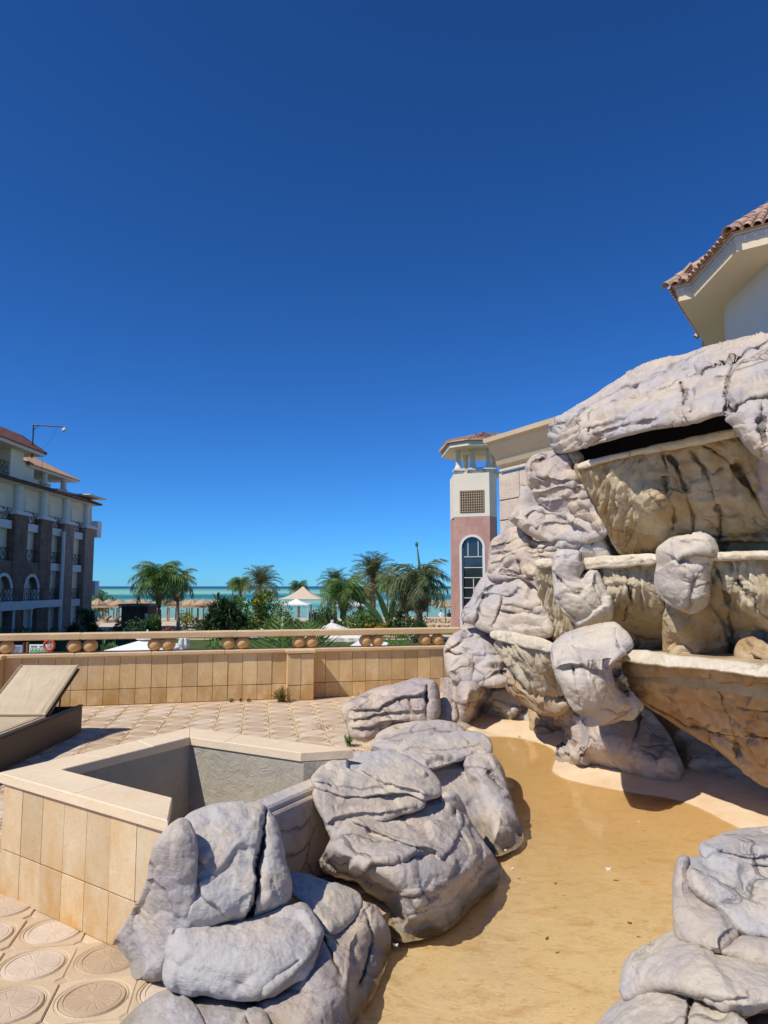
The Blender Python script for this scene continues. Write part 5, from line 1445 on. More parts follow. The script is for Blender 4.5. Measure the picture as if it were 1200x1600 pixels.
def rosette_plant(u, v0, v1, Y, wpx, label, mat, n=26, rays_=34, ln=0.55, zb=GZ):
    """many-headed dracaena like shrub: heads of strap leaves"""
    top = at_y(u, v0, Y); h = top.z-zb; rx = wpx/FPX*Y/2
    t = thing('dracaena_shrub', label, 'shrub', (top.x, Y, zb)); r = random.Random(int(u))
    st = MB(); m = MB()
    for k in range(n):
        a = r.uniform(0, 6.28); q = math.sqrt(r.random()); hh = h*(1-0.55*q*q)*r.uniform(0.45,1.0)-ln*0.3
        c = Vector((math.cos(a)*q*rx*0.85, math.sin(a)*q*rx*0.6, max(0.3, hh)))
        st.tube([(c.x*0.3,c.y*0.3,0),(c.x*0.7,c.y*0.7,c.z*0.5),tuple(c)], [0.05,0.04,0.03], 4)
        for j in range(rays_):
            d = Vector((r.gauss(0,1), r.gauss(0,1), r.gauss(0.35,0.8))).normalized(); b = d.cross(Vector((0,0,1))).normalized()*0.055
            l = ln*r.uniform(0.7,1.2); mid = c+d*l*0.55+Vector((0,0,0.03)); tip = c+d*l-Vector((0,0,0.10*l))
            m.add([c, mid+b, tip, mid-b], [(0,1,2,3)])
    part('stem', st, M_trunkg, t, local=True); part('foliage', m, mat, t, local=True)
    return t
# feather and fan palms along the garden, left to right
palm(248, 992, 905, 60, 'bushy drooping palm left of the closed parasol with a full green crown', 'royal', 2.9, 27, L_mid, 4, 0.24, 0, droop_min=-1)
palm(279, 985, 912, 66, 'slender grey trunked palm with an upright spear and dark hanging fronds', 'royal', 2.3, 20, L_grey, 7, 0.16, -2, spear=1.8, trunkmat=M_trunkg)
palm(408, 970, 912, 82, 'grey green date palm rising behind the yellow flowered shrub', 'date', 3.0, 28, L_grey, 3, 0.24)
palm(375, 975, 912, 84, 'small bushy palm beside the grey green date palm', 'royal', 1.7, 26, L_mid, 2, 0.15)
palm(363, 975, 914, 86, 'thin little palm with a small tuft left of the bushy small palm', 'royal', 1.1, 14, L_dark, 0, 0.07)
palm(466, 965, 918, 100, 'small dark palm just behind the peak of the sail canopy', 'royal', 1.9, 22, L_dark, 2, 0.18)
palm(537, 990, 925, 62, 'palm with wide drooping green leaves and a dark ivy covered trunk', 'royal', 2.6, 24, L_mid, 6, 0.30, trunkmat=m_leaf('ivy_on_trunk', (0.03,0.06,0.02), (0.07,0.11,0.03)))
palm(524, 975, 912, 78, 'dark spiky palm behind the one with the ivy covered trunk', 'date', 2.3, 26, L_dark, 2, 0.2)
palm(583, 968, 897, 84, 'tall date palm with a straight brown trunk and arching grey fronds', 'date', 3.5, 34, L_grey, 6, 0.30)
palm(563, 972, 930, 80, 'short palm with pale hanging leaves left of the tall date palm', 'royal', 2.2, 26, L_olive, 6, 0.22)
palm(605, 975, 912, 78, 'thin leaning palm with light green leaves right of the tall date palm', 'royal', 1.9, 18, L_mid, 6, 0.10, 3)
palm(655, 994, 910, 56, 'large palm with a long upright green spear near the tower', 'royal', 3.2, 22, L_grey, 9, 0.30, 1, spear=3.0, trunkmat=M_trunk)
palm(636, 992, 915, 58, 'shaggy palm full of dry brown fronds beside the spear leaved palm', 'royal', 2.8, 17, L_olive, 15, 0.17)
rosette_plant(350, 925, 990, 58, 75, 'large dark many headed dracaena left of the flowering shrub', L_dark, 64, 44, 0.85)
rosette_plant(134, 950, 992, 56, 56, 'dark pointed leaved shrub at the foot of the left building corner', L_dark, 26, 38, 0.7)
rosette_plant(-4, 962, 992, 40, 34, 'dark pointed leaved shrub at the left edge of the photo', L_dark, 10, 34, 0.7)
shrub(157, 926, 950, 96, 32, 'round light green tree on the beach beside the left building', L_bright, 0.35, 1800, 2.4, 'tree', 'beach_tree', 3, zb=-3.0)
shrub(407, 925, 985, 64, 46, 'tall leafy shrub with yellow flowers between the dracaena and the canopy', L_mid, 0.32, 2400, 2.4, flowers=(L_gold, 45))
shrub(440, 940, 992, 60, 30, 'narrow light green shrub in front of the canopy posts', L_mid, 0.28, 700, 3)
shrub(288, 955, 978, 70, 30, 'low shrub with orange yellow flowers under the drooping palm', L_mid, 0.25, 500, 2.5, flowers=(L_gold, 35))
shrub(595, 976, 1000, 60, 42, 'low plant with golden yellow flowers behind the stone balls', L_dark, 0.25, 800, 2.8, flowers=(L_gold, 120))
shrub(262, 980, 995, 58, 24, 'low pink flowered ground shrub beside the lawn', L_dark, 0.2, 400, 2.5, flowers=(L_pink, 60))
shrub(212, 968, 996, 52, 36, 'dark rounded hedge shrub in front of the brown beach hut', L_dark, 0.18, 1300, 2.2, stems=3)
shrub(190, 972, 996, 54, 30, 'dark rounded hedge shrub left of the one by the beach hut', L_dark, 0.18, 900, 2.2, stems=3)
shrub(625, 998, 1030, 24, 62, 'bright green leafy hedge seen under the rail between the stone balls', L_bright, 0.12, 3800, 2.6, stems=6)
shrub(340, 1003, 1030, 24, 34, 'dark green leafy bush seen under the rail beside the deck', L_mid, 0.16, 900, 2.6)
shrub(170, 1003, 1030, 20, 26, 'green bush beside the white umbrella under the rail', L_mid, 0.13, 800, 2.6)
shrub(60, 982, 1000, 44, 90, 'dark hedge running along the foot of the left building', L_dark, 0.2, 1800, 2.4, stems=4, depth=0.5)

for u, v0, v1, Y, w, lab, mt, sz in ((385,948,990,62,40,'leafy green shrub right of the large dracaena',L_mid,0.3),(428,962,992,56,34,'low green bush before the narrow light green shrub',L_bright,0.24),
    (500,955,975,76,40,'dark shrub at the right end of the sail canopy',L_dark,0.26),(556,962,990,60,40,'leafy green shrub at the foot of the ivy covered palm',L_mid,0.28),
    (622,958,990,60,34,'dark leafy shrub at the foot of the shaggy palm',L_dark,0.3),(318,968,985,66,40,'low dark bush in front of the flat straw roof',L_dark,0.22),(236,962,990,58,26,'green bush hanging beside the drooping palm trunk',L_mid,0.24),
    (580,968,985,66,24,'small green bush under the tall date palm',L_mid,0.22),
    (455,968,992,54,34,'dark bush below the posts of the tan sail canopy',L_dark,0.24),(483,972,992,56,30,'mid green bush right of the bush below the canopy posts',L_mid,0.22),
    (512,948,990,64,34,'tall green shrub between the canopy and the ivy covered palm',L_mid,0.3),(566,950,985,70,30,'dark shrub between the ivy covered palm and the date palm',L_dark,0.3),
    (646,966,992,55,40,'dark low shrub between the trunks of the shaggy and spear leaved palms',L_dark,0.24),(372,930,985,68,34,'dense mid green shrub behind the large dracaena',L_mid,0.32)):
    shrub(u, v0, v1, Y, w, lab, mt, sz, 1100, 2.6)
# banana plant
bp_ = at_y(606, 985, 66); t_ = thing('banana_plant', 'banana like plant with big upright dark leaves in front of the tall date palm', 'plant', (bp_.x, 66, GZ))
def strap(m, c, d, L, w, n=8, droop=0.5, fold=0.15):
    d = Vector(d).normalized(); pts = []; p = Vector(c)
    for i in range(n+1):
        pts.append(p.copy()); p = p+d*(L/n); d = (d+Vector((0,0,-droop/n))).normalized()
    side = Vector((0,1,0)).cross(pts[-1]-pts[0]).normalized() if abs((pts[-1]-pts[0]).normalized().y) < 0.8 else Vector((1,0,0))
    vs = []
    for i, q in enumerate(pts):
        ww = w*math.sin(math.pi*min(0.97, (i+0.25)/(n+0.5)))**0.7
        vs += [q-side*ww+Vector((0,0,fold*ww)), q, q+side*ww+Vector((0,0,fold*ww))]
    fs = []
    for i in range(n): fs += [(3*i,3*i+1,3*i+4,3*i+3),(3*i+1,3*i+2,3*i+5,3*i+4)]
    m.add(vs, fs)
for k, (dx, dz, L) in enumerate(((-0.6,1,3.4),(-0.9,0.9,3.0),(0.4,1,2.6),(0.9,0.5,2.2),(-0.25,1,3.6),(0.1,1,2.9))):
    m = MB(); strap(m, (0.1*k-0.3, 0.1*k, 0.6), (dx, 0.2*math.sin(k), dz), L, 0.28, 9, 0.7); part('leaf', m, L_dark, t_, local=True)
m = MB()
for k in range(3): m.tube([(0.25*k-0.3,0,0),(0.25*k-0.3,0,1.0)], [0.12,0.07], 7)
part('stem', m, M_trunk, t_, local=True)

# big stiff fan of leaflets just beyond the balustrade
FPt = thing('young_palm', 'young palm with stiff upright green fronds just beyond the balustrade', 'palm tree', tuple(at_y(470, 1015, 17.5)*1))
FPt.location.z = GZ
for k, (az, pitch, L) in enumerate(((2.6,-1.0,3.0),(0.6,-1.0,3.0),(2.9,-0.6,2.6),(0.25,-0.6,2.8),(1.9,-1.15,3.1),(4.6,-0.9,2.6),(1.2,-1.2,3.3),(3.4,-0.35,2.3),(-0.2,-0.3,2.5),(5.3,-0.7,2.6),(3.9,-0.8,2.5),(2.2,-0.8,2.8),(0.9,-0.75,2.9),(3.1,-0.95,2.9))):
    inst('frond', VR.choice(fronds('spiky', 2.6, L_mid)), FPt, (VR.uniform(-.15,.15), VR.uniform(-.15,.15), 1.0), (0, pitch, az), (L/3.1,)*3)
m = MB(); m.tube([(0,0,0),(0.02,0,0.6),(0,0,1.1)], [0.22,0.2,0.14], 9); part('trunk', m, M_trunk, FPt, local=True)

ORD = []
# ------------------------------------------------------------------ canopy, parasols, beach shelters
M_sail = m_plain('tan_sail_cloth', (0.60,0.50,0.36), 0.9, var=0.04)
M_white = m_plain('white_canvas', (0.78,0.78,0.75), 0.85, var=0.03)
M_ivory = m_plain('ivory_canvas', (0.74,0.70,0.62), 0.85, var=0.04)
M_post = m_plain('painted_white_post', (0.62,0.62,0.60), 0.6)
M_wood = m_plain('dark_brown_wood', (0.075,0.05,0.038), 0.8, var=0.3, scale=2)
M_thatch = m_plain('pale_reed_thatch', (0.42,0.31,0.20), 0.98, var=0.3, scale=2.5, bump=0.9, dirt=(0.28,0.19,0.12), dscale=1.5)
M_pole = m_plain('wooden_pole', (0.36,0.25,0.15), 0.9, var=0.2)
def canopy(name, label, cat, c, halfx, halfy, z_edge, z_peak, mat, posts=4, valance=0.0, seg=8, group=None, zb=GZ, sag=0.6, mast=True, postmat=None):
    t = thing(name, label, cat, (c[0], c[1], zb), group=group)
    m = MB(); vs = []; fs = []
    N = seg*2
    for i in range(N+1):
        for j in range(N+1):
            a, b = i/N*2-1, j/N*2-1
            r_ = max(abs(a), abs(b)); rr_ = min(1, math.hypot(a, b))
            e = 1-r_
            h = (z_peak-z_edge)*(e**1.0*(1-sag)+sag*e**2.2)
            scal = 0.10*(1-abs(min(abs(a),abs(b))))*r_**4 if mat is M_sail else 0
            vs.append((a*halfx*(1-scal*0.8), b*halfy*(1-scal*0.8), z_edge-zb+h))
    for i in range(N):
        for j in range(N): fs.append((i*(N+1)+j, (i+1)*(N+1)+j, (i+1)*(N+1)+j+1, i*(N+1)+j+1))
    m.add(vs, fs)
    n = len(vs); m.add([(x,y,z_-0.02) for x,y,z_ in vs], [f[::-1] for f in fs])
    part('canopy', m, mat, t, local=True, smooth=False)
    if valance:
        for k, (x0,y0,x1,y1) in enumerate(((-1,-1,1,-1),(1,-1,1,1),(1,1,-1,1),(-1,1,-1,-1))):
            m = MB(); S_ = 16; vs = []
            for i in range(S_+1):
                q = i/S_; x = (x0+(x1-x0)*q)*halfx; y = (y0+(y1-y0)*q)*halfy
                wv = 0.02*math.sin(q*40)
                vs += [(x,y,z_edge-zb), (x+wv*abs(y1-y0)/2, y+wv*abs(x1-x0)/2, z_edge-zb-valance*(0.8+0.2*abs(math.sin(q*math.pi*6))))]
            m.add(vs, [(2*i,2*i+1,2*i+3,2*i+2) for i in range(S_)]); part('valance', m, mat, t, local=True)
    pmat = postmat or M_post
    if posts == 4:
        for sx in (-1,1):
            for sy in (-1,1):
                m = MB(); m.tube([(sx*halfx*0.96, sy*halfy*0.96, 0),(sx*halfx*0.96, sy*halfy*0.96, z_edge-zb)], 0.07, 6); part('post', m, pmat, t, local=True)
    elif mast:
        m = MB(); m.tube([(0,0,0),(0,0,z_peak-zb+0.05)], 0.04, 8); part('pole', m, pmat, t, local=True)
    return t
pk = at_y(477, 918, 72); ed = at_y(436, 936, 72); ed2 = at_y(507, 936, 72)
canopy('sail_canopy', 'tan peaked sail canopy on white posts over the beach bar', 'canopy', ((ed.x+ed2.x)/2, 73), (ed2.x-ed.x)/2*1.08, 2.6, ed.z, pk.z+0.15, M_sail, 4, seg=9, sag=0.75)
pk = at_y(463, 935, 66); ed = at_y(441, 944, 66); ed2 = at_y(485, 944, 66)
canopy('square_parasol', 'white peaked canopy in front of the tan sail canopy', 'canopy', ((ed.x+ed2.x)/2, 66), (ed2.x-ed.x)/2, 1.3, ed.z, pk.z, M_white, 4, 0.12, sag=0.5)
canopy('square_parasol', 'white canopy half hidden behind the palm with the ivy covered trunk', 'canopy', (at_y(548,938,74).x, 74), 1.5, 1.4, at_y(548,945,74).z, at_y(548,935,74).z, M_white, 0, 0.12, sag=0.5)
pk = at_y(519, 972, 19.0)
canopy('ivory_parasol', 'ivory peaked parasol showing above the rail beside the young palm fronds', 'parasol', (pk.x, 19.0), 0.95, 0.95, at_y(519,993,19).z, pk.z, M_ivory, 0, 0.1, sag=0.35)
# low white awning under the rail right of the young palm
wa = thing('white_awning', 'white sloping awning cloth seen under the rail between two pairs of stone balls', 'awning', tuple(at_y(570,1030,14.5)))
wa.location.z = GZ
a_, b_, c_, d_ = at_y(520,1026,14), at_y(600,1024,14.4), at_y(606,1004,15.6), at_y(568,996,15.6)
m = MB(); m.add([a_, b_, c_, d_]+[q-Vector((0,0,0.02)) for q in (a_,b_,c_,d_)], [(0,1,2,3),(7,6,5,4),(0,4,5,1),(1,5,6,2),(2,6,7,3),(3,7,4,0)]); part('cloth', m, M_white, wa)
for q in (a_, b_, c_, d_):
    m = MB(); m.tube([(q.x,q.y,GZ),(q.x,q.y,q.z-0.01)], 0.03, 6); part('post', m, M_post, wa)
# white square market umbrella
e0 = at_y(163,1022,19.5); e1_ = at_y(262,1020,19.5); pk = at_y(208,990,20.5)
mu = canopy('market_umbrella', 'white square umbrella with a small vent cap seen under the rail at the left', 'parasol', ((e0.x+e1_.x)/2, 20.4), (e1_.x-e0.x)/2, 0.95, e0.z+0.10, pk.z-0.12, M_white, 0, 0.2, sag=0.1)
m = MB(); c = Vector(((e0.x+e1_.x)/2, 20.4, pk.z-0.1)); m.lathe([(0.32,-0.06),(0.30,-0.02),(0.03,0.13),(0.02,0.2)], (c.x,c.y,c.z+0.02), 12); part('vent_cap', m, M_white, mu)
# closed parasol
cp = at_y(288, 992, 17.0); t_ = thing('closed_parasol', 'folded off white parasol with dark stripes standing beyond the rail', 'parasol', (cp.x, 17.0, GZ))
m = MB(); n_ = 28; vs = []; H0 = cp.z-GZ
for zf, rr_ in ((0.93,0.03),(0.90,0.10),(0.86,0.12),(0.83,0.07),(0.80,0.10),(0.60,0.17),(0.45,0.20),(0.44,0.17)):
    for k in range(n_):
        a = 2*math.pi*k/n_; r_ = rr_*(1+0.22*math.cos(a*7)); vs.append((r_*math.cos(a), r_*math.sin(a), H0*zf+0.07*H0))
fs = [(i*n_+k, (i)*n_+(k+1)%n_, (i+1)*n_+(k+1)%n_, (i+1)*n_+k) for i in range(7) for k in range(n_)]
m.add(vs, fs); part('folded_cloth', m, m_plain('greyish_striped_canvas', (0.60,0.60,0.57), 0.9), t_, local=True)
m = MB(); m.tube([(0,0,0),(0,0,H0+0.03)], 0.03, 8); part('pole', m, M_frame, t_, local=True)

# thatched beach shelters
TH = random.Random(4)
def thatch_umbrella(x, Y, r_, label, grp, zb=None):
    zb = -2.65-(Y-84)*0.026 if zb is None else zb
    t = thing('thatched_umbrella', label, 'beach umbrella', (x, Y, zb), group=grp)
    m = MB(); N = 22; prof = [(0.05,2.95),(r_*0.35,2.72),(r_*0.75,2.45),(r_,2.22),(r_*1.03,2.08),(r_*0.9,2.14),(0.05,2.5)]
    vs = []; 
    for r0_, z0_ in prof:
        for k in range(N):
            a = 2*math.pi*k/N; j = TH.uniform(0.9,1.1); vs.append((r0_*j*math.cos(a), r0_*j*math.sin(a), z0_+TH.uniform(-.06,.06)))
    m.add(vs, [(i*N+k, i*N+(k+1)%N, (i+1)*N+(k+1)%N, (i+1)*N+k) for i in range(len(prof)-1) for k in range(N)])
    part('thatch', m, M_thatch, t, local=True)
    m = MB(); m.tube([(0,0,0),(0,0,2.6)], 0.09, 7); part('pole', m, M_pole, t, local=True)
    return t
ORD = ['leftmost','second from the left','third from the left','fourth from the left','fifth from the left','sixth from the left','seventh from the left','eighth from the left','ninth from the left']
def UMB(i, n, row): return ('rightmost' if i == n-1 else ORD[i])+' straw umbrella in the '+row+' row on the beach'
for i, u in enumerate((152,170,186,205,224,262,300,318,336)):
    Y = 92+TH.uniform(-2,4); q = at_y(u, 950, Y)
    thatch_umbrella(q.x, Y, 1.15, UMB(i, 9, 'nearer'), 'straw umbrellas in rows along the beach')
for i, u in enumerate((160,178,215,250,275,292,310,328)):
    Y = 103+TH.uniform(-3,3); q = at_y(u, 950, Y)
    thatch_umbrella(q.x, Y, 1.2, UMB(i, 8, 'farther'), 'straw umbrellas in rows along the beach')
thatch_umbrella(at_y(696,950,80).x, 80, 1.2, 'straw umbrella at the waterline left of the tower', None, zb=-2.75)
thatch_umbrella(at_y(668,950,88).x, 88, 1.3, 'straw umbrella half hidden behind the spear leaved palm', None, zb=-2.75)
# flat thatched pergola on posts
def pergola(u0, u1, Y, v, label, dy=4.0):
    a, b = at_y(u0, v, Y), at_y(u1, v, Y); zb = GZ-(Y-84)*0.026 if Y > 84 else GZ
    t = thing('thatched_pergola', label, 'pergola', ((a.x+b.x)/2, Y+dy/2, zb))
    m = MB(); N = 26; vs = []
    for i in range(N+1):
        x = a.x+(b.x-a.x)*i/N
        for j, y in enumerate(np.linspace(Y-0.3, Y+dy+0.3, 5)):
            vs.append((x+TH.uniform(-.1,.1), y, a.z+TH.uniform(-.02,.12)))
    top = len(vs)
    vs += [(x,y,a.z-0.14) for x,y,z_ in vs]
    fs = [(i*5+j, (i+1)*5+j, (i+1)*5+j+1, i*5+j+1) for i in range(N) for j in range(4)]
    fs += [(top+i*5+j, top+i*5+j+1, top+(i+1)*5+j+1, top+(i+1)*5+j) for i in range(N) for j in range(4)]
    fs += [(i*5, top+i*5, top+(i+1)*5, (i+1)*5) for i in range(N)]
    m.add(vs, fs); part('thatch_roof', m, M_thatch, t)
    n = max(2, int(abs(b.x-a.x)/2.2))
    for i in range(n+1):
        x = a.x+0.2+(b.x-a.x-0.4)*i/n
        for y in (Y, Y+dy):
            m = MB(); m.tube([(x,y,zb),(x,y,a.z-0.1)], 0.08, 6); part('post', m, M_pole, t)
    return t
pergola(140, 188, 88, 948, 'flat straw roofed shelter beside the left building')
pergola(262, 330, 90, 948, 'flat straw roofed shelter between the slim palm and the dracaena')
# brown beach hut
a, b = at_y(190, 945, 74), at_y(231, 945, 74)
t_ = thing('beach_hut', 'dark brown wooden beach hut with a flat roof and a small white panel', 'hut', ((a.x+b.x)/2, 75.5, GZ))
m = MB(); m.box(a.x, 74, GZ, b.x, 77, a.z-0.15); part('wall', m, M_wood, t_)
m = MB(); m.box(a.x-0.25, 73.7, a.z-0.149, b.x+0.25, 77.3, a.z+0.08); part('roof', m, m_plain('faded_roof_felt', (0.20,0.16,0.14), 0.95), t_)
m = MB(); q = at_y(228,962,74); m.box(q.x-0.1,73.94,GZ+0.7,q.x+0.2,73.99,GZ+1.5); m.box(a.x+2.0,73.94,GZ+0.1,a.x+2.6,73.99,GZ+0.5); part('white_panel', m, M_white, t_)
# beach bar furniture and low wall under the canopy
FT = random.Random(8)
def beach_table(u, Y, label, grp=None):
    q = at_y(u, 965, Y); t = thing('beach_table', label, 'table', (q.x, Y, GZ), group=grp)
    m = MB(); m.bbox(-0.45,-0.4,0.70,0.45,0.4,0.75,0.01); part('table_top', m, M_pole, t, local=True)
    for sx in (-1,1):
        for sy in (-1,1): m = MB(); m.box(sx*0.38-0.03,sy*0.33-0.03,0,sx*0.38+0.03,sy*0.33+0.03,0.70); part('leg', m, M_pole, t, local=True)
def beach_chair(u, Y, label, grp, mat):
    q = at_y(u, 965, Y); t = thing('beach_chair', label, 'chair', (q.x, Y, GZ), FT.uniform(-.6,.6), group=grp)
    m = MB(); m.bbox(-0.25,-0.25,0.42,0.25,0.25,0.48,0.01); part('seat', m, mat, t, local=True)
    m = MB(); m.bbox(-0.25,0.24,0.45,0.25,0.29,0.95,0.01); part('backrest', m, mat, t, local=True)
    for sx in (-1,1):
        for sy in (-1,1): m = MB(); m.box(sx*0.22-0.025,sy*0.22-0.025,0,sx*0.22+0.025,sy*0.22+0.025,0.42); part('leg', m, mat, t, local=True)
for i, u in enumerate((449,458,471,482,492,502,515,528)):
    beach_chair(u, 68.5+FT.uniform(0,4), ('rightmost' if i == 7 else ORD[i])+' dark chair around the peaked canopies', 'dark chairs around the peaked canopies', M_wood)
for i, u in enumerate((455,476,498,522)):
    beach_table(u, 70+FT.uniform(0,2), ('rightmost' if i == 3 else ORD[i])+' wooden table near the peaked canopies', 'wooden tables at the beach bar')
for i, u in enumerate((165,180,300,316,322)):
    q = at_y(u, 965, 88); t = thing('beach_lounger', ('rightmost' if i == 4 else ORD[i])+' wooden lounger under the straw roofs on the beach', 'sun lounger', (q.x, 87, GZ-0.1), FT.uniform(-.3,.3), group='wooden loungers on the beach')
    m = MB(); m.bbox(-0.9,-0.35,0.28,0.5,0.35,0.38,0.01); part('seat', m, M_pole, t, local=True)
    m = MB(); m.obox((0.5,-0.35,0.33),(0.55,0,0.45),(0,0.7,0),(-0.05,0,0.06)); part('backrest', m, M_pole, t, local=True)
    for sx in (-0.8,0.45):
        for sy in (-0.3,0.3): m = MB(); m.box(sx-0.03,sy-0.03,0,sx+0.03,sy+0.03,0.28); part('leg', m, M_pole, t, local=True)
# rubble stone terraces right of the palms
M_rub = m_plain('beige_rubble', (0.55,0.44,0.30), 0.95, var=0.2, scale=2, bump=0.4)
M_rubst = m_plain('rubble_stone', (0.50,0.41,0.29), 0.95, var=0.3, scale=2.5, bump=0.4)
st0 = MB(); st0.ball((0,0,0), 0.16, 8, 0.8); 
st0.v = [(x*(1+0.25*math.sin(7*y+z_*9)), y*(1+0.2*math.cos(9*x)), z_) for x, y, z_ in st0.v]; sme = st0.mesh('stone'); sme.materials.append(M_rubst)
def rubble(u0, u1, Y, v0, v1, label, rows):
    a, b = at_y(u0, v0, Y), at_y(u1, v0, Y); zl = at_y(u0, v1, Y).z
    t = thing('rubble_wall', label, 'stone wall', ((a.x+b.x)/2, Y, zl))
    m = MB(); m.slab([(a.x,Y),(b.x,Y),(b.x,Y+1.5),(a.x,Y+1.5)], min(zl, GZ)-0.1, a.z, 0.05); part('wall_core', m, M_rub, t)
    m = MB(); n = int((b.x-a.x)/0.33); 
    for r_ in range(rows):
        for k in range(n):
            if TH.random() < 0.25: continue
            x = a.x+(k+TH.random())*0.33; z_ = zl+(a.z-zl)*(r_+0.5+TH.uniform(-.3,.3))/rows; s_ = TH.uniform(0.5,1.0)
            m.add([(x+vx*s_, Y-0.02+vy*s_*0.7, z_+vz*s_) for vx,vy,vz in st0.v], st0.f)
    part('rubble_stones', m, M_rubst, t, kind='stuff')
rubble(545, 712, 66, 975, 987, 'low rubble stone terrace wall behind the palms left of the tower', 3)
rubble(640, 712, 74, 965, 972, 'upper rubble stone terrace wall below the straw umbrella', 2)
rubble(540, 640, 76, 966, 971, 'far rubble edging around the sandy beds', 2)
# two people sitting on the far wall
M_skin = m_plain('skin', (0.30,0.17,0.11), 0.7); M_shirtd = m_plain('dark_clothes', (0.03,0.03,0.04), 0.9); M_shirtw = m_plain('white_shirt', (0.75,0.75,0.74), 0.9)
def seated(u, Y, label, cloth):
    q = at_y(u, 964, Y); z0 = at_y(u, 966, Y).z
    t = thing('person', label, 'person', (q.x, Y, z0))
    m = MB(); m.lathe([(0.17,0.0),(0.19,0.15),(0.17,0.35),(0.20,0.50),(0.13,0.58),(0.06,0.62),(0.055,0.67),(0.085,0.71),(0.10,0.78),(0.085,0.86),(0.03,0.90)], (0,0,0), 12, 0.65)
    for s_ in (-1,1):
        m.tube([(s_*0.18,0,0.52),(s_*0.25,-0.06,0.32),(s_*0.16,-0.24,0.16)], [0.055,0.045,0.03], 7)
        m.tube([(s_*0.09,0,0.06),(s_*0.12,-0.42,0.12),(s_*0.12,-0.46,-0.3)], [0.085,0.065,0.045], 7)
    part('body', m, cloth, t, local=True, smooth=True)
    m = MB(); m.ball((0,0,0.80), 0.105, 12, 1.15); part('head', m, M_skin, t, local=True, smooth=True)
    m = MB(); m.ball((0,0.015,0.84), 0.112, 12, 0.95); part('hair', m, M_shirtd, t, local=True, smooth=True)
seated(689, 78, 'person in light clothes sitting under the straw umbrella by the water', M_shirtw)
seated(702, 78, 'person in dark clothes sitting beside the tower edge by the water', M_shirtd)

# notice boards and lifebuoy under the rail at the left
t_ = thing('notice_board', 'white notice board with two rows of green icons on brown posts', 'sign', tuple(at_y(60,1020,17)))
t_.location.z = GZ
a, b = at_y(46,1007,17), at_y(74,1030,17)
m = MB(); m.box(a.x, 17.0, b.z-0.15, b.x, 17.03, a.z); part('board', m, M_white, t_)
M_green = m_plain('green_print', (0.06,0.42,0.05), 0.6); M_ink = m_plain('grey_print', (0.12,0.14,0.18), 0.6)
for r_ in range(3):
    for k in range(5):
        x0 = a.x+0.02+(b.x-a.x-0.03)*k/5; z1 = a.z-0.09-0.105*r_
        m = MB(); m.box(x0, 16.994, z1-0.075, x0+(b.x-a.x)/5-0.022, 16.998, z1); part('green_icon', m, M_green, t_)
        m = MB(); cx = x0+(b.x-a.x)/10-0.012; m.add([(cx+0.018*math.cos(q), 16.991, z1-0.03+0.018*math.sin(q)) for q in [i*math.pi/4 for i in range(8)]], [tuple(range(7,-1,-1))]); part('white_dot', m, M_white, t_)
for k in range(2):
    m = MB(); x0 = a.x+0.04+k*0.2; m.box(x0, 16.992, a.z-0.06, x0+0.14, 16.997, a.z-0.035); part('heading_line', m, M_ink, t_)
for x in (a.x-0.05, b.x+0.02):
    m = MB(); m.box(x-0.02,16.98,GZ,x+0.02,17.05,a.z+0.05); part('post', m, m_plain('reddish_post', (0.25,0.10,0.05), 0.8), t_)
t_ = thing('notice_board', 'grey information board with small print beside the green icon board', 'sign', tuple(at_y(25,1020,17)))
t_.location.z = GZ
a, b = at_y(13,1008,17), at_y(34,1030,17)
m = MB(); m.box(a.x, 17.0, b.z-0.15, b.x, 17.03, a.z); part('board', m, m_plain('grey_board', (0.30,0.34,0.40), 0.6), t_)
for k in range(6):
    m = MB(); z1 = a.z-0.05-k*0.045; m.box(a.x+0.04, 16.992, z1-0.012, b.x-0.04-0.02*(k%3), 16.997, z1); part('print_line', m, M_ink, t_)
for x in (a.x-0.02, b.x+0.03):
    m = MB(); m.box(x-0.02,16.98,GZ,x+0.02,17.05,a.z+0.05); part('post', m, M_wood, t_)
c = at_y(77,1008,15); t_ = thing('lifebuoy', 'orange red lifebuoy ring hanging below the rail in front of the notice board', 'lifebuoy', c)
m = MB(); ring = [(0.105*math.cos(a),0,0.105*math.sin(a)) for a in [2*math.pi*k/24 for k in range(25)]]
m.tube(ring, 0.028, 8, cap=False); part('ring', m, m_plain('orange_red_plastic', (0.62,0.09,0.03), 0.5), t_, local=True, smooth=True)
m = MB(); m.tube([(0,0.06,-2.2),(0,0.05,0.16)], 0.02, 6); m.tube([(0,0.05,0.1),(0,0,0.1)], 0.012, 6); part('post', m, M_frame, t_, local=True)
m = MB()
for k in range(5): m.tube([(0.02*k-0.04,0.02,0.08),(0.03*k-0.05,0.0,-0.02),(0.01*k+0.01,0.01,-0.2-0.02*k)], 0.008, 5)
part('rope', m, M_ivory, t_, local=True)
# wooden deck slats seen under the rail
t_ = thing('wooden_deck', 'pale timber deck with open slats seen under the rail', 'deck', tuple(at_y(310,1020,22))); t_.location.z = GZ
for k in range(10):
    m = MB(); y = 22+k*0.9; x0 = at_y(285,1010,y).x; x1 = at_y(352,1010,y).x; m.bbox(x0,y,GZ+0.1,x1,y+0.6,GZ+0.16,0.01); part('slat', m, m_plain('deck_board', (0.44,0.35,0.26), 0.9) if k == 0 else bpy.data.materials['deck_board'], t_)

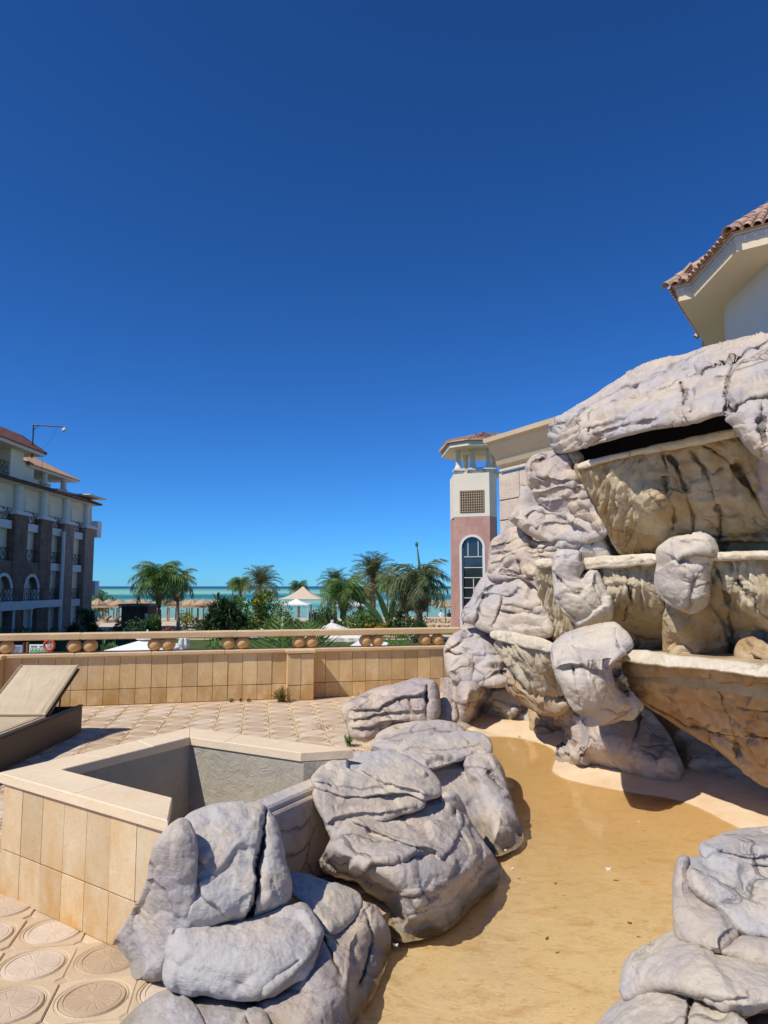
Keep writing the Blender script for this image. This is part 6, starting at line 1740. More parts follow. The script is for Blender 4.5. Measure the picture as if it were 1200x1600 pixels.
# weeds at the foot of the balustrade and beside the rock
def weed(pos, h, r_, n, mat, label, dry=None, spread=1.0):
    t = thing('weed', label, 'weed', pos); r = random.Random(int(abs(pos[0]*100)))
    m = MB(); st = MB()
    for k in range(n):
        a = r.uniform(0,6.28); q = r.random()**0.6*r_; hh = h*(1-0.5*(q/r_)**2)*r.uniform(0.6,1.1)
        b_ = Vector((r.uniform(-.3,.3)*r_, r.uniform(-.3,.3)*r_, 0)); tip = Vector((math.cos(a)*q, math.sin(a)*q, hh))
        st.tube([b_, b_.lerp(tip,0.5)+Vector((0,0,hh*0.1)), tip], [0.003,0.002,0.001], 3, cap=False)
        for j in range(7):
            p = b_.lerp(tip, r.uniform(0.25,1.0)); d = Vector((r.gauss(0,1), r.gauss(0,1), r.gauss(0.3,1))).normalized()*0.028; s_ = d.cross(Vector((0,0,1))).normalized()*0.006
            m.add([p, p+d*0.5+s_, p+d, p+d*0.5-s_], [(0,1,2,3)])
    part('leaves', m, mat, t, local=True); part('stalks', st, dry or mat, t, local=True)
L_weed = m_leaf('weed_leaf', (0.13,0.15,0.03), (0.32,0.20,0.04))
L_weedg = m_leaf('thin_weed_leaf', (0.10,0.18,0.05), (0.18,0.24,0.09))
q = at_z(441,1096,0); weed((q.x,q.y-0.05,0), 0.24, 0.17, 90, L_weed, 'bushy yellow green weed at the foot of the balustrade pillar')
q = at_z(572,1082,0); weed((q.x,q.y-0.03,0), 0.50, 0.10, 22, L_weedg, 'tall thin pale green weed growing against the balustrade')
q = at_z(556,1086,0); weed((q.x,q.y-0.03,0), 0.16, 0.06, 14, L_weedg, 'small weed left of the tall thin one at the balustrade')
q = at_z(545,1166,0); weed((q.x,q.y,0), 0.16, 0.08, 26, L_bright, 'small fresh green weed between the planter corner and the rocks', L_weedg)
for k, u in enumerate((362,376,389)):
    q = at_z(u,1096,0); weed((q.x,q.y-0.03,0), 0.05, 0.05, 10, L_weed, ('leftmost','middle','rightmost')[k]+' of three tiny weed tufts in the joint under the balustrade wall')
def leaf_litter(u, v, n, w, label):
    c = at_z(u, v, 0); r = random.Random(u); m = MB()
    for i in range(n):
        p = Vector((c.x+r.gauss(0,w), c.y+r.gauss(0,w*0.7), 0.004)); a = r.uniform(0,6.28); l = r.uniform(0.012,0.03)
        d = Vector((math.cos(a),math.sin(a),0))*l; s_ = Vector((-d.y,d.x,0))*0.35+Vector((0,0,0.006))
        m.add([p, p+d*0.5+s_, p+d+Vector((0,0,0.004)), p+d*0.5-s_], [(0,1,2,3)])
    solo('leaf_litter', m, M_leaf_brown, label, 'dry leaves', kind='stuff')
leaf_litter(500,1136,60,0.10,'scattered dry brown leaves on the paving left of the dark split boulder')
leaf_litter(547,1172,26,0.05,'few dry leaves beside the small green weed at the planter corner')
# ------------------------------------------------------------------ hotel wing on the left
def m_wall(name, c, var=0.06): return m_plain(name, c, 0.9, var=var, scale=0.7, bump=0.15, dirt=tuple(x*0.82 for x in c), dscale=0.35)
M_cream = m_wall('cream_plaster', (0.72,0.63,0.48))
M_cream2 = m_wall('warm_white_plaster', (0.80,0.71,0.56))
M_whitep = m_wall('white_plaster_trim', (0.72,0.71,0.68))
def m_clad(name, a, b, mortar, sc=1.0):
    t = NT(name)
    br = t.n.new('ShaderNodeTexBrick'); g = t.n.new('ShaderNodeNewGeometry'); s_ = t.n.new('ShaderNodeSeparateXYZ'); c_ = t.n.new('ShaderNodeCombineXYZ')
    t.l.new(g.outputs['Position'], s_.inputs[0])
    t.l.new(t.math('ADD', s_.outputs[0], s_.outputs[1]), c_.inputs[0]); t.l.new(s_.outputs[2], c_.inputs[1]); t.l.new(c_.outputs[0], br.inputs['Vector'])
    br.inputs['Color1'].default_value = a+(1,); br.inputs['Color2'].default_value = b+(1,); br.inputs['Mortar'].default_value = mortar+(1,)
    br.inputs['Scale'].default_value = sc; br.inputs['Mortar Size'].default_value = 0.012; br.inputs['Brick Width'].default_value = 0.42; br.inputs['Row Height'].default_value = 0.62; br.offset = 0.5
    col = t.mix(br.outputs['Color'], tuple(min(1,x*1.35) for x in b), t.ramp(t.noise(0.9,6,0.65,t.geo((1,1,0.5))), [(0.5,0),(0.75,0.6)]))
    t.color(col); t.bump(br.outputs['Fac'], -0.3, 0.02); return t.m
M_brown = m_clad('dark_brown_stone_cladding', (0.17,0.10,0.075), (0.24,0.15,0.11), (0.09,0.06,0.05))
M_taupe = m_clad('taupe_stone_cladding', (0.24,0.175,0.135), (0.32,0.245,0.19), (0.16,0.12,0.10))
M_rose = m_clad('rose_stone_cladding', (0.46,0.25,0.20), (0.52,0.30,0.24), (0.40,0.24,0.19))
M_rail_m = m_plain('dark_iron_railing', (0.035,0.03,0.03), 0.5)
def m_rtile(name, a, b):
    t = NT(name); g = t.geo()
    col = t.mix(a, b, t.ramp(t.noise(2.5,6,0.65,g), [(0.35,0),(0.65,1)]))
    col = t.hsv(col, val=t.lin(t.rnd(), 0.8, 1.2)); t.color(col); return t.m
M_rt = m_rtile('terracotta_roof_tile', (0.40,0.22,0.15), (0.53,0.34,0.23))
M_rtd = m_rtile('maroon_roof_tile', (0.15,0.065,0.055), (0.24,0.11,0.09))
M_glass = m_plain('dark_window_glass', (0.025,0.03,0.032), 0.08, spec=0.8)
FX = -28.5
M_shut = m_wall('closed_beige_shutter', (0.80,0.70,0.54))
HB = thing('hotel_wing', 'shaded hotel wing with stone clad piers, balconies, arches and tiled roofs at the left', 'building', (FX-4, 55, GZ))
def Yx(u): return FX/ray(u, 900)[0]
F1, F2, F3, F4, PG = EYE-1.2, EYE+1.95, EYE+5.03, EYE+8.25, EYE+7.95
def pb(name, x0, y0, z0, x1, y1, z1, mat, b=0.0, parent=None):
    m = MB()
    if b: m.bbox(x0,y0,z0,x1,y1,z1,b)
    else: m.box(x0,y0,z0,x1,y1,z1)
    return part(name, m, mat, parent or HB)
YN, YE = 28.0, 69.9
# recessed main wall and floors
pb('wall', FX-12, YN, GZ-0.2, FX-0.6, YE, PG-0.05, M_cream)
pb('end_wall', FX-11, YE+0.001, GZ-0.2, FX-0.5, YE+0.3, PG+0.4, M_cream2)
piers = [(33.2,35.2),(37.5,39.5),(41.8,43.8),(46.1,48.1),(50.4,52.4),(54.7,56.7),(58.9,60.9),(63.2,65.2),(67.7,69.8)]
PIERTOP = EYE+5.55
for i, (a, b) in enumerate(piers):
    mat = M_taupe if i >= 7 else M_brown
    pb('pier', FX-0.59, a, GZ-0.2, FX, b, PIERTOP, mat)
    pb('pier_cap', FX-1.75, a-0.22, PIERTOP+0.001, FX+0.22, b+0.22, PIERTOP+0.16, M_whitep)
    pb('pier_cap', FX-1.7, a-0.08, PIERTOP+0.161, FX+0.08, b+0.08, PIERTOP+0.32, M_whitep)
    m = MB(); m.lathe([(0.36,0),(0.36,0.12),(0.30,0.2),(0.28,1.6),(0.34,1.72),(0.36,PG-PIERTOP-0.34)], (FX-0.42,(a+b)/2,PIERTOP+0.321), 14); part('column', m, M_whitep, HB, smooth=False)
def railing(x, y0, y1, z, parent=HB, h=0.95, axis='y'):
    m = MB()
    P_ = (lambda s_, z_: (x, s_, z_)) if axis == 'y' else (lambda s_, z_: (s_, x, z_))
    for zz in (z+0.08, z+h): m.tube([P_(y0,zz), P_(y1,zz)], 0.025, 4)
    n = max(2, int(abs(y1-y0)/0.55)); d = (y1-y0)/n
    for i in range(n):
        a, b = y0+d*i, y0+d*(i+1)
        m.tube([P_(a,z+0.08),P_(b,z+h)], 0.016, 3); m.tube([P_(b,z+0.08),P_(a,z+h)], 0.016, 3); m.tube([P_(a,z+0.08),P_(a,z+h)], 0.02, 3)
        c = [P_((a+b)/2+0.13*math.cos(q), z+0.5+0.13*math.sin(q)) for q in [k*math.pi/4 for k in range(9)]]; m.tube(c, 0.014, 3, cap=False)
    return part('railing', m, M_rail_m, parent)
gaps = [(piers[i][1], piers[i+1][0]) for i in range(len(piers)-1)]
for i, (a, b) in enumerate(gaps):
    for k, f in enumerate((F1, F2, F3)):
        arch = i < 6 and f == F1
        if f == F3 or i >= 6 or (f == F2 and False):
            pb('balcony_slab', FX-0.59, a+0.002, f-0.62, FX-0.25, b-0.002, f+0.02, M_whitep)
            railing(FX-0.35, a, b, f+0.02)
        if f == F2 and i < 6:
            railing(FX-0.35, a, b, f+0.02)
    # shuttered balcony doors
    for f in (GZ+0.1, F1, F2, F3):
        w = pb('window', FX-0.598, a+0.5, f+0.1, FX-0.56, b-0.5, f+2.15, M_shut)
# arched storey between the dark piers
for i, (a, b) in enumerate(gaps[:6]):
    c, r_ = (a+b)/2, 1.02; zt = F2-0.02; z0 = F1
    m = MB(); m2 = MB(); N = 14; sp = F1+0.95
    prof = [(a, z0), (a, zt), (b, zt), (b, z0), (c+r_, z0)] + [(c+r_*math.cos(q), sp+r_*math.sin(q)) for q in [math.pi*k/N for k in range(N+1)]] + [(c-r_, z0)]
    vs = [(FX-0.06,y,z_) for y,z_ in prof] + [(FX-0.5,y,z_) for y,z_ in prof]
    # wall as strips left, right and above the arch
    def strip(m, y0, y1, lo, hi):
        m.add([(FX-0.06,y0,lo[0]),(FX-0.06,y1,lo[1]),(FX-0.06,y1,hi),(FX-0.06,y0,hi),(FX-0.5,y0,lo[0]),(FX-0.5,y1,lo[1]),(FX-0.5,y1,hi),(FX-0.5,y0,hi)], [(0,1,2,3),(7,6,5,4),(0,4,5,1),(3,2,6,7)])
    strip(m, a+0.001, c-r_, (z0,z0), zt); strip(m, c+r_, b-0.001, (z0,z0), zt)
    for k in range(N):
        q0, q1 = math.pi-math.pi*k/N, math.pi-math.pi*(k+1)/N
        y0, y1 = c+r_*math.cos(q0), c+r_*math.cos(q1)
        strip(m, y0, y1, (sp+r_*math.sin(q0), sp+r_*math.sin(q1)), zt)
    part('arch_wall', m, M_brown, HB)
    ring = MB(); pts = [(c-r_-0.0, z0)] + [(c+r_*math.cos(math.pi-math.pi*k/N), sp+r_*math.sin(math.pi-math.pi*k/N)) for k in range(N+1)] + [(c+r_, z0)]
    out = [(c-r_-0.24, z0)] + [(c+(r_+0.24)*math.cos(math.pi-math.pi*k/N), sp+(r_+0.24)*math.sin(math.pi-math.pi*k/N)) for k in range(N+1)] + [(c+r_+0.24, z0)]
    for k in range(len(pts)-1):
        (ya,za),(yb,zb_) = pts[k], pts[k+1]; (yc,zc),(yd,zd) = out[k], out[k+1]
        ring.add([(FX+0.02,ya,za),(FX+0.02,yb,zb_),(FX+0.02,yd,zd),(FX+0.02,yc,zc),(FX-0.52,ya,za),(FX-0.52,yb,zb_),(FX-0.05,yd,zd),(FX-0.05,yc,zc)], [(0,1,2,3),(0,4,5,1),(3,2,6,7)])
    part('arch_surround', ring, M_whitep, HB)
    railing(FX+0.25, a-0.5, b+0.5, F1+0.05)
# first floor balcony running along, on thin posts
pb('long_balcony', FX-0.001, YN, F1-0.62, FX+0.4, 57.7, F1+0.04, M_whitep)
pb('long_balcony', FX-0.001, 57.75, F1-0.55, FX+0.3, 62.6, F1+0.04, M_whitep)
for y in (49.5, 52.9, 54.9, 57.6, 46.0, 43.0, 62.9):
    m = MB(); m.tube([(FX+0.15,y,GZ),(FX+0.15,y,F1-0.63)], 0.10, 8); part('thin_post', m, M_whitep, HB)
m = MB(); m.tube([(FX+0.08,62.95,GZ),(FX+0.08,62.95,F3-0.2)], 0.16, 8); part('drain_pilaster', m, M_whitep, HB)
# tiled pergola strip over the top balconies
m = MB(); m.slab([(FX-1.8,YN),(FX+0.15,YN),(FX+0.15,70.2),(FX-1.8,70.2)], PG-0.04, PG+0.12); part('pergola_beam', m, M_whitep, HB)
tl = MB()
y = YN
while y < 70.3:
    tl.tube([(FX+0.45,y,PG+0.10),(FX-1.0,y,PG+0.62)], 0.085, 5); y += 0.21
part('eave_tiles', tl, M_rtd, HB, kind='stuff')
m = MB(); m.add([(FX+0.40,YN,PG+0.02),(FX+0.40,70.3,PG+0.02),(FX-1.0,70.3,PG+0.5),(FX-1.0,YN,PG+0.5),(FX+0.40,YN,PG-0.02),(FX+0.40,70.3,PG-0.02),(FX-1.0,70.3,PG+0.3),(FX-1.0,YN,PG+0.3)], [(0,1,2,3),(7,6,5,4),(0,4,5,1),(1,5,6,2)]); part('eave_board', m, M_brown, HB)
# top storey set back, nearer block with a deep tiled eave
TX = FX-0.9
pb('top_storey', FX-12, YN, PG+0.16, TX-1.5, 56.3, EYE+10.9, M_cream)
for a, b in ((54.9,56.9),(50.5,51.6),(46,47.1),(41.5,42.6)):
    pb('top_pier', TX-1.49, a, PG+0.62, TX+0.15, b, EYE+10.75, M_cream2)
for a, b in ((51.6,54.9),(47.1,50.5),(42.6,46.0),(36,41.5)): railing(TX+0.05, a, b, PG+0.75)
for a in (52.5, 48, 43.5): pb('window', TX-1.498, a, PG+0.9, TX-1.46, a+1.6, PG+2.6, M_glass)
EV = EYE+10.75
def band_roof(parent, x0, y0, x1, y1, z, run, rise, mat, wallmat):
    m = MB(); m.slab([(x0,y0),(x1,y0),(x1,y1),(x0,y1)], z, z+0.26); part('eave', m, wallmat, parent)
    c = [(x0-.12,y0-.12),(x1+.12,y0-.12),(x1+.12,y1+.12),(x0-.12,y1+.12)]; d = inset(c, run); zb = z+0.262
    m = MB(); vs = [(x,y,zb) for x,y in c]+[(x,y,zb+rise) for x,y in d]
    m.add(vs, [(i,(i+1)%4,4+(i+1)%4,4+i) for i in range(4)]+[(4,5,6,7),(3,2,1,0)]); part('roof', m, mat, parent)
    t = MB()
    for i in (0,1,2):
        a, b = Vector(vs[i]), Vector(vs[(i+1)%4]); a2, b2 = Vector(vs[4+i]), Vector(vs[4+(i+1)%4]); L = (b-a).length; k = 0.1
        u_ = (b-a)/L
        while k < L:
            s_ = a+u_*k; tt = a2+(b2-a2)*min(1,max(0,(k-run)/(L-2*run))); f_ = min(1, k/run, (L-k)/run)
            up = (tt-s_) if run < k < L-run else ((a2-a) if k <= run else (b2-b))
            e_ = s_+Vector((up.x,up.y,up.z))*f_ if run < k < L-run else s_+(Vector((-(u_.y),u_.x,0))*run+Vector((0,0,rise)))*f_
            t.tube([s_+Vector((0,0,.03)), e_+Vector((0,0,.03))], 0.085, 5); k += 0.26
        t.tube([b, b2], 0.13, 6)
    part('roof_tiles', t, mat, parent, kind='stuff')
def hip_roof(parent, x0, y0, x1, y1, z, rise, over, mat, wallmat, tile=True, name='roof'):
    X0, Y0, X1, Y1 = x0-over, y0-over, x1+over, y1+over
    m = MB(); m.slab([(X0,Y0),(X1,Y0),(X1,Y1),(X0,Y1)], z, z+0.22); e = part('eave', m, wallmat, parent)
    cx, cy = (X0+X1)/2, (Y0+Y1)/2; w = min(X1-X0, Y1-Y0)/2
    X0 -= 0.12; Y0 -= 0.12; X1 += 0.12; Y1 += 0.12
    if X1-X0 < Y1-Y0: A, B = (cx, Y0+w, z+0.22+rise), (cx, Y1-w, z+0.22+rise)
    else: A, B = (X0+w, cy, z+0.22+rise), (X1-w, cy, z+0.22+rise)
    c4 = [(X0,Y0,z+0.221),(X1,Y0,z+0.221),(X1,Y1,z+0.221),(X0,Y1,z+0.221)]
    m = MB()
    if X1-X0 < Y1-Y0: faces = [(c4[0],c4[1],A),(c4[1],c4[2],B,A),(c4[2],c4[3],B),(c4[3],c4[0],A,B)]
    else: faces = [(c4[0],c4[1],B,A),(c4[1],c4[2],B),(c4[2],c4[3],A,B),(c4[3],c4[0],A)]
    for f in faces: m.add(f, [tuple(range(len(f)))])
    m.add([(X0,Y0,z+0.18),(X1,Y0,z+0.18),(X1,Y1,z+0.18),(X0,Y1,z+0.18)], [(3,2,1,0)])
    r_ = part(name, m, mat, parent)
    # barrel tiles up each slope
    t = MB()
    for f in faces:
        p = [Vector(q) for q in f]; e0, e1_ = p[0], p[1]; L = (e1_-e0).length; u_ = (e1_-e0)/L
        top = p[2] if len(p) == 3 else None
        k = 0.15
        while k < L:
            s_ = e0+u_*k
            if len(p) == 3:
                h = (p[2]-e0); hb = h.dot(u_); hv = h-u_*hb; f_ = k/hb if k < hb else (L-k)/(L-hb)
            else:
                hb0 = (p[3]-e0).dot(u_); hb1 = L-(p[2]-e0).dot(u_); hv = (p[3]-e0)-u_*hb0; f_ = min(1, k/max(hb0,.01), (L-k)/max(hb1,.01))
            if f_ > 0.03: t.tube([s_-hv.normalized()*0.06+Vector((0,0,0.03)), s_+hv*f_+Vector((0,0,0.03))], 0.085, 5)
            k += 0.26
    # ridge and hip caps
    for q in c4:
        tgt = A if (Vector(q)-Vector(A)).length < (Vector(q)-Vector(B)).length else B
        t.tube([q, tgt], 0.12, 6)
    t.tube([A, B], 0.13, 6)
    part('roof_tiles', t, mat, parent, kind='stuff')
band_roof(HB, FX-12, 28, TX+1.0, 58.6, EV, 1.5, 1.25, M_rtd, M_cream2)
pb('upper_storey', FX-11, 30, EV+0.3, FX-3.2, 52, EV+2.3, M_cream)
band_roof(HB, FX-12, 29, FX-2.3, 53.2, EV+2.3, 1.0, 0.8, M_rtd, M_cream2)
# small lantern block with a sunlit roof, farther along
pb('stair_block', FX-9, 58.5, PG+0.16, FX-1.9, 64.2, EYE+9.25, M_cream2)
pb('stepped_parapet', FX-6, 58.0, PG+0.6, FX-1.4, 60.0, EYE+10.3, M_cream2)
for y in (62.3, 66.1):
    m = MB(); m.lathe([(0.36,0),(0.27,0.15),(0.25,0.85),(0.36,1.0)], (FX-1.6,y,EYE+8.95), 12); part('lantern_column', m, M_cream2, HB)
pb('lantern_parapet', FX-9, 64.3, PG+0.16, FX-1.3, 68.3, EYE+8.9, M_cream2)
hip_roof(HB, FX-8.5, 59.5, FX-1.9, 67.3, EYE+9.95, 2.3, 0.75, M_rt, M_cream2)
pb('end_parapet', FX-9, 66.8, PG+0.62, FX+0.55, 70.6, EYE+8.6, M_cream2)
pb('end_parapet_cap', FX-9.1, 66.7, EYE+8.601, FX+0.68, 70.75, EYE+8.72, M_whitep)
for f, h_ in ((F3-0.2,2.6),(F1+0.3,2.3),(F1-2.3,1.6)):
    pb('side_balcony', FX-3, YE+0.301, f, FX+0.1, YE+1.3, f+h_*0.62, M_whitep)
# lamp gantry on the roof
gp = at_y(51, 693, 57); ga = at_y(51, 664, 57); gb = at_y(101, 667, 57)
GA = thing('lamp_gantry', 'thin dark metal gantry with a round lamp hanging from its arm above the hotel roof', 'lamp post', tuple(gp))
m = MB(); m.tube([(gp.x,57,gp.z-1.2),(gp.x,57,ga.z)], 0.06, 6); part('upright', m, M_rail_m, GA)
m = MB(); m.tube([tuple(ga), tuple(gb)], 0.05, 6); m.tube([(ga.x,57,ga.z-0.5),(ga.x+0.55,57,ga.z-0.02)], 0.03, 5); part('arm', m, M_rail_m, GA)
m = MB(); m.ball((gb.x-0.02,57,gb.z-0.26), 0.17, 12); m.tube([(gb.x,57,gb.z),(gb.x,57,gb.z-0.12)], 0.07, 6); part('lamp_globe', m, M_whitep, GA)
m = MB(); w0 = at_y(89,669,57); m.tube([tuple(w0),(w0.x-0.35,57,w0.z-0.9),(w0.x-1.0,57,gp.z-0.4)], 0.012, 3); part('cable', m, M_rail_m, GA)
m = MB(); m.tube([(FX+0.1,58.3,EYE+10.4),(FX+0.1,58.3,EYE+8.9)], 0.015, 3); part('hanging_wire', m, M_rail_m, HB)

# ------------------------------------------------------------------ stair tower beside the waterfall
TY = 61.0
TW = thing('stair_tower', 'sunlit stair tower with rose cladding, tall arched window and open columned top', 'tower', (8, TY+1.5, GZ))
pA = at_y(711, 985, TY+1.1); pB = at_y(768, 985, TY); pC = at_y(779.5, 985, TY+1.3)
def zt(u, v, Y): return at_y(u, v, Y).z
zR = zt(768, 806, TY); zC = zt(768, 734, TY); zBase = GZ
A2, B2, C2 = (pA.x,pA.y), (pB.x,pB.y), (pC.x,pC.y)
back = [(pC.x,pC.y+3.2),(pA.x,pA.y+3.4)]
poly = [A2, B2, C2]+back
fd = (Vector(B2)-Vector(A2)); FL = fd.length; fd /= FL; fn = Vector((fd.y,-fd.x))
def fpt(s_, o, z_): q = Vector(A2)+fd*s_+fn*o; return (q.x, q.y, z_)
sp = lambda u: (lambda dx: ((dx*A2[1]-A2[0])/(fd.x-dx*fd.y)))(ray(u, 900)[0])
# rose lower wall with a real arched opening: built in pieces round the hole
w0, w1 = sp(722), sp(755); wc = (w0+w1)/2; wr_ = (w1-w0)/2; zsp = zt(738, 855, TY)-0.0
m = MB()
def fstrip(m, s0, s1, lo0, lo1, hi, o=0.0, th=0.35):
    m.add([fpt(s0,o,lo0),fpt(s1,o,lo1),fpt(s1,o,hi),fpt(s0,o,hi),fpt(s0,o-th,lo0),fpt(s1,o-th,lo1),fpt(s1,o-th,hi),fpt(s0,o-th,hi)], [(0,1,2,3),(7,6,5,4),(0,4,5,1),(3,2,6,7),(0,3,7,4),(1,5,6,2)])
fstrip(m, 0, w0, zBase, zBase, zR); fstrip(m, w1, FL, zBase, zBase, zR)
N = 16
for k in range(N):
    q0, q1 = math.pi-math.pi*k/N, math.pi-math.pi*(k+1)/N
    fstrip(m, wc+wr_*math.cos(q0), wc+wr_*math.cos(q1), zsp+wr_*math.sin(q0), zsp+wr_*math.sin(q1), zR)
part('rose_wall', m, M_rose, TW)
m = MB(); m.slab([B2, C2]+back+[A2, fpt(0,-0.34,0)[:2], fpt(FL,-0.34,0)[:2]], zBase, zR) if False else m.slab([C2]+back+[fpt(0.0,-0.352,0)[:2], fpt(FL,-0.352,0)[:2], B2], zBase, zR)
part('rose_side', m, M_rose, TW)
m = MB(); m.slab(poly, zR+0.001, zt(740,738,TY)); part('cream_wall', m, M_cream2, TW)
# surround
m = MB(); rr2 = wr_+0.20; po = [(w0, zBase)]+[(wc+wr_*math.cos(math.pi-math.pi*k/N), zsp+wr_*math.sin(math.pi-math.pi*k/N)) for k in range(N+1)]+[(w1, zBase)]
pu = [(w0-0.20, zBase)]+[(wc+rr2*math.cos(math.pi-math.pi*k/N), zsp+rr2*math.sin(math.pi-math.pi*k/N)) for k in range(N+1)]+[(w1+0.20, zBase)]
for k in range(len(po)-1):
    a, b, c, d = po[k], po[k+1], pu[k+1], pu[k]
    m.add([fpt(a[0],.05,a[1]),fpt(b[0],.05,b[1]),fpt(c[0],.05,c[1]),fpt(d[0],.05,d[1]),fpt(a[0],-.3,a[1]),fpt(b[0],-.3,b[1]),fpt(c[0],0,c[1]),fpt(d[0],0,d[1])], [(0,1,2,3),(0,4,5,1),(3,2,6,7)])
part('arch_surround', m, M_whitep, TW)
WN = part('window', (lambda q: (fstrip(q, w0, w1, zBase, zBase, zsp, -0.25, 0.03), [fstrip(q, wc+wr_*math.cos(math.pi-math.pi*k/N), wc+wr_*math.cos(math.pi-math.pi*(k+1)/N), zsp, zsp, zsp+wr_*min(math.sin(math.pi-math.pi*k/N), math.sin(math.pi-math.pi*(k+1)/N))+0.02, -0.25, 0.03) for k in range(N)], q)[-1])(MB()), M_glass, TW)
def bar(s0, z0, s1, z1, w=0.06):
    m = MB(); m.obox(fpt(s0,-0.24,z0), Vector(fpt(s1,-0.24,z0))-Vector(fpt(s0,-0.24,z0)) if s1 > s0 else Vector((fd.x*w,fd.y*w,0)), (fn.x*0.06,fn.y*0.06,0), (0,0,(z1-z0) if z1 > z0 else w)); part('window_bar', m, M_whitep, WN)
for v in (870, 887, 903, 919, 935, 952):
    z_ = zt(738, v, TY); bar(w0+0.01, z_, w1-0.01, z_)
bar(wc-0.45, zt(738,870,TY), 0, zt(738,842,TY)); bar(wc+0.45, zt(738,870,TY), 0, zt(738,842,TY))
bar(wc+0.0, zt(738,935,TY), 0, zt(738,904,TY)); bar(wc-0.42, zt(738,984,TY), 0, zt(738,952,TY)); bar(w0+0.02, zBase, 0, zsp); bar(w1-0.08, zBase, 0, zsp)
# lattice window
g0, g1 = sp(721), sp(757); z0, z1 = zt(738,798,TY), zt(738,766,TY)
m = MB(); fstrip(m, g0, g1, z0, z0, z1, 0.004, 0.02); part('lattice_shade_panel', m, m_plain('recess_shade_tone', (0.04,0.045,0.05), 0.9), TW)  # flat panel on the wall, its dark colour stands for shade behind the lattice
GF = MB()
for k in range(11): s_ = g0+(g1-g0)*k/10; fstrip(GF, s_-0.035, s_+0.035, z0, z0, z1, 0.09, 0.07)
for k in range(9): z_ = z0+(z1-z0)*k/8; fstrip(GF, g0, g1, z_-0.03, z_-0.03, z_+0.03, 0.088, 0.066)
part('lattice', GF, m_plain('tan_lattice', (0.40,0.30,0.19), 0.8), TW)
m = MB()
for (a, b, c, d) in ((g0-0.07,g0-0.036,z0-0.05,z1+0.05),(g1+0.036,g1+0.07,z0-0.05,z1+0.05),(g0-0.035,g1+0.035,z1+0.032,z1+0.07),(g0-0.035,g1+0.035,z0-0.07,z0-0.032)): fstrip(m, a, b, c, c, d, 0.07, 0.075)
part('lattice_frame', m, m_plain('brown_frame', (0.30,0.18,0.10), 0.8), TW)
# open top: low parapet, columns, ceiling and roof
zt0 = zt(740, 738, TY); zcap = zt(740, 727, TY); zev = zt(740, 700, TY)
def col(s_, o, extra=0):
    q = fpt(s_, o, zt0)
    m = MB(); m.box(q[0]-0.34,q[1]-0.34,zt0+0.001,q[0]+0.34,q[1]+0.34,zt0+0.30); part('plinth', m, M_cream2, TW)
    m = MB(); m.box(q[0]-0.52,q[1]-0.52,zt0+0.301,q[0]+0.52,q[1]+0.52,zt0+0.40); m.box(q[0]-0.42,q[1]-0.42,zt0+0.401,q[0]+0.42,q[1]+0.42,zt0+0.50); part('plinth_cap', m, M_whitep, TW)
    m = MB(); m.lathe([(0.36,0),(0.33,0.12),(0.23,0.35),(0.22,zev-zt0-0.75),(0.28,zev-zt0-0.62),(0.28,zev-zt0-0.501)], (q[0],q[1],zt0+0.501), 16); part('column', m, M_cream, TW, smooth=False)
for s_ in (0.35, FL*0.52, FL-0.1): col(s_, -0.45)
col(0.4, -3.0); col(FL-0.2, -3.4)
for a, b in ((0.85, FL*0.52-0.45),(FL*0.52+0.5, FL-0.5)):
    q0, q1 = fpt(a,-0.2,zt0), fpt(b,-0.2,zt0); m = MB()
    n = 7
    for zz in (0.05,0.5): m.tube([(q0[0],q0[1],zt0+zz),(q1[0],q1[1],zt0+zz)], 0.035, 4)
    for k in range(n+1):
        f_ = k/n; m.tube([(q0[0]+(q1[0]-q0[0])*f_, q0[1]+(q1[1]-q0[1])*f_, zt0+0.05),(q0[0]+(q1[0]-q0[0])*min(1,f_+0.14), q0[1]+(q1[1]-q0[1])*min(1,f_+0.14), zt0+0.5)], 0.03, 4)
    part('balustrade_rail', m, M_cream, TW)
# roof of the tower (broad hipped, deep eaves)
ctr = Vector((sum(p_[0] for p_ in poly)/5, sum(p_[1] for p_ in poly)/5))
eL = at_y(698, 692, TY-0.4); 
rx0, rx1, ry0, ry1 = eL.x, eL.x+9.0, TY-0.9, TY+6.5
oct_ = [(rx0+0.3,ry0+1.2),(rx0+1.8,ry0),(rx1-1.5,ry0-0.4),(rx1,ry0+1.0),(rx1,ry1-1.5),(rx1-1.5,ry1),(rx0+1.5,ry1),(rx0,ry1-1.5)]
m = MB(); m.slab(oct_, zev-0.0, zev+0.5, 0.06); part('ceiling', m, M_cream, TW)
zt2 = zev+0.5
m = MB(); apex = [((rx0+rx1)/2-1.0,(ry0+ry1)/2), ((rx0+rx1)/2+3.0,(ry0+ry1)/2)]
ao = inset(oct_, -0.22); n = 8
vs = [(x,y,zt2+0.001) for x,y in ao]+[(x,y,zt2+0.12) for x,y in ao]+[(apex[0][0],apex[0][1],zt2+1.35),(apex[1][0],apex[1][1],zt2+1.35)]
fs = [(i,(i+1)%n,n+(i+1)%n,n+i) for i in range(n)]+[tuple(range(n-1,-1,-1))]
ap = lambda i: 2*n if ao[i][0] < (rx0+rx1)/2 else 2*n+1
for i in range(n):
    j = (i+1)%n
    fs.append((n+i,n+j,ap(j),ap(i)) if ap(i) != ap(j) else (n+i,n+j,ap(i)))
m.add(vs, fs); RF = part('roof', m, M_rt, TW)
t2 = MB(); rr = random.Random(3)
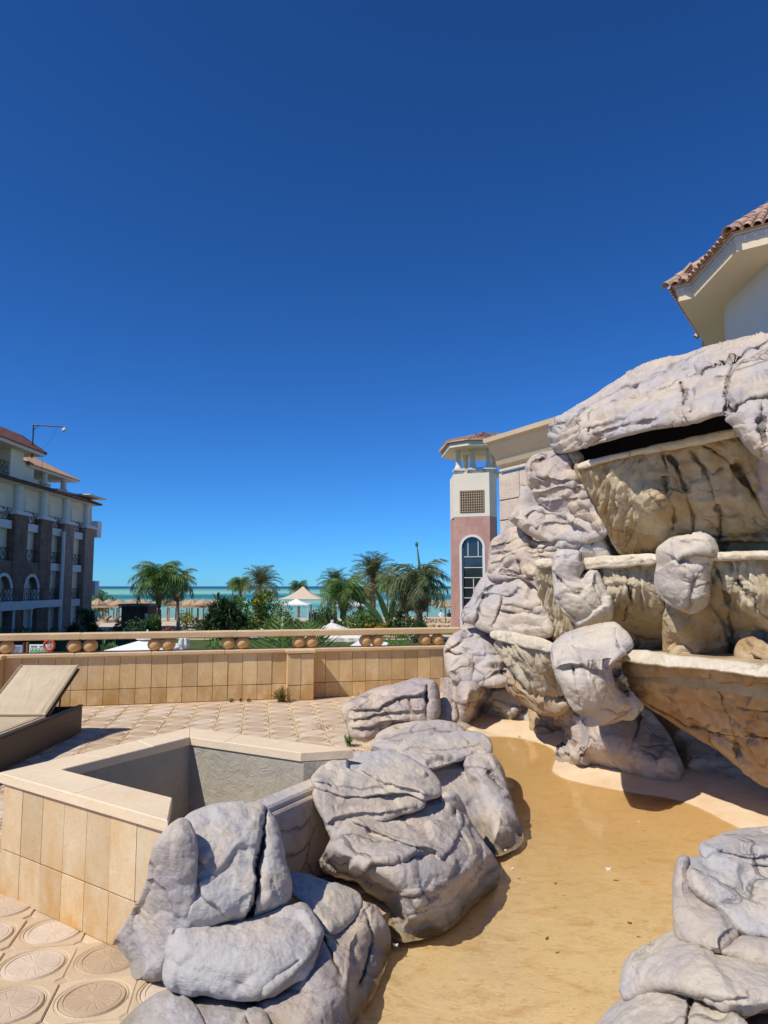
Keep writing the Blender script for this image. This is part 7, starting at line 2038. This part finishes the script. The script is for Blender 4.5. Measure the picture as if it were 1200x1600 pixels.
for i in range(n):
    j = (i+1)%n; a, b = Vector(vs[n+i]), Vector(vs[n+j]); A_p, B_p = Vector(vs[ap(i)]), Vector(vs[ap(j)]); L = (b-a).length; kN = max(2, int(L/0.3))
    for k in range(kN):
        f_ = (k+0.5)/kN; s_ = a.lerp(b, f_); tt_ = A_p.lerp(B_p, f_)
        if ap(i) == ap(j):
            end = tt_
        else: end = tt_
        t2.tube([s_+Vector((0,0,0.03)), s_.lerp(end, 0.96)+Vector((0,0,0.03))], [0.10,0.05 if ap(i)==ap(j) else 0.09], 5)
    t2.tube([a, A_p], 0.14, 6)
part('roof_tiles', t2, M_rt, TW, kind='stuff')
t3 = MB()
for k in range(40):
    i = rr.choice([1,1,1,2]); j = (i+1)%n; a, b = Vector(vs[n+i]), Vector(vs[n+j]); s_ = a.lerp(b, rr.random()).lerp(Vector(vs[ap(i)]), rr.uniform(0.2,1.0))
    t3.ball((s_.x,s_.y,s_.z+0.15), rr.uniform(0.06,0.13), 6)
part('roof_finials', t3, M_rtd, TW, kind='stuff')

# ------------------------------------------------------------------ stone faced wall with a moulded cornice behind the falls
CW_ = thing('cornice_wall', 'block faced stone wall with a cream moulded cornice between tower and waterfall', 'wall', (3.0, 13, 0))
ca, cb = at_y(760, 689, 14.0), at_y(860, 658, 12.3)
d_ = Vector((cb.x-ca.x, cb.y-ca.y)); Lw = d_.length; d_ /= Lw; nw = Vector((d_.y,-d_.x))
def wp_(s_, o): q = Vector((ca.x,ca.y))+d_*s_+nw*o; return (q.x,q.y)
ztop = ca.z
L2 = Lw+3.2
prof = [(0.0,-0.62),(0.06,-0.62),(0.06,-0.55),(0.12,-0.50),(0.16,-0.42),(0.16,-0.38),(0.26,-0.26),(0.34,-0.14),(0.34,-0.10),(0.44,-0.08),(0.46,0.0),(0.0,0.02)]
m = MB(); vs = []
for s_ in (-0.0, L2):
    for o, z_ in prof: x, y = wp_(s_ + (0.1 if s_ <= 0 else 0), o-0.30); vs.append((x,y,ztop+z_))
n = len(prof)
m.add(vs, [(i,(i+1)%n,n+(i+1)%n,n+i) for i in range(n)]+[tuple(range(n-1,-1,-1)), tuple(range(n,2*n))])
part('cornice', m, m_plain('cream_moulding', (0.66,0.53,0.34), 0.85, var=0.06, bump=0.1), CW_)
m = MB(); m.slab([wp_(0.0,-0.32),wp_(L2,-0.32),wp_(L2,-0.9),wp_(0.0,-0.9)], -0.3, ztop-0.63); part('wall', m, M_joint, CW_)
M_block = m_rock('pink_cream_stone_block', (0.56,0.46,0.37), (0.62,0.52,0.40), (0.50,0.38,0.32))
rr = random.Random(9)
zz_ = [0.0,0.5,1.0,1.5,1.95,2.42,2.95,3.35,ztop-0.64]
for r_ in range(len(zz_)-1):
    s_ = 0.0; 
    if zz_[r_+1] <= zz_[r_]: continue
    while s_ < L2-0.1:
        w_ = rr.uniform(0.45,0.95); e_ = min(L2, s_+w_); o = rr.uniform(-0.012,0.022)
        m = MB(); m.slab([wp_(s_+0.008,-0.29+o),wp_(e_-0.008,-0.29+o*0.5),wp_(e_-0.008,-0.33),wp_(s_+0.008,-0.33)], zz_[r_]+0.008, zz_[r_+1]-0.008, 0.012)
        ob_ = part('stone_block', m, M_block, CW_); s_ = e_

# ------------------------------------------------------------------ building with a tiled octagonal eave, upper right
ZE = EYE+7.0
def oz(u, v, z): return at_z(u, v, z)
PR = thing('tiled_eave_building', 'cream building with a deep tiled eave rising above the waterfall at the upper right', 'building', (10, 17, 0))
e_pts = [oz(1104,542,ZE), oz(1059,471,ZE), oz(1083,466,ZE), oz(1151,393,ZE), oz(1205,367,ZE)]
P_ = [Vector((q.x,q.y)) for q in e_pts]
far_ = [(19,13.0),(19,24),(11.2,24)]
fas = [tuple(P_[0]), tuple(P_[1]), tuple(P_[2]), tuple(P_[3]), (P_[3].x+3.6, P_[3].y-2.6)] + far_
fas = [tuple(p_) for p_ in fas]
ar = sum(fas[i][0]*fas[(i+1)%len(fas)][1]-fas[(i+1)%len(fas)][0]*fas[i][1] for i in range(len(fas)))
if ar < 0: fas = fas[::-1]
M_soff = m_plain('cream_soffit', (0.66,0.56,0.40), 0.9, var=0.04, scale=0.8)
M_fasc = m_plain('grey_cream_fascia', (0.50,0.49,0.45), 0.85, var=0.08, scale=1.5)
m = MB(); m.slab(fas, ZE, ZE+0.16); part('soffit', m, M_soff, PR)
m = MB(); m.slab(inset(fas, -0.03), ZE+0.161, ZE+0.34, 0.02); part('fascia', m, M_fasc, PR)
m = MB(); m.slab(inset(fas, -0.06), ZE+0.341, ZE+0.39, 0.01); part('fascia', m, M_fasc, PR)
wl_ = inset(fas, 0.95)
m = MB(); m.slab(wl_, 0.0, ZE-0.001); part('wall', m, m_plain('pale_grey_plaster', (0.60,0.58,0.53), 0.9, var=0.05, scale=1.2, bump=0.1, dirt=(0.5,0.48,0.43), dscale=0.6), PR)
# corner pilaster
rb = inset(fas, -0.12); n = len(rb); zr = ZE+0.39
cx_, cy_ = 13.5, 18.5
m = MB(); vs = [(x,y,zr+0.001) for x,y in rb]+[(x+(cx_-x)*0.55, y+(cy_-y)*0.55, zr+2.6) for x,y in rb]
m.add(vs, [(i,(i+1)%n,n+(i+1)%n,n+i) for i in range(n)]+[tuple(range(n,2*n)), tuple(range(n-1,-1,-1))]); RB = part('roof', m, M_rt, PR)
M_rt3 = m_rtile('weathered_terracotta_tile', (0.40,0.24,0.175), (0.52,0.37,0.27))
rr = random.Random(17)
def half_tile(r_=0.095, L=0.42, n=6):
    m = MB(); vs = []
    for y, rs in ((0, r_*1.05), (L, r_*0.82)):
        for k in range(n+1):
            a = math.pi*k/n; vs.append((rs*math.cos(a), y, rs*math.sin(a)))
        for k in range(n+1):
            a = math.pi*k/n; vs.append(((rs-0.014)*math.cos(a), y, (rs-0.014)*math.sin(a)))
    q = n+1; f = []
    for k in range(n): f += [(k, k+1, 2*q+k+1, 2*q+k), (q+k+1, q+k, 3*q+k, 3*q+k+1), (k+1, k, q+k, q+k+1)]
    m.add(vs, f); me = m.mesh('roof_tile'); me.materials.append(M_rt3); return me
HT = half_tile(); HTR = half_tile(0.13, 0.5); HTR.name = 'ridge_tile'
cnt = 0
for i in range(n):
    a, b = Vector(vs[i]), Vector(vs[(i+1)%n]); a2, b2 = Vector(vs[n+i]), Vector(vs[n+(i+1)%n])
    if min(a.x, b.x) > 12.5 or max(a.y,b.y) > 22.5: continue
    L = (b-a).length; u_ = (b-a)/L; mid = (a2+b2)/2-(a+b)/2; hv = mid-u_*mid.dot(u_); H_ = hv.length; hv = hv/H_
    nrm_ = u_.cross(hv)
    if nrm_.z < 0: nrm_ = -nrm_
    rows = 7
    for r_ in range(rows):
        k = 0.1
        while k < L-0.05:
            q_ = a+u_*k+hv*(r_*0.36-0.07)
            f_ = r_*0.36/H_
            lo_ = (a2-a).dot(u_)*f_; hi_ = L+(b2-b).dot(u_)*f_
            if lo_-0.05 < k < hi_+0.05 and cnt < 290:
                M_ = Matrix((tuple(u_), tuple(hv), tuple(nrm_))).transposed()
                o = inst('roof_tile', HT, RB, q_-wloc(PR)+nrm_*(0.012+rr.uniform(-.006,.006)), M_.to_euler()); cnt += 1
            k += 0.20
    # hip tiles up the arris at a
    dv = (a2-a).normalized(); s0 = dv.cross(Vector((0,0,1))).normalized(); up_ = s0.cross(dv)
    for k in range(6):
        M_ = Matrix((tuple(s0), tuple(dv), tuple(up_))).transposed()
        inst('ridge_tile', HTR, RB, a-wloc(PR)+dv*(k*0.42-0.15)+up_*0.03, M_.to_euler())
